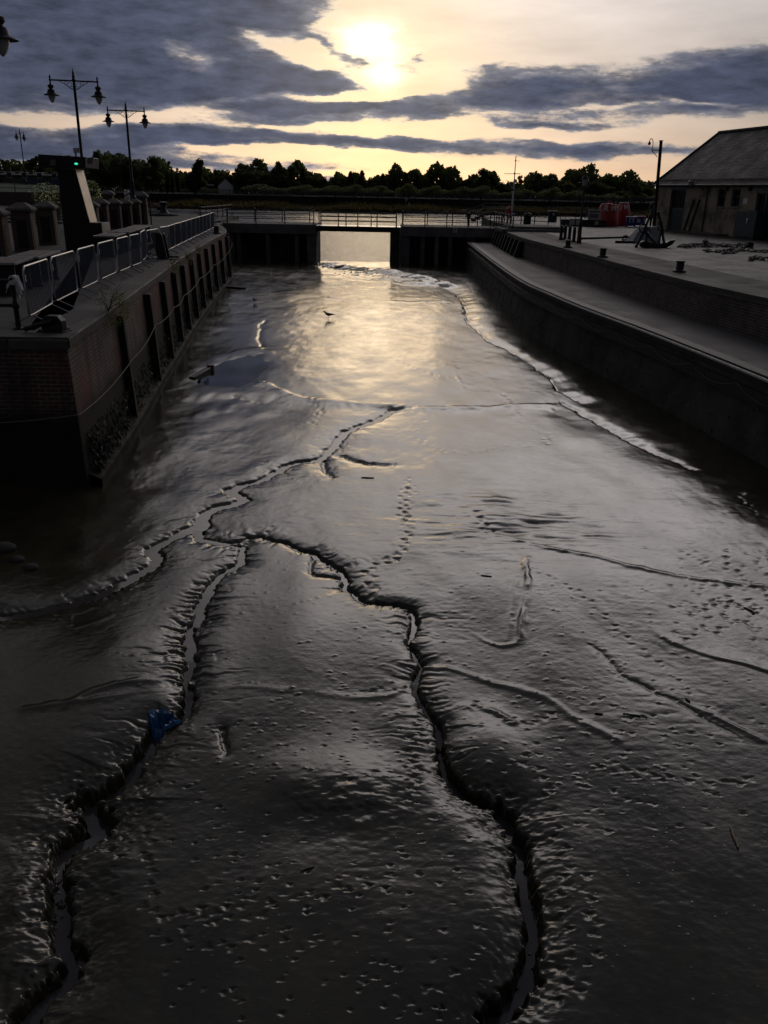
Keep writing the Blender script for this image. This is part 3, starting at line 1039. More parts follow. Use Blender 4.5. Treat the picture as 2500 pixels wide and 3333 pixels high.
def stamp(x, y, r, d, elong=1.0):
    r0, r1 = near_rows(y - 3 * r * elong, y + 3 * r * elong)
    if r1 <= r0:
        return
    hw = half_w(ys[(r0 + r1) // 2 if (r0 + r1) // 2 < len(ys) else -1])
    c0 = int(max(0, ((x - 3 * r) / hw + 1) / 2 * (NC - 1)))
    c1 = int(min(NC, ((x + 3 * r) / hw + 1) / 2 * (NC - 1) + 2))
    sl = (slice(r0, r1), slice(c0, c1))
    q = ((XX[sl] - x) ** 2 + ((YY[sl] - y) / elong) ** 2) / (r * r)
    th = np.arctan2(YY[sl] - y, XX[sl] - x)
    ph = (x * 91.7 + y * 57.3) % 6.283
    q = q / (1 + 0.38 * np.cos(3 * th + ph) + 0.2 * np.cos(th - ph)) ** 2
    ZZ[sl] += -d * np.exp(-q * q * 0.8) + d * 0.10 * np.exp(-((np.sqrt(q) - 1.5) / 0.5) ** 2) * (1 + np.sin(th + 1.6))


for ti, (pts, gap, r, d) in enumerate(TRAILS):
    P = wander([mudpt(*p) for p in pts], 0.05, 0.05, 500 + ti)
    acc, side = 0.0, 1
    rr = np.random.default_rng(600 + ti)
    for i in range(1, len(P)):
        dv = P[i] - P[i - 1]
        acc += math.hypot(*dv)
        if acc > gap * (0.8 + 0.4 * rr.random()):
            acc = 0
            nrm = np.array([-dv[1], dv[0]]) / (math.hypot(*dv) + 1e-9)
            q = P[i] + nrm * side * r * 0.9
            stamp(q[0], q[1], r * (0.8 + 0.4 * rr.random()), d * (0.35 + 0.65 * rr.random()))
            side = -side
rr = np.random.default_rng(11)
for k in range(210):                         # loose prints in the foreground
    p = mudpt(300 + 800 * rr.random() ** .7, 1560 + 650 * rr.random())
    stamp(p[0], p[1], .011 + .009 * rr.random(), .005 + .009 * rr.random())
for k in range(70):
    p = mudpt(1150 + 500 * rr.random(), 1470 + 330 * rr.random())
    stamp(p[0], p[1], .014 + .012 * rr.random(), .004 + .008 * rr.random())
for k in range(130):
    p = mudpt(1450 + 260 * rr.random(), 1190 + 200 * rr.random())
    stamp(p[0], p[1], .022 + .02 * rr.random(), .005 + .008 * rr.random())
for k in range(900):                         # specks and casts standing proud
    p = mudpt(250 + 1250 * rr.random(), 1000 + 700 * rr.random())
    stamp(p[0], p[1], .008 + .012 * rr.random(), -.005 - .006 * rr.random())

# standing pool under the left wall
POOL = [(452, 822), (462, 795), (480, 786), (505, 776), (535, 773), (562, 776), (570, 792), (566, 812), (545, 824), (505, 830), (470, 832)]
_pp = np.array([mudpt(*p) for p in POOL])
_pc = _pp.mean(0)
_pr = np.abs(_pp - _pc).max(0)
_q = np.sqrt(((XX - _pc[0]) / (_pr[0] * 1.0)) ** 2 + ((YY - _pc[1]) / (_pr[1] * 1.0)) ** 2) * (1 + 0.35 * fbm(XX / 0.9, YY / 2.2, 3, 400))
ZPOOL = float(base_level(np.array([_pc[0]]), np.array([_pc[1]]))[0]) - 0.02
ZZ = ZZ + np.where(_q < 2.2, np.maximum(0, ZPOOL + 0.02 - ZZ) * sstep(_q, 1.05, 1.3) * (1 - sstep(_q, 1.6, 2.2)), 0)
ZZ = np.where(_q < 1.6, ZZ * sstep(_q, 0.75, 1.5) + (ZPOOL - 0.03 - 0.02 * (1 - _q)) * (1 - sstep(_q, 0.75, 1.5)), ZZ)


def mud_material():
    m, g, b = new_mat('wet_mud')
    pos = g.node('ShaderNodeNewGeometry').outputs['Position']
    n = g.noise(pos, 0.55, 6.0, 0.6)
    n2 = g.noise(g.vm('MULTIPLY', pos, (1.0, 0.7, 1.0)), 3.0, 6.0, 0.65)
    col = g.ramp(g.m('ADD', g.m('MULTIPLY', n, 0.6), g.m('MULTIPLY', n2, 0.4)), [(0.35, (0.019, 0.019, 0.011)), (0.65, (0.055, 0.048, 0.026))])
    g.l.new(col, b.inputs['Base Color'])
    wet = g.noise(g.vm('MULTIPLY', pos, (1.0, 0.6, 1.0)), 1.1, 5.0, 0.6)
    g.l.new(g.ramp(g.m('ADD', g.m('MULTIPLY', wet, 0.7), g.m('MULTIPLY', n2, 0.3)), [(0.36, 0.10), (0.64, 0.24)]), b.inputs['Roughness'])
    b.inputs['IOR'].default_value = 1.52
    f1 = g.noise(pos, 26.0, 5.0, 0.62)
    f2 = g.noise(g.vm('MULTIPLY', pos, (1.0, 1.6, 1.0)), 7.0, 4.0, 0.6)
    pit = g.node('ShaderNodeTexVoronoi')
    g.l.new(pos, pit.inputs['Vector'])
    pit.inputs['Scale'].default_value = 9.0
    sp = g.m('MULTIPLY', g.m('SUBTRACT', 1.0, g.step(pit.outputs['Distance'], 0.03, 0.14)), 0.5)
    bump(g, b, g.m('ADD', g.m('ADD', g.m('MULTIPLY', f1, 0.4), f2), sp), 0.27, 0.010)
    return m


def water_mat(name, c, rough, scale, strength, dist):
    m, g, b = new_mat(name)
    b.inputs['Base Color'].default_value = (*c, 1)
    b.inputs['Roughness'].default_value = rough
    b.inputs['IOR'].default_value = 1.33 if c[0] < .05 else 1.5
    if strength:
        pos = g.node('ShaderNodeNewGeometry').outputs['Position']
        bump(g, b, g.noise(g.vm('MULTIPLY', pos, (0.6, 1.0, 1.0)), scale, 4.0, 0.6, 0.4), strength, dist)
    return m


M['mud'] = mud_material()
M['still'] = water_mat('still_water', (0.065, 0.06, 0.06), 0.05, 6.0, 0.25, 0.006)
M['pool'] = water_mat('pool_water', (0.010, 0.012, 0.016), 0.03, 3.0, 0.0, 0)
M['river'] = water_mat('river_water', (0.02, 0.022, 0.022), 0.08, 2.6, 1.0, 0.10)


def grid_obj(name, X, Y, Z, mat):
    r, c = X.shape
    me = bpy.data.meshes.new(name)
    n = r * c
    me.vertices.add(n)
    me.vertices.foreach_set('co', np.stack([X.ravel(), Y.ravel(), Z.ravel()], 1).astype(np.float32).ravel())
    i = np.arange(n).reshape(r, c)
    q = np.stack([i[:-1, :-1].ravel(), i[:-1, 1:].ravel(), i[1:, 1:].ravel(), i[1:, :-1].ravel()], 1)
    me.loops.add(q.size)
    me.loops.foreach_set('vertex_index', q.ravel().astype(np.int32))
    me.polygons.add(len(q))
    me.polygons.foreach_set('loop_start', (np.arange(len(q)) * 4).astype(np.int32))
    me.polygons.foreach_set('use_smooth', np.ones(len(q), dtype=bool))
    me.materials.append(mat)
    me.update(calc_edges=True)
    o = bpy.data.objects.new(name, me)
    COL.objects.link(o)
    return o


struct(grid_obj('mud', XX, YY, ZZ, M['mud']))


def mud_z(x, y):
    r = int(np.clip(np.searchsorted(ys, y), 1, len(ys) - 1))
    u = x / float(half_w(ys[r]))
    c = int(np.clip((u + 1) / 2 * (NC - 1), 0, NC - 1))
    return float(ZZ[r, c])


wb = MB()
for ci, P in WATER_RIBBONS:
    zb = base_level(P[:, 0], P[:, 1]) - np.where((P[:, 1] < 8.0) | (ci == 4), 1.2, 0.9) * P[:, 3]
    k = np.ones(9) / 9
    zb = np.convolve(np.pad(zb, 4, mode='edge'), k, 'valid')
    L, Rr = [], []
    for i in range(len(P)):
        t = P[min(i + 1, len(P) - 1), :2] - P[max(i - 1, 0), :2]
        t = t / (np.hypot(*t) + 1e-9)
        nn = np.array([-t[1], t[0]]) * P[i, 2] * (1.7 if P[i, 1] > 8.0 else 1.15)
        L.append((*(P[i, :2] + nn), zb[i]))
        Rr.append((*(P[i, :2] - nn), zb[i]))
    n = len(P)
    wb.add(L + Rr, [(n + i, n + i + 1, i + 1, i) for i in range(n - 1)])
struct(wb.build('stream_water', M['still']))
pb = MB()
_a = np.linspace(0, 2 * PI, 40, endpoint=False)
pb.add([(_pc[0] + math.cos(a) * _pr[0] * 1.5, _pc[1] + math.sin(a) * _pr[1] * 1.5, ZPOOL) for a in _a], [tuple(range(40))])
struct(pb.build('pool_water', M['pool']))

# river beyond the gate, and the ground sheet under everything out to the horizon
rv = MB()
rv.add([(-900, 67.5, ZRIV), (900, 67.5, ZRIV), (900, 262, ZRIV), (-900, 262, ZRIV)], [(0, 1, 2, 3)])
struct(rv.build('river', M['river']))
gb = MB()
gb.add([(-2600, -600, -4.6), (2600, -600, -4.6), (2600, 2600, -4.6), (-2600, 2600, -4.6)], [(0, 1, 2, 3)])
struct(gb.build('ground', M['tarmac']))
mb_ = MB()
mb_.add([(-60, -60, -3.3), (60, -60, -3.3), (60, 3.2, -3.05), (-60, 3.2, -3.05)], [(0, 1, 2, 3)])
struct(mb_.build('mud_bank', M['mud']))

# ------------------------------------------------------------------ quays and walls
def offset_line(P, d):
    out = []
    for i in range(len(P)):
        a, b = Vector(P[max(i - 1, 0)][:2]), Vector(P[min(i + 1, len(P) - 1)][:2])
        t = (b - a).normalized()
        out.append(Vector((P[i][0], P[i][1])) + Vector((-t.y, t.x)) * d)
    return out


def resample(P, step):
    P = [Vector(p[:2]) for p in P]
    out = [P[0]]
    for i in range(len(P) - 1):
        p0, p1, p2, p3 = P[max(i - 1, 0)], P[i], P[i + 1], P[min(i + 2, len(P) - 1)]
        n = max(1, int((p2 - p1).length / step))
        for k in range(1, n + 1):
            t = k / n
            out.append(0.5 * ((2 * p1) + (p2 - p0) * t + (2 * p0 - 5 * p1 + 4 * p2 - p3) * t * t + (3 * p1 - p0 - 3 * p2 + p3) * t ** 3))
    return out


def ribbon(mb, A, za, B, zb):
    n = len(A)
    mb.add([(p[0], p[1], za) for p in A] + [(p[0], p[1], zb) for p in B], [(i, i + 1, n + i + 1, n + i) for i in range(n - 1)])


# left quay edge (top of the coping) from the near corner to the lock
LQ_PX = [(226, 1090), (329, 1014), (423, 957), (517, 887), (560, 852), (611, 826), (670, 793), (733, 762)]
LQ = [gz(x, y, ZQ).xy for x, y in LQ_PX]
LQ = [Vector((-5.62, 14.55)), Vector((-6.02, 18.2)), Vector((-6.62, 22.8)), Vector((-7.12, 26.8)), Vector((-7.98, 33.6)), Vector((-9.05, 43.5)), Vector((-9.62, 49.8)), Vector((-9.95, 52.8)),
      Vector((-10.5, 55.8)), Vector((-11.3, 59.2)), Vector((-12.2, 62.4)), Vector((-12.7, 66.2))]
LQr = resample(LQ, 1.2)
CORNER = LQ[0]
LEFT_END = Vector((-40, 13.2))


def quay_l():
    root = thing('brick_quay_wall', 'red-brown brick quay wall with stone coping and dark timber piles, under the steel barriers', 'wall')
    w = MB()
    out = offset_line(LQr, 0.02)
    toe = offset_line(LQr, -0.16)
    ribbon(w, offset_line(LQr, 0.0), -0.17, toe, -3.4)
    # short return wall at the near corner, running left out of view
    fr = [LEFT_END, CORNER]
    frt = [LEFT_END + Vector((0, -0.2)), toe[0] + Vector((0, -0.16))]
    ribbon(w, fr, -0.17, frt, -3.4)
    w.add([(CORNER.x, CORNER.y, -0.17), (toe[0].x, toe[0].y, -3.4), (frt[1].x, frt[1].y, -3.4)], [(0, 1, 2)])
    w.build('wall', M['brick_q'], root)
    c = MB()
    o1, o2 = offset_line(LQr, -0.05), offset_line(LQr, 0.75)
    ribbon(c, o2, 0.0, offset_line(LQr, -0.02), 0.0)
    ribbon(c, offset_line(LQr, -0.02), 0.0, o1, -0.03)
    ribbon(c, o1, -0.03, o1, -0.17)
    ribbon(c, o1, -0.17, offset_line(LQr, 0.1), -0.17)
    f1 = [LEFT_END + Vector((0, -0.06)), CORNER + Vector((0.05, -0.06))]
    f2 = [LEFT_END + Vector((0, 0.7)), CORNER + Vector((-0.02, 0.7))]
    c2 = MB()
    ribbon(c2, f2, 0.004, [p + Vector((0, 0.04)) for p in f1], 0.004)
    ribbon(c2, [p + Vector((0, 0.04)) for p in f1], 0.004, f1, -0.06)
    ribbon(c2, f1, -0.06, f1, -0.2)
    ribbon(c2, f1, -0.2, fr, -0.17)
    c.build('coping', M['coping'], root)
    c2.build('coping', M['coping'], root)
    # timber piles fixed to the wall
    for yy, ww in ((18.9, .26), (23.0, .34), (26.2, .30), (29.2, .30), (32.0, .3), (35.0, .3), (38.0, .3), (41.2, .3), (44.6, .3), (48.2, .3), (52.0, .3), (56.0, .3)):
        i = min(range(len(LQr)), key=lambda k: abs(LQr[k].y - yy))
        a, b = LQr[max(i - 1, 0)], LQr[min(i + 1, len(LQr) - 1)]
        t = (b - a).normalized()
        nn = Vector((t.y, -t.x))
        p = LQr[i] + (t * (yy - LQr[i].y))
        m = MB()
        q0, q1 = p + nn * 0.03, p + nn * 0.19
        m.bar((q1.x, q1.y, -3.3), (q0.x, q0.y, -0.24), ww, 0.14)
        m.build('timber_pile', M['timber'], root, bevel=0.015)
    # concrete toe with weed
    t = MB()
    o = offset_line(LQr, -0.34)
    ribbon(t, offset_line(LQr, -0.1), -2.50, o, -2.62)
    ribbon(t, o, -2.62, offset_line(LQr, -0.38), -3.4)
    t.build('toe', M['toe'], root)
    return root


quay_l()
pav = MB()
_pl = [tuple(p) for p in offset_line(LQr, 0.74)] + [(-13.6, 70), (-14.5, 84), (-27, 85), (-38, 106), (-140, 106), (-140, 13.9), (-5.9, 15.2)]
pav.add([(p[0], p[1], -0.002) for p in _pl], [tuple(range(len(_pl) - 1, -1, -1))])
struct(pav.build('left_pavement', M['flags'], smooth=False))
# bank under the left quay where it meets the river
bk = MB()
_bk = [(-12.7, 66.2), (-13.6, 70), (-14.5, 84), (-27, 85), (-38, 106), (-140, 106)]
ribbon(bk, [Vector(p) for p in _bk], -0.004, [Vector(p) + Vector((0.3, 0.6)) for p in _bk], -3.6)
tag(bk.build('river_wall', M['concrete_d']), 'dark concrete wall under the left quay along the river beyond the lock', 'wall')

# right side: lower walkway, its front wall, the upper brick wall and the cobbled quay
RW = [Vector(p) for p in ((5.96, 65.9), (5.74, 48.4), (5.74, 37.0), (6.10, 32.3), (6.51, 28.2), (7.1, 24.3), (7.62, 20.2), (7.95, 17.1), (8.35, 13.5), (8.9, 9.5), (9.8, 4.0), (11, -3.0))]
RB = [Vector(p) for p in ((8.0, 65.9), (7.80, 54), (7.88, 49), (8.26, 43.4), (8.66, 35.5), (9.0, 29.9), (9.42, 25.0), (9.93, 21.8), (10.5, 17.6), (11.2, 13.0), (12.1, 7.0), (13.3, -3.0))]
RWr, RBr = resample(RW, 1.5), resample(RB, 1.5)


def quay_r():
    wk = MB()
    n = min(len(RWr), len(RBr))
    A = [RWr[int(i * (len(RWr) - 1) / (n - 1))] for i in range(n)]
    B = [RBr[int(i * (len(RBr) - 1) / (n - 1))] for i in range(n)]
    A2 = [a + (b - a).normalized() * 0.30 for a, b in zip(A, B)]
    ribbon(wk, A2, ZW, [b + Vector((0.1, 0)) for b in B], ZW)
    struct(wk.build('walkway', M['walk']))
    root = thing('ledge_wall', 'dark concrete and timber wall under the lower walkway on the right of the basin', 'wall')
    w = MB()
    ribbon(w, offset_line(RWr, 0.10), ZW - 0.05, offset_line(RWr, -0.28), -3.4)
    w.build('wall', M['concrete_d'], root)
    k = MB()
    i1, i2 = offset_line(RWr, 0.0), offset_line(RWr, 0.32)
    ribbon(k, i1, ZW + 0.03, i2, ZW + 0.03)
    ribbon(k, i2, ZW + 0.03, i2, ZW - 0.02)
    ribbon(k, i1, ZW - 0.20, i1, ZW + 0.03)
    ribbon(k, offset_line(RWr, 0.12), ZW - 0.20, i1, ZW - 0.20)
    k.build('kerb', M['timber'], root)
    pr = MB()
    pr.tube([(p.x, p.y, ZW - 0.03) for p in offset_line(RWr, -0.07)], 0.035, 8)
    pr.build('pipe_rail', M['offwhite'], root)
    wl = MB()
    o1 = offset_line(RWr, -0.10)
    ribbon(wl, offset_line(RWr, 0.05), ZW - 0.34, o1, ZW - 0.34)
    ribbon(wl, o1, ZW - 0.34, o1, ZW - 0.62)
    ribbon(wl, o1, ZW - 0.62, offset_line(RWr, 0.1), ZW - 0.62)
    wl.build('wale_beam', M['timber'], root)
    # upper brick wall
    root2 = thing('brick_dock_wall', 'long brown brick wall with stone coping between the lower walkway and the cobbled quay', 'wall')
    u = MB()
    ribbon(u, RBr, ZR - 0.18, offset_line(RBr, -0.05), ZW - 0.02)
    u.build('wall', M['brick_r'], root2)
    c = MB()
    ce = offset_line(RBr, -0.06)
    ribbon(c, offset_line(RBr, 1.15), ZR + 0.004, ce, ZR + 0.004)
    ribbon(c, ce, ZR + 0.004, ce, ZR - 0.18)
    ribbon(c, ce, ZR - 0.18, offset_line(RBr, 0.1), ZR - 0.18)
    c.build('coping', M['coping'], root2)
    # raking timber fenders at the far end
    for k_ in range(9):
        yy = 50.6 + k_ * 1.62
        i = min(range(len(RBr)), key=lambda q: abs(RBr[q].y - yy))
        x0 = RBr[i].x
        m = MB()
        m.bar((x0 - 0.42, yy, ZW), (x0 - 0.14, yy, ZR - 0.2), 0.3, 0.26)
        m.bar((x0 - 0.12, yy + 0.02, ZW), (x0 - 0.12, yy + 0.02, ZR - 0.2), 0.26, 0.1)
        m.build('timber_fender', M['timber'], root2, bevel=0.012)
    return root


quay_r()
cob = MB()
_in = offset_line(RBr, 1.14)
_pl = [tuple(p) for p in _in] + [(30, -3), (60, -3), (60, 92), (24, 97), (9.6, 92), (9.2, 68)]
cob.add([(p[0], p[1], ZR) for p in _pl], [tuple(range(len(_pl)))])
struct(cob.build('cobbled_quay', M['cobble'], smooth=False))
rb = MB()
_bk = [(9.2, 68), (9.6, 92), (24, 97), (60, 92), (220, 92)]
ribbon(rb, [Vector(p) for p in _bk], ZR - 0.004, [Vector(p) for p in _bk], -3.6)
tag(rb.build('river_wall', M['concrete_d']), 'dark concrete wall under the right quay along the river beyond the lock', 'wall')
# smooth paved strip along the coping on the right
st = MB()
ribbon(st, offset_line(RBr, 2.5), ZR + 0.004, offset_line(RBr, 1.16), ZR + 0.004)
struct(st.build('quay_strip', M['flags']))


# ---- lock: two abutments and the footbridge between them
YB = 66.0


def abutment(name, label, x0, x1, piers, gap_side):
    root = thing(name, label, 'abutment', (0, 0, 0))
    b = MB()
    b.box(((x0 + x1) / 2, YB + 2.2, -0.36), (x1 - x0, 4.4, 0.70))
    b.build('beam', M['concrete'], root, bevel=0.02)
    r = MB()
    r.box(((x0 + x1) / 2, YB + 2.6, -2.2), (x1 - x0, 3.0, 2.97))
    r.build('back_wall', M['concrete_d'], root)
    for px, pw in piers:
        m = MB()
        m.box((px, YB + 0.62, -2.2), (pw, 0.94, 2.96))
        m.build('pier', M['concrete'], root, bevel=0.015)
    return root


XGL, XGR = -5.56, 0.06


abutment('lock_abutment', 'dark concrete lock abutment left of the gate opening with recessed bays and a ladder', -12.6, XGL,
         [(-12.1, .5), (-11.52, .28), (-9.29, .28), (-7.07, .28), (-5.92, .72)], 1)
abutment('lock_abutment', 'dark concrete lock abutment right of the gate opening with a small white notice', 0.84, 8.1,
         [(1.2, .7), (2.55, .3), (3.62, .3), (4.65, .3), (6.3, .3)], -1)
# gate pier set back on the right of the opening
gp = MB()
gp.box((0.44, YB + 1.6, -1.95), (0.78, 2.6, 3.4))
tag(gp.build('gate_pier', M['concrete_d'], bevel=0.03), 'narrow dark concrete pier closing the right side of the gate opening', 'pier')
# ladder in the left recess
ld = thing('ladder', 'steel rung ladder fixed in the recess of the left lock abutment', 'ladder', (-7.6, YB + 0.9, -2.9))
m = MB()
for sx in (-.18, .18):
    m.tube([(sx, 0, 0), (sx, 0, 2.15)], .022, 6)
m.build('stringer', M['steel_dark'], ld)
for k in range(8):
    m = MB()
    m.tube([(-.18, 0, .2 + k * .26), (.18, 0, .2 + k * .26)], .014, 6)
    m.build('rung', M['steel_dark'], ld)
pp = MB()
pp.tube([(5.97, YB - 0.06, -2.9), (5.97, YB - 0.06, -0.72)], 0.055, 8)
tag(pp.build('drain_pipe', M['steel_dark']), 'grey vertical pipe on the right lock abutment by the walkway end', 'pipe')
pp = MB()
pp.tube([(0.80, YB - 0.05, -2.9), (0.80, YB - 0.05, -0.1)], 0.03, 8)
tag(pp.build('drain_pipe', M['steel']), 'thin pale pipe down the edge of the right abutment beside the opening', 'pipe')
sg = thing('safety_notice', 'small white notice on the concrete beam right of the gate opening', 'sign', (4.95, YB - 0.02, -0.22))
m = MB()
m.box((0, 0, 0), (.30, .03, .36))
m.build('board', M['white'], sg)
m = MB()
m.box((0, -.017, .06), (.18, .006, .14))
m.box((0, -.017, -.11), (.2, .006, .07))
m.build('pictogram', M['steel_dark'], sg)

fb = thing('footbridge', 'dark steel footbridge deck spanning the lock gate opening', 'bridge')
m = MB()
m.box(((XGL + XGR) / 2 + .4, YB + 1.15, -0.30), (XGR - XGL + .8, 1.9, 0.34))
m.build('girder', M['iron'], fb, bevel=0.01)
m = MB()
m.box(((XGL + XGR) / 2 + .4, YB + 1.15, -0.10), (XGR - XGL + .8, 2.1, 0.05))
m.build('deck_plate', M['steel'], fb)


def railing(label, P, h, rails, gap, z, group, r=0.026, posts=None, name='railing', ends=True, white=False):
    """posts and rails along a line of points"""
    root = thing(name, label, 'railing', (P[0][0], P[0][1], z), 0, group)
    Q = [Vector((p[0] - P[0][0], p[1] - P[0][1], 0)) for p in P]
    L = [0.0]
    for i in range(1, len(Q)):
        L.append(L[-1] + (Q[i] - Q[i - 1]).length)
    n = max(1, round(L[-1] / gap))
    for k in range(n + 1):
        s = L[-1] * k / n
        i = max(j for j in range(len(L)) if L[j] <= s + 1e-6)
        i = min(i, len(Q) - 2)
        p = Q[i] + (Q[i + 1] - Q[i]) * ((s - L[i]) / max(1e-6, L[i + 1] - L[i]))
        m = MB()
        m.lathe([(.07, 0), (.07, .03), (.04, .035), (.036, h - .05), (.055, h - .03), (.06, h), (.045, h + .045), (.0, h + .06)], 8, (p.x, p.y, 0))
        for rz in rails:
            m.ball((p.x, p.y, rz), .05, 8, 6)
        m.build('post', M['iron'], root)
    for rz in rails:
        m = MB()
        m.tube([(q.x, q.y, rz) for q in Q], r, 8)
        m.build('rail', M['iron'], root)
    return root


RG = 'black railings on the lock bridge'
YF = YB + 0.25
railing('black railing of rails and posts along the front of the left lock abutment', [(-12.3, YF), (-5.75, YF)], 0.98, (.35, .66, .96), 2.15, 0.0, RG)
railing('black railing along the rear edge of the left lock abutment, behind the front one', [(-15.2, 70.2), (-12.6, 70.1), (-6.4, 70.1)], 0.98, (.35, .66, .96), 2.15, 0.0, RG)
railing('black railing along the front of the footbridge deck over the gate opening', [(-5.35, YF), (0.5, YF)], 0.95, (.35, .66, .93), 1.45, -0.08, RG)
railing('black railing along the rear of the footbridge deck over the gate opening', [(-5.35, YB + 2.1), (0.5, YB + 2.1)], 0.95, (.35, .66, .93), 1.7, -0.08, RG)
railing('black railing along the front of the right lock abutment', [(1.0, YF), (7.6, YF)], 1.0, (.35, .66, .98), 1.65, 0.0, RG)
railing('black railing along the rear of the right lock abutment, behind the front one', [(1.0, 70.1), (9.0, 70.1)], 1.0, (.35, .66, .98), 1.9, 0.0, RG)
railing('short black railing with pale worn rails at the right quay corner beside the lifebuoy', [(7.85, 66.0), (8.0, 63.0), (8.3, 59.0)], 1.05, (.35, .68, 1.02), 0.95, ZR, 'black railings on the right quay')
railing('black railing in line behind the red lifebuoy, ending at a dark bin', [(9.6, 71.5), (12.6, 69.8)], 1.05, (.35, .68, 1.02), 1.0, ZR, 'black railings on the right quay')
railing('black railing on the quay between the green cabinet and the red buoys', [(16.6, 85.5), (22.0, 83.0)], 1.1, (.4, .72, 1.06), 1.5, ZR, 'black railings on the right quay')
railing('long thin railing along the river edge behind the green cabinet', [(9.6, 91.5), (23.5, 96)], 1.1, (.55, 1.06), 2.3, ZR, 'black railings on the right quay')
railing('black railing along the river edge left of the lock, beside the mooring capstan', [(-15.2, 70.4), (-15.0, 83.5)], 0.98, (.35, .66, .96), 2.2, 0.0, RG)

# ------------------------------------------------------------------ left quay: barriers, pillars, lamps, tables
def make_barrier():
    """crowd barrier 2.3 m long, along local x, origin at the ground in its middle"""
    root = thing('crowd_barrier', 'x', 'barrier', group='galvanised crowd barriers along the left quay edge')
    L, zb, zt, rc = 1.12, 0.17, 1.06, 0.14
    pts = []
    for cx, cz, a0 in ((L - rc, zt - rc, 0), (-L + rc, zt - rc, 90), (-L + rc, zb + rc, 180), (L - rc, zb + rc, 270)):
        for k in range(5):
            a = R(a0 + 22.5 * k)
            pts.append((cx + rc * math.cos(a), 0, cz + rc * math.sin(a)))
    m = MB()
    m.tube(pts, 0.0175, 8, closed=True)
    m.build('frame', M['steel'], root)
    m = MB()
    n = 18
    for k in range(n):
        x = -L + 2 * L * (k + 1) / (n + 1)
        m.tube([(x, 0, zb), (x, 0, zt)], 0.0072, 5)
    m.build('bars', M['steel_dark'], root)
    for sx in (-L + .22, L - .22):
        m = MB()
        m.tube([(sx, -0.34, 0.012), (sx, -0.03, 0.16), (sx, 0.03, 0.16), (sx, 0.34, 0.012)], 0.016, 7)
        m.build('foot', M['steel'], root)
    m = MB()
    m.box((-L + .02, -.026, .86), (.035, .006, .13))
    m.build('sticker', M['white'], root)
    return root


def px_line(pts, z):
    return [gz(x, y, z) for x, y in pts]


BAR = px_line([(94, 1030), (172, 986), (180, 981), (254, 944), (264, 939), (318, 914), (328, 908), (378, 886)], 0.17)
pairs = [(BAR[0], BAR[1]), (BAR[2], BAR[3]), (BAR[4], BAR[5]), (BAR[6], BAR[7])]
b2 = px_line([(388, 883), (424, 868), (430, 865), (458, 855), (464, 848), (478, 834)], 0.17)
pairs += [(b2[0], b2[1]), (b2[2], b2[3]), (b2[4], b2[5])]
pairs += [(gz(482, 834, .17), gz(520, 824, .17))]
fr = px_line([(529, 816), (551, 811), (571, 800), (591, 791), (609, 782), (624, 774.5), (639, 767), (651, 762), (662, 757), (674, 751), (684, 746), (700, 737.5)], 0.17)
pairs += [(fr[i] + (fr[i + 1] - fr[i]) * .02, fr[i] + (fr[i + 1] - fr[i]) * .98) for i in range(len(fr) - 1)]
e0 = fr[-1]
e1 = gz(676, 735.5, .17)
e2 = gz(652, 733.5, .17)
pairs += [(e0, e1), (e1, e2)]
ORD = ['nearest', 'second', 'third', 'fourth', 'fifth', 'sixth', 'seventh', 'eighth', 'ninth', 'tenth', 'eleventh', 'twelfth', 'thirteenth', 'fourteenth', 'fifteenth', 'sixteenth',
       'seventeenth', 'eighteenth', 'nineteenth', 'twentieth', 'twenty-first', 'twenty-second']
bproto = make_barrier()
SPECIAL = {0: 'grey steel crowd barrier with a sticker, nearest the bagged railing post, first of the row',
           6: 'steel crowd barrier turned askew just before the tall mooring post, with a bent end',
           7: 'steel crowd barrier standing square-on behind the tall dark mooring post'}
for i, (a, b) in enumerate(pairs):
    o = bproto if i == 0 else copy_tree(bproto)
    d = b - a
    mid = (a + b) / 2
    o.location = (mid.x, mid.y, 0.0)
    o.rotation_euler = (0, 0, math.atan2(d.y, d.x))
    o.scale = (min(1.15, max(0.55, Vector((d.x, d.y)).length / 2.26)), 1, 1.0 if i < 7 else 0.97)
    if i in SPECIAL:
        o['label'] = SPECIAL[i]
    elif i >= len(pairs) - 2:
        o['label'] = ['steel crowd barrier turning away from the edge at the far corner of the row',
                      'last steel crowd barrier of the row, turned back towards the plaza'][i - len(pairs) + 2]
    elif i < 8:
        o['label'] = 'grey steel crowd barrier, %s from the bagged railing post along the quay edge' % ORD[i]
    else:
        o['label'] = 'grey steel crowd barrier beyond the tall mooring post, %s of the far run' % ['first', 'second', 'third', 'fourth', 'fifth', 'sixth', 'seventh', 'eighth', 'ninth', 'tenth', 'eleventh', 'twelfth'][i - 8]

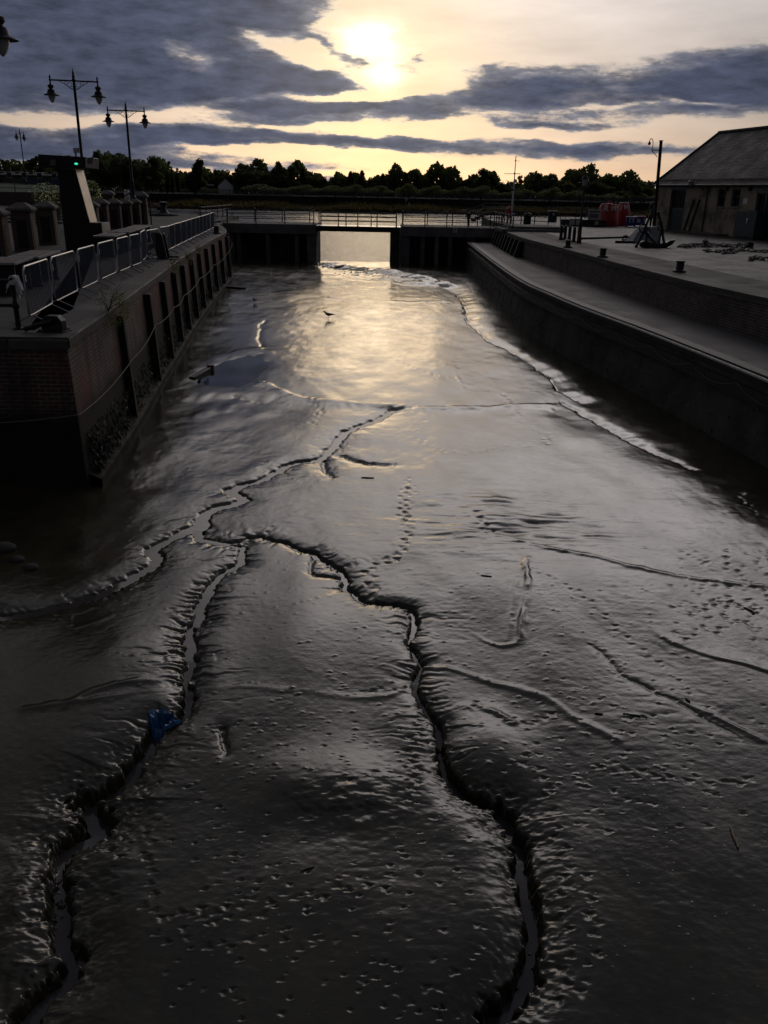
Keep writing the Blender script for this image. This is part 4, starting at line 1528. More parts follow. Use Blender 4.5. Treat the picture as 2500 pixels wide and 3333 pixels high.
# railing at the near left corner with the bag on its end post
rl = thing('railing', 'black pipe railing with ball joints at the left photo edge by the first barrier', 'railing', gz(62, 1072, 0))
m = MB()
m.lathe([(.10, 0), (.10, .03), (.05, .045), (.043, .36), (.068, .40), (.068, .46), (.043, .5), (.043, .80), (.066, .85), (.05, .91), (.0, .93)], 14)
m.build('post', M['iron'], rl)
for z in (.43, .86):
    m = MB()
    m.tube([(0, 0, z), (-4, -.35, z)], .032, 10)
    m.build('rail', M['iron'], rl)
m = MB()
m.lathe([(.10, 0), (.10, .03), (.05, .045), (.043, .8), (.066, .85), (.05, .91), (.0, .93)], 14, (-2.3, -.2, 0))
m.build('post', M['iron'], rl)
p0 = rl.location
bm_ = MB()
random.seed(5)
_g = 10
V, F = [], []
for i in range(_g + 1):
    for j in range(_g + 1):
        u, v = i / _g * 2 - 1, j / _g * 2 - 1
        x = u * .13 + .02
        z = .95 - .26 * max(0, abs(u) - .35) ** 1.1 - .15 * max(0, -v) + random.uniform(-.018, .018)
        if u > .5:
            z -= .10 * (u - .5) * 2
        V.append((x + random.uniform(-.01, .01), v * .11 + random.uniform(-.012, .012), z))
for i in range(_g):
    for j in range(_g):
        a = i * (_g + 1) + j
        F.append((a, a + _g + 1, a + _g + 2, a + 1))
bm_.add(V, F)
bm_.tube([(.10, -.06, .86), (.13, -.08, .74), (.12, -.08, .62)], [.03, .05, .02], 7)
bg_ = bm_.build('plastic_bag', M['offwhite'], None, loc=p0)
tag(bg_, 'torn white plastic bag draped over the end post of the black railing', 'bag')


# mooring fittings on the left quay
def hook_near():
    p = gz(178, 1079, 0.0)
    root = thing('mooring_hook', 'black iron mooring hook with octagonal plate and lever lying on the near left corner', 'mooring hook', p, R(-8))
    m = MB()
    m.box((0, 0, .015), (.50, .34, .03))
    m.build('base_plate', M['iron'], root, bevel=.006)
    m = MB()
    m.slab([(-.2, .03), (.2, .03), (.2, .2), (.12, .29), (-.10, .29), (-.2, .2)], -.09, .09)
    m.build('cheek', M['iron'], root, bevel=.012)
    m = MB()
    m.tube([(.05, -.13, .2), (-.18, -.16, .14), (-.46, -.2, .05)], [.04, .038, .045], 9)
    m.build('lever', M['iron'], root)
    m = MB()
    for x in (-.21, .21):
        m.lathe([(.022, .03), (.022, .055)], 6, (x, -.12, 0))
        m.lathe([(.022, .03), (.022, .055)], 6, (x, .12, 0))
    m.build('bolts', M['iron'], root)


hook_near()
p = gz(528, 842, 0.0)
root = thing('mooring_post', 'tall black iron mooring post with twin leaning cheeks and a drooping hook, mid quay', 'mooring post', p, R(-10))
m = MB()
m.box((.05, 0, .02), (1.15, .5, .04))
m.build('base_plate', M['iron'], root, bevel=.01)
for y in (-.12, .12):
    m = MB()
    m.slab([(-.12, .04), (.26, .04), (.12, .86), (.04, .92), (-.26, .92), (-.32, .84)], y - .045, y + .045)
    m.build('cheek', M['iron'], root, bevel=.02)
m = MB()
m.tube([(-.05, 0, .5), (-.3, 0, .46), (-.52, 0, .36), (-.62, 0, .24), (-.52, 0, .14), (-.4, 0, .18)], [.09, .09, .08, .07, .05, .03], 10)
m.build('hook', M['iron'], root)
m = MB()
m.bar((.2, .1, .06), (.55, .25, .06), .1, .08)
m.ball((.2, -.2, .08), .05, 8, 6)
m.build('pin', M['iron'], root)


def bollard(name, label, p, h, r, group=None):
    root = thing(name, label, 'bollard', p, 0, group)
    m = MB()
    m.lathe([(r * 1.75, 0), (r * 1.75, .05), (r * 1.55, .075), (r * 1.1, .09)], 20)
    m.build('base_plate', M['iron'], root)
    m = MB()
    m.lathe([(r * 1.1, .085), (r, .12), (r * .96, h - .07), (r * 1.02, h - .05)], 20)
    m.build('barrel', M['iron'], root)
    m = MB()
    m.lathe([(r * 1.02, h - .055), (r * 1.3, h - .04), (r * 1.33, h - .015), (r * 1.15, h), (0, h + .008)], 20)
    m.build('cap', M['iron'], root)
    return root


bollard('mooring_bollard', 'small black bollard at the far left tip of the quay beside the last barriers', gz(705, 760, 0), .42, .15)
p = gz(534, 702, 0)
cp = thing('capstan', 'dark iron capstan on a low plinth at the river edge left of the lock', 'capstan', p)
m = MB()
m.lathe([(1.3, 0), (1.3, .12), (1.1, .22)], 18)
m.build('plinth', M['concrete_d'], cp)
m = MB()
m.lathe([(.5, .2), (.36, .35), (.27, .6), (.25, .85), (.36, 1.0), (.36, 1.15), (.1, 1.2)], 18)
m.bar((-.55, 0, .62), (0, 0, .62), .3, .3)
m.build('drum', M['iron'], cp)


# brick pillars with pyramid caps
def make_pillar(w, h):
    root = thing('brick_pillar', 'x', 'pillar', group='brick pillars with stone caps on the left quay')
    m = MB()
    m.box((0, 0, (h - .28) / 2), (w, w, h - .28))
    m.build('shaft', M['brick_p'], root, bevel=.008)
    m = MB()
    for a in range(4):
        c, s_ = math.cos(a * PI / 2), math.sin(a * PI / 2)
        m.box((c * (w / 2 + .002), s_ * (w / 2 + .002), (h - .5) / 2), (.02 if a % 2 == 0 else w * .5, w * .5 if a % 2 == 0 else .02, h - .7))
    m.build('panel', M['iron'], root)
    q = w / 2 + .11
    m = MB()
    V, F = [], []
    prof = [(q * .93, h - .29), (q, h - .25), (q, h - .19), (q * .72, h - .11), (q * .36, h - .005), (q * .30, h)]
    for r_, z in prof:
        V += [(-r_, -r_, z), (r_, -r_, z), (r_, r_, z), (-r_, r_, z)]
    for i in range(len(prof) - 1):
        for j in range(4):
            F.append((i * 4 + j, i * 4 + (j + 1) % 4, i * 4 + 4 + (j + 1) % 4, i * 4 + 4 + j))
    F += [(3, 2, 1, 0), tuple(len(V) - 4 + j for j in range(4))]
    m.add(V, F)
    m.build('cap', M['stone'], root, smooth=False)
    return root


PIL = [
    # photo x, base y, cap top y, label
    (-3, 838, 672, 'brick pillar with stone cap at the left edge of the photo, cut by the frame'),
    (88, 815, 660, 'brick pillar with stone cap and a white sticker, left of the dark tower'),
    (162, 795, 655, 'brick pillar with stone cap, with the white flower tub rising behind it'),
    (303, 757, 655, 'brick pillar just right of the dark tower, half hidden by its sloping side'),
    (336, 750, 648, 'brick pillar, first clear one right of the dark tower, tallest-looking cap'),
    (378, 744, 648, 'brick pillar between the first clear pillar and the glittering panel'),
    (413, 740, 649, 'brick pillar directly below the glittering panel'),
    (442, 737, 646, 'brick pillar carrying the farther double lamp post'),
]
pilproto = make_pillar(.74, 1.66)
PILLARS = []
for i, (px, by, ty, lb) in enumerate(PIL):
    o = pilproto if i == 0 else copy_tree(pilproto)
    p = gz(px, by, 0)
    t = gd(px, ty, p)
    o.location = p
    o.scale = (1, 1, max(.8, min(1.35, t.z / 1.66)))
    o.rotation_euler = (0, 0, R(9))
    o['label'] = lb
    PILLARS.append(o)
for px, by, ty, w, lb in ((463, 733, 623, 1.12, 'taller brick pillar beside the dark gate leaf, last of the row'), (357, 712, 619, 1.15, 'taller brick pillar standing behind the row, left of the glittering panel'),
                          (93, 655, 607, 1.35, 'distant brick pillar in front of the grass slope carrying the single-looking lamp')):
    o = copy_tree(pilproto)
    p = gz(px, by, 0)
    t = gd(px, ty, p)
    o.location = p
    o.scale = (w, w, t.z / 1.66)
    o.rotation_euler = (0, 0, R(9))
    o['label'] = lb
    PILLARS.append(o)
gt = thing('metal_gate', 'dark metal gate leaf of upright bars beside the tall end pillar', 'gate', gz(482, 733, 0))
m = MB()
m.box((-.28, 0, .75), (.42, .06, 1.5))
m.build('panel', M['iron'], gt)
m = MB()
for x, h in ((-.02, 1.5), (.24, 1.42)):
    m.tube([(x, 0, 0), (x, 0, h)], .05, 8)
    m.ball((x, 0, h + .03), .07, 8, 6)
m.build('post', M['iron'], gt)


# lamp heads and posts
def lamp_head(root, x, z, s=1.0, y=0.0):
    m = MB()
    m.lathe([(.03, .30), (.035, .22), (.05, .12), (.03, .08), (.06, .0), (.075, -.04), (.165, -.07), (.175, -.16), (.14, -.2), (.11, -.24), (.12, -.28), (.2, -.33), (.235, -.45), (.25, -.5), (.44, -.585), (.46, -.61), (.27, -.60), (.0, -.60)][::-1], 20, (0, 0, 0))
    m.v = [(x + a * s, y + b * s, z + c * s) for a, b, c in m.v]
    hd = m.build('lantern', M['iron'], root)
    m = MB()
    m.lathe([(.0, -1.02), (.05, -.99), (.12, -.9), (.2, -.72), (.215, -.605)], 18)
    m.v = [(x + a * s, y + b * s, z + c * s) for a, b, c in m.v]
    m.build('globe', M['shade'], hd)


def double_lamp(label, p, top_z, arm, rz, s=1.0):
    root = thing('street_lamp', label, 'lamp post', p, rz, 'black double-armed lamp posts on the left quay')
    h = top_z - p[2]
    zc = h - .55
    m = MB()
    m.lathe([(.17, 0), (.17, .25), (.12, .3), (.11, 1.1), (.13, 1.15), (.085, 1.25), (.075, 2.2), (.065, zc - .05), (.09, zc), (.1, zc + .06), (.06, zc + .12), (.075, zc + .2), (.05, zc + .26), (.055, zc + .36), (.02, zc + .46), (.0, zc + .62)], 14)
    m.build('post', M['iron'], root)
    m = MB()
    m.tube([(-arm, 0, zc), (arm, 0, zc)], .035, 8)
    for sx in (-1, 1):
        m.lathe([(.035, zc - .06), (.06, zc + .02), (.03, zc + .08), (.05, zc + .14), (.0, zc + .26)], 10, (sx * arm, 0, 0))
        # wrought scrollwork under the arm
        m.tube([(sx * .07, 0, zc - .40), (sx * .22, 0, zc - .32), (sx * .42, 0, zc - .17), (sx * .66, 0, zc - .03)], .015, 6)
        for cx, cz, rr in ((.2, -.17, .10), (.37, -.1, .07), (.12, -.29, .06)):
            m.tube([(sx * (cx + rr * math.cos(a)), 0, zc + cz + rr * math.sin(a)) for a in np.linspace(0, 2 * PI, 12, endpoint=False)], .010, 5, closed=True)
    m.build('arm', M['iron'], root)
    for sx in (-1, 1):
        lamp_head(root, sx * arm, zc - .08 - .1 * s, s)
    return root


pB = PILLARS[7].location
pole2_base = Vector((pB.x, pB.y, gd(440, 648, pB).z - 0.1))
top2 = gd(415, 329, pB).z
double_lamp('black double lamp post standing on a brick pillar beyond the dark tower, before the trees', pole2_base, top2, 1.1, R(12), .82)
pA = gz(293, 768, 0)
top1 = gd(250, 223, pA).z
dl1 = double_lamp('tall black double lamp post rising behind the dark tower, with a small camera on it', Vector((pA.x, pA.y, 0)), top1, 1.1, R(14), .84)
m = MB()
zc_ = gd(262, 490, pA).z
m.box((-.2, -.1, zc_), (.3, .2, .22))
m.box((-.26, -.1, zc_ - .28), (.1, .1, .4))
m.build('camera', M['offwhite'], dl1)
pC = PILLARS[10].location
double_lamp('small distant double lamp post seen end-on over the grass slope, left of the dark tower', Vector((pC.x, pC.y, gd(92, 612, pC).z - .2)), gd(72, 418, pC).z, 1.2, R(88), .95)
h0 = gy(10, 80, 24.0)
double_lamp('nearest double lamp post, only its right lantern showing at the top left corner', Vector((h0.x - 1.35, h0.y, 0)), h0.z + .98, 1.2, R(6), .95)

# the dark control tower with its sloping lit side
pT = gz(200, 815, 0)
YT = pT.y


def at_t(px, py, dy=0.0):
    q = gy(px, py, YT + dy)
    return q.x - pT.x, q.z


tw = thing('control_tower', 'tall black steel control cabinet with overhanging head, sloping pale right side and a green light', 'cabinet', (pT.x, YT, 0))
bl, bt = at_t(186, 560), at_t(245, 552)
fl, fb_ = at_t(292, 725), at_t(200, 815)
bx = at_t(362, 790)
m = MB()
m.slab([(bl[0], 0.0), (bx[0] - .33, 0.0), (bx[0] - .33, fl[1]), (fl[0], fl[1]), (bt[0], bt[1]), (bl[0], bt[1])], 0, 1.0)
m.build('body', M['iron'], tw, bevel=.01)
m = MB()
m.slab([(fl[0], fl[1] + .012), (fl[0] + .02, fl[1] + .012), (bt[0] + .02, bt[1]), (bt[0], bt[1])], -.005, .85)
m.build('sloping_panel', M['beige'], tw, smooth=False)
m = MB()
m.box((bx[0] - .32, .5, fl[1] / 2), (.03, .98, fl[1] - .02))
m.build('end_panel', M['endp'], tw)
ct = [at_t(135, 503), at_t(288, 512), at_t(288, 548), at_t(135, 545)]
m = MB()
m.slab([ct[3], ct[2], ct[1], ct[0]], -.35, 1.25)
m.build('head', M['iron'], tw, bevel=.015)
q = at_t(248, 533, -.36)
m = MB()
m.ball((q[0], -.36, q[1]), (.07, .03, .04), 12, 8)
m.build('signal_light', glow_mat('green_signal', (0.05, 0.75, 0.42), 1.1), tw)
for px, py, rz in ((172, 530, .3), (294, 523, -.5)):
    q = at_t(px, py, -.4)
    m = MB()
    m.slab([(q[0] - .12, q[1] - .11), (q[0] + .09, q[1] - .11), (q[0] + .14, q[1] + .11), (q[0] - .07, q[1] + .11)], -.46, -.38)
    m.build('floodlight', M['greyp'], tw, bevel=.01)


# slatted tables
def make_table():
    root = thing('picnic_table', 'x', 'table', group='slatted tables along the left quay')
    m = MB()
    for k in range(7):
        m.box((0, -.30 + k * .10, .74), (1.8, .082, .035))
    m.build('tabletop', M['plank'], root, bevel=.004)
    m = MB()
    m.box((.9, 0, .735), (.03, .70, .05))
    m.box((-.9, 0, .735), (.03, .70, .05))
    m.box((0, -.365, .735), (1.83, .03, .05))
    m.box((0, .365, .735), (1.83, .03, .05))
    m.build('edge_strip', M['steel'], root)
    for x in (-.7, .7):
        m = MB()
        m.box((x, 0, .36), (.07, .6, .70))
        m.box((x, 0, .03), (.09, .66, .05))
        m.build('leg', M['iron'], root)
    return root


tp = make_table()
TB = [((108, 838), (48, 857), 'slatted table at the left edge, nearest the camera, by the first barriers'),
      ((197, 816), (124, 838), 'slatted table behind the nearest one, in front of the pillar with the sticker'),
      ((415, 757), (365, 771), 'slatted table just right of the dark tower base, nearest of the far group'),
      ((452, 746), (417, 757), 'slatted table second right of the dark tower base'),
      ((476, 740), (444, 749), 'slatted table third right of the dark tower base'),
      ((497, 732), (470, 741), 'slatted table at the far end of the group, near the gate leaf')]
for i, (a, b, lb) in enumerate(TB):
    o = tp if i == 0 else copy_tree(tp)
    A, B = gz(a[0], a[1], .75), gz(b[0], b[1], .75)
    d = (A - B)
    ang = math.atan2(d.y, d.x)
    mid = (A + B) / 2
    n = Vector((-math.sin(ang), math.cos(ang), 0))
    o.location = (mid.x + n.x * .37, mid.y + n.y * .37, 0)
    o.rotation_euler = (0, 0, ang)
    o.scale = (max(.6, min(1.3, d.length / 1.83)), 1, 1)
    o['label'] = lb

# flowers, plants, panel
random.seed(3)


def leaf_cloud(mb, n, c, r, size, flat=0.4, mi=0, shell=0.55):
    for _ in range(n):
        while True:
            p = Vector((random.uniform(-1, 1), random.uniform(-1, 1), random.uniform(-1, 1)))
            if shell < p.length < 1.0 or (p.length < shell and random.random() < .25):
                break
        q = Vector((c[0] + p.x * r[0], c[1] + p.y * r[1], c[2] + p.z * r[2]))
        nrm = (p + Vector((random.uniform(-1, 1), random.uniform(-1, 1), random.uniform(-.6, 1)))).normalized()
        u = nrm.cross(Vector((random.uniform(-1, 1), random.uniform(-1, 1), random.uniform(-1, 1)))).normalized()
        w = nrm.cross(u)
        s_ = size * random.uniform(.6, 1.3)
        mb.add([q - u * s_ * .5, q + w * s_ * flat, q + u * s_ * .5, q - w * s_ * flat], [(0, 1, 2, 3)], mi)


def flower_tub(label, p, w, h, nm='flower_tub'):
    root = thing(nm, label, 'flowers', p)
    m = MB()
    m.lathe([(w * .4, 0), (w * .5, h * .9), (w * .55, h), (.0, h)], 14)
    m.build('tub', M['concrete_d'], root)
    m = MB()
    leaf_cloud(m, 420, (0, 0, h + w * .3), (w * .62, w * .62, w * .42), .10)
    m.build('leaves', M['leafd'], root, smooth=False)
    m = MB()
    leaf_cloud(m, 330, (0, 0, h + w * .34), (w * .68, w * .68, w * .45), .075, .5, 0, .85)
    m.build('blossom', M['flower'], root, smooth=False)
    return root


pf = gz(164, 725, 0)
flower_tub('round tub of white flowers behind a brick pillar, left of the dark tower', pf, 1.7, 1.25)
pf = gz(306, 742, 0)
flower_tub('tub of pale flowers behind the sloping side of the dark tower', pf, 1.0, 1.5)
pf2 = gd(300, 600, pA)
hb = thing('hanging_basket', 'basket of pale flowers hung on the tall lamp post behind the dark tower', 'flowers', (pf2.x, pf2.y - .2, pf2.z - .3))
m = MB()
m.lathe([(.05, -.25), (.22, -.12), (.3, 0), (0, .02)], 12)
m.build('basket', M['iron'], hb)
m = MB()
leaf_cloud(m, 300, (0, 0, .1), (.42, .42, .4), .10)
m.build('leaves', M['leafm'], hb, smooth=False)
m = MB()
leaf_cloud(m, 130, (0, 0, .1), (.45, .45, .42), .07, .5, 0, .9)
m.build('blossom', M['flower'], hb, smooth=False)

pn = thing('glitter_board', 'small glittering silvery panel on a post above the brick pillars', 'board', gz(421, 722, 0))
hh = gd(421, 652, pn.location).z
ht = gd(421, 617, pn.location).z
m = MB()
V, F = [], []
for i in range(7):
    for j in range(9):
        V.append((-.2 + .4 * i / 6, random.uniform(-.05, .05), hh + (ht - hh) * j / 8))
for i in range(6):
    for j in range(8):
        a = i * 9 + j
        F.append((a, a + 9, a + 10, a + 1))
m.add(V, F)
foil, g_, b_ = new_mat('silver_foil')
b_.inputs['Base Color'].default_value = (.8, .8, .78, 1)
b_.inputs['Metallic'].default_value = 1.0
b_.inputs['Roughness'].default_value = 0.18
m.build('foil_sheet', foil, pn, smooth=False)
m = MB()
m.tube([(0, .06, 0), (0, .06, ht)], .04, 8)
m.build('post', M['iron'], pn)


# rope swags on the left wall
def swags(P, sag, r, n=9):
    out = []
    for i in range(len(P) - 1):
        a, b = Vector(P[i]), Vector(P[i + 1])
        for k in range(n):
            t = k / n
            q = a.lerp(b, t)
            q.z -= sag * 4 * t * (1 - t)
            out.append(q)
    out.append(Vector(P[-1]))
    return out


def on_lq(y, d, z):
    i = min(range(len(LQr)), key=lambda k: abs(LQr[k].y - y))
    a, b = LQr[max(i - 1, 0)], LQr[min(i + 1, len(LQr) - 1)]
    t = (b - a).normalized()
    p = LQr[i] + t * ((y - LQr[i].y) / max(.2, t.y)) + Vector((t.y, -t.x)) * d
    return (p.x, p.y, z)


rp = [(-9, 14.0, -1.45), (CORNER.x + .12, 14.42, -1.35), on_lq(18.9, .28, -1.2), on_lq(23.0, .27, -1.05), on_lq(26.2, .4, -1.0), on_lq(29.2, .4, -1.0), on_lq(35.0, .4, -1.0), on_lq(41.2, .4, -1.0), on_lq(48.2, .4, -1.0), on_lq(56, .4, -.9), on_lq(60, .4, -.45)]
m = MB()
m.tube(swags(rp, .10, .02), .012, 6)
tag(m.build('safety_rope', M['rope']), 'pale safety rope hanging in swags along the left quay wall between the timber piles', 'rope')

# weeds growing on the coping, seaweed fringe at the foot of the wall
WEEDS = [((352, 1010), .55, 'tall straggly weed rooted on the coping edge behind the near corner', .75), ((388, 998), .38, 'yellow-green grass tuft on the coping edge beside the tall weed', .3),
         ((560, 868), .42, 'bushy weed hanging from the coping below the tall mooring post', .35), ((608, 842), .3, 'smaller weed tuft on the coping beyond the bushy one', .3),
         ((640, 815), .25, 'thin weed tuft farthest along the left coping', .25)]
for (px, py), sz, lb, h in WEEDS:
    q = gz(px, py, 0)
    root = thing('weed', lb, 'plant', q, 0, 'weeds on the left coping')
    m = MB()
    random.seed(px)
    for k in range(9):
        a = random.uniform(0, 6.28)
        l = h * random.uniform(.6, 1.2)
        e = (math.cos(a) * l * .5 + .12, math.sin(a) * l * .4 - .05, l * random.uniform(.3, 1.0))
        m.tube([(0, 0, -.02), (e[0] * .4, e[1] * .4, e[2] * .6), e], [.007, .005, .003], 5)
    m.build('stem', M['bark'], root)
    m = MB()
    leaf_cloud(m, int(170 * sz / .4), (.08, -.05, h * .35), (sz * .6, sz * .6, sz * .5), .05, .22, 0, .2)
    leaf_cloud(m, int(130 * sz / .4), (.15, -.1, -sz * .3), (sz * .22, sz * .7, sz * .45), .05, .22, 0, .2)
    m.build('leaves', M['leafl'] if 'yellow' in lb else M['leafm'], root, smooth=False)
m = MB()
random.seed(21)
for k in range(5200):
    y = 14.8 + 46 * random.random() ** 1.8
    d = .14 + .14 * random.random()
    z = -2.62 + 0.85 * random.random() ** 1.8
    q = Vector(on_lq(y, d - .1 * (z + 2.6), z))
    u = Vector((random.uniform(-1, 1), random.uniform(-1, 1), random.uniform(-.3, .3))).normalized()
    w = Vector((.35, random.uniform(-.3, .3), -1)).normalized()
    s_ = random.uniform(.015, .045)
    m.add([q - u * s_ * .4, q + w * s_ * 1.6 - u * s_ * .2, q + w * s_ * 1.8 + u * s_ * .3, q + u * s_ * .5], [(0, 1, 2, 3)])
o = m.build('seaweed', M['slime'], smooth=False)
tag(o, 'dark wet seaweed clinging to the foot of the left quay wall', 'seaweed', kind='stuff')
m = MB()
for k in range(4200):
    i = random.randrange(0, len(RWr) - 2)
    a, b = RWr[i], RWr[i + 1]
    p = a.lerp(b, random.random())
    z = -2.7 + 1.05 * random.random() ** 1.5
    q = Vector((p.x + .12 - .2 * random.random() - (.1 if z < -2 else 0), p.y, z))
    u = Vector((random.uniform(-.3, .3), random.uniform(-1, 1), random.uniform(-.3, .3))).normalized()
    w = Vector((-.3, random.uniform(-.3, .3), -1)).normalized()
    s_ = random.uniform(.015, .045)
    m.add([q - u * s_ * .5, q + w * s_ * 1.5 - u * s_ * .3, q + w * s_ * 1.8 + u * s_ * .3, q + u * s_ * .5], [(0, 1, 2, 3)])
o = m.build('seaweed', M['slime'], smooth=False)
tag(o, 'dark wet seaweed clinging to the wall below the right walkway', 'seaweed', kind='stuff')

# ------------------------------------------------------------------ right quay
for (px, py), h, lb in (((1848, 806), .36, 'small black mooring bollard farthest along the right coping, by the five posts'), ((1961, 838), .38, 'black mooring bollard in the middle of the right coping'),
                        ((2211, 886), .38, 'black mooring bollard with pale worn top, nearest on the right coping')):
    o = bollard('mooring_bollard', lb, gz(px, py, ZR), h, .13, 'mooring bollards on the right coping')


def guard_post():
    root = thing('guard_post', 'x', 'post', group='row of five black guard posts on the right quay')
    m = MB()
    m.lathe([(.12, 0), (.12, .06), (.095, .09), (.085, .55), (.1, .58), (.1, .62), (.07, .66)], 12)
    m.build('shaft', M['iron'], root)
    m = MB()
    m.lathe([(.07, .65), (.095, .69), (.08, .76), (.0, .80)], 12)
    m.build('finial', M['iron'], root)
    return root


gp0 = guard_post()
for i, (px, py) in enumerate(((1825, 780), (1838, 780.5), (1852, 783), (1867, 788), (1882, 791))):
    o = gp0 if i == 0 else copy_tree(gp0)
    o.location = gz(px, py, ZR)
    o['label'] = 'black guard post, %s of the row of five from the left beside the lantern lamp' % ['first', 'second', 'third', 'fourth', 'fifth'][i]

pl = gz(1884, 792, ZR)
lt_top = gd(1899, 557, pl).z - ZR
lp = thing('lantern_lamp', 'slim black lamp post with glazed lantern beside the five guard posts on the right quay', 'lamp post', pl)
hh = lt_top
m = MB()
m.lathe([(.13, 0), (.13, .3), (.1, .36), (.085, 1.0), (.1, 1.04), (.06, 1.1), (.048, hh - .85), (.07, hh - .83), (.05, hh - .78), (.11, hh - .72)], 12)
m.tube([(-.25, 0, hh - 1.1), (.25, 0, hh - 1.1)], .018, 6)
m.build('post', M['iron'], lp)
m = MB()
m.lathe([(.11, hh - .72), (.17, hh - .40), (.175, hh - .38)], 6)
m.build('glazing', M['shade'], lp, smooth=False)
m = MB()
for k in range(6):
    a = k * PI / 3
    m.tube([(.112 * math.cos(a), .112 * math.sin(a), hh - .72), (.176 * math.cos(a), .176 * math.sin(a), hh - .38)], .012, 5)
m.lathe([(.2, hh - .39), (.19, hh - .36), (.1, hh - .24), (.05, hh - .2), (.06, hh - .15), (.02, hh - .1), (.0, hh)], 12)
m.build('canopy', M['iron'], lp)

# bins and cabinets
for px, by, ty, w, lb, mt, cat in ((1715, 735, 693, .62, 'dark litter bin at the end of the short railing near the lock corner', 'iron', 'bin'),):
    p = gz(px, by, ZR)
    h = gd(px, ty, p).z - ZR
    b = thing('litter_bin', lb, cat, p)
    m = MB()
    m.lathe([(w * .45, 0), (w * .48, .05), (w * .48, h * .78), (w * .5, h * .8)], 16)
    m.build('body', M[mt], b)
    m = MB()
    m.lathe([(w * .5, h * .86), (w * .52, h * .9), (w * .35, h), (.0, h)], 16)
    for k in range(4):
        a = k * PI / 2 + .4
        m.tube([(w * .44 * math.cos(a), w * .44 * math.sin(a), h * .78), (w * .44 * math.cos(a), w * .44 * math.sin(a), h * .88)], .03, 6)
    m.build('hood', M['iron'], b)
p = gz(1797, 722, ZR)
h = gd(1797, 688, p).z - ZR
b = thing('utility_cabinet', 'squat dark green cabinet with something pale lying on its top, beyond the steps', 'cabinet', p)
m = MB()
m.box((0, 0, h / 2), (.72, .6, h))
m.build('body', M['green'], b, bevel=.02)
m = MB()
m.box((0, 0, h + .03), (.8, .66, .06))
m.build('lid', M['offwhite'], b, bevel=.015)
m = MB()
m.box((.02, -.31, h * .75), (.14, .02, .22))
m.build('label_plate', M['white'], b)

# stepped platform
p0, p1 = gz(1690, 757, ZR), gz(1880, 757, ZR)
sp_ = thing('stone_steps', 'low broad stone steps on the right quay between the bin and the five guard posts', 'steps', (0, 0, 0))
x0, x1, y0 = p0.x - 1.0, p1.x - .9, p0.y + 1.0
for k in range(2):
    m = MB()
    m.box(((x0 + x1) / 2 + k * .25, y0 + 2.4 + k * .35, ZR + .08 + .16 * k), (x1 - x0 - k * .5, 4.6 - k * .3, .16))
    m.build('step', M['concrete'], sp_, bevel=.02)
# inclined stairs with double handrail behind the lock corner
sr = thing('stair_flight', 'short flight of steps with sloping double handrails behind the right lock abutment', 'stairs', (0, 0, 0))
a0, a1 = gy(1528, 716, 77), gy(1580, 684, 77)
m = MB()
for k in range(4):
    m.box((a0.x + .4 + k * .34, 77.5, .12 + k * .18 + ZR), (.36, 1.4, .24))
m.box((a1.x + 1.6, 77.6, .75), (2.4, 1.6, .12))
m.build('treads', M['concrete_d'], sr)
for yy in (76.8, 78.3):
    m = MB()
    m.tube([(a0.x - .2, yy, .25), (a0.x - .2, yy, .95), (a1.x, yy, a1.z + .55), (a1.x + 2.4, yy, a1.z + .55), (a1.x + 2.6, yy, a1.z + .3), (a1.x + 2.6, yy, .6)], .035, 7)
    m.tube([(a0.x - .1, yy, .6), (a1.x, yy, a1.z + .15), (a1.x + 2.5, yy, a1.z + .15)], .03, 7)
    m.build('handrail', M['iron'], sr)
    for xx in (a1.x, a1.x + 1.2):
        m = MB()
        m.tube([(xx, yy, .2), (xx, yy, a1.z + .55)], .035, 7)
        m.build('post', M['iron'], sr)

# white signal mast with yard and gaff, lifebuoy on the railing
pm = gz(1663, 728, ZR)
zt = gd(1672, 508, pm).z - ZR
ms = thing('signal_mast', 'white signal mast with cross yard and gaff standing by the lock corner', 'mast', pm)
m = MB()
m.tube([(0, 0, 0), (.02, 0, zt * .62), (.03, 0, zt * .64)], [.085, .065, .05], 10)
m.tube([(.03, 0, zt * .60), (.03, 0, zt)], [.045, .03], 8)
m.build('pole', M['white'], ms)
zz = gd(1669, 566, pm).z - ZR
m = MB()
m.tube([(-.85, 0, zz), (.5, 0, zz + .02)], [.02, .03], 7)
m.tube([(-.08, 0, zt * .93), (.4, 0, zt * .93)], .015, 6)
m.build('yard', M['offwhite'], ms)
m = MB()
m.tube([(0, 0, zz - 1.25), (-.62, 0, zz - .45)], [.03, .022], 7)
m.build('gaff', M['white'], ms)
m = MB()
m.lathe([(.07, zz - 1.3), (.08, zz - 1.2), (.07, zz - 1.15)], 10)
m.lathe([(.06, zz - .04), (.07, zz + .04), (.05, zz + .1)], 10, (.02, 0, 0))
m.lathe([(.04, zt * .925), (.06, zt * .935), (.03, zt * .95)], 10, (.03, 0, 0))
m.build('band', M['iron'], ms)

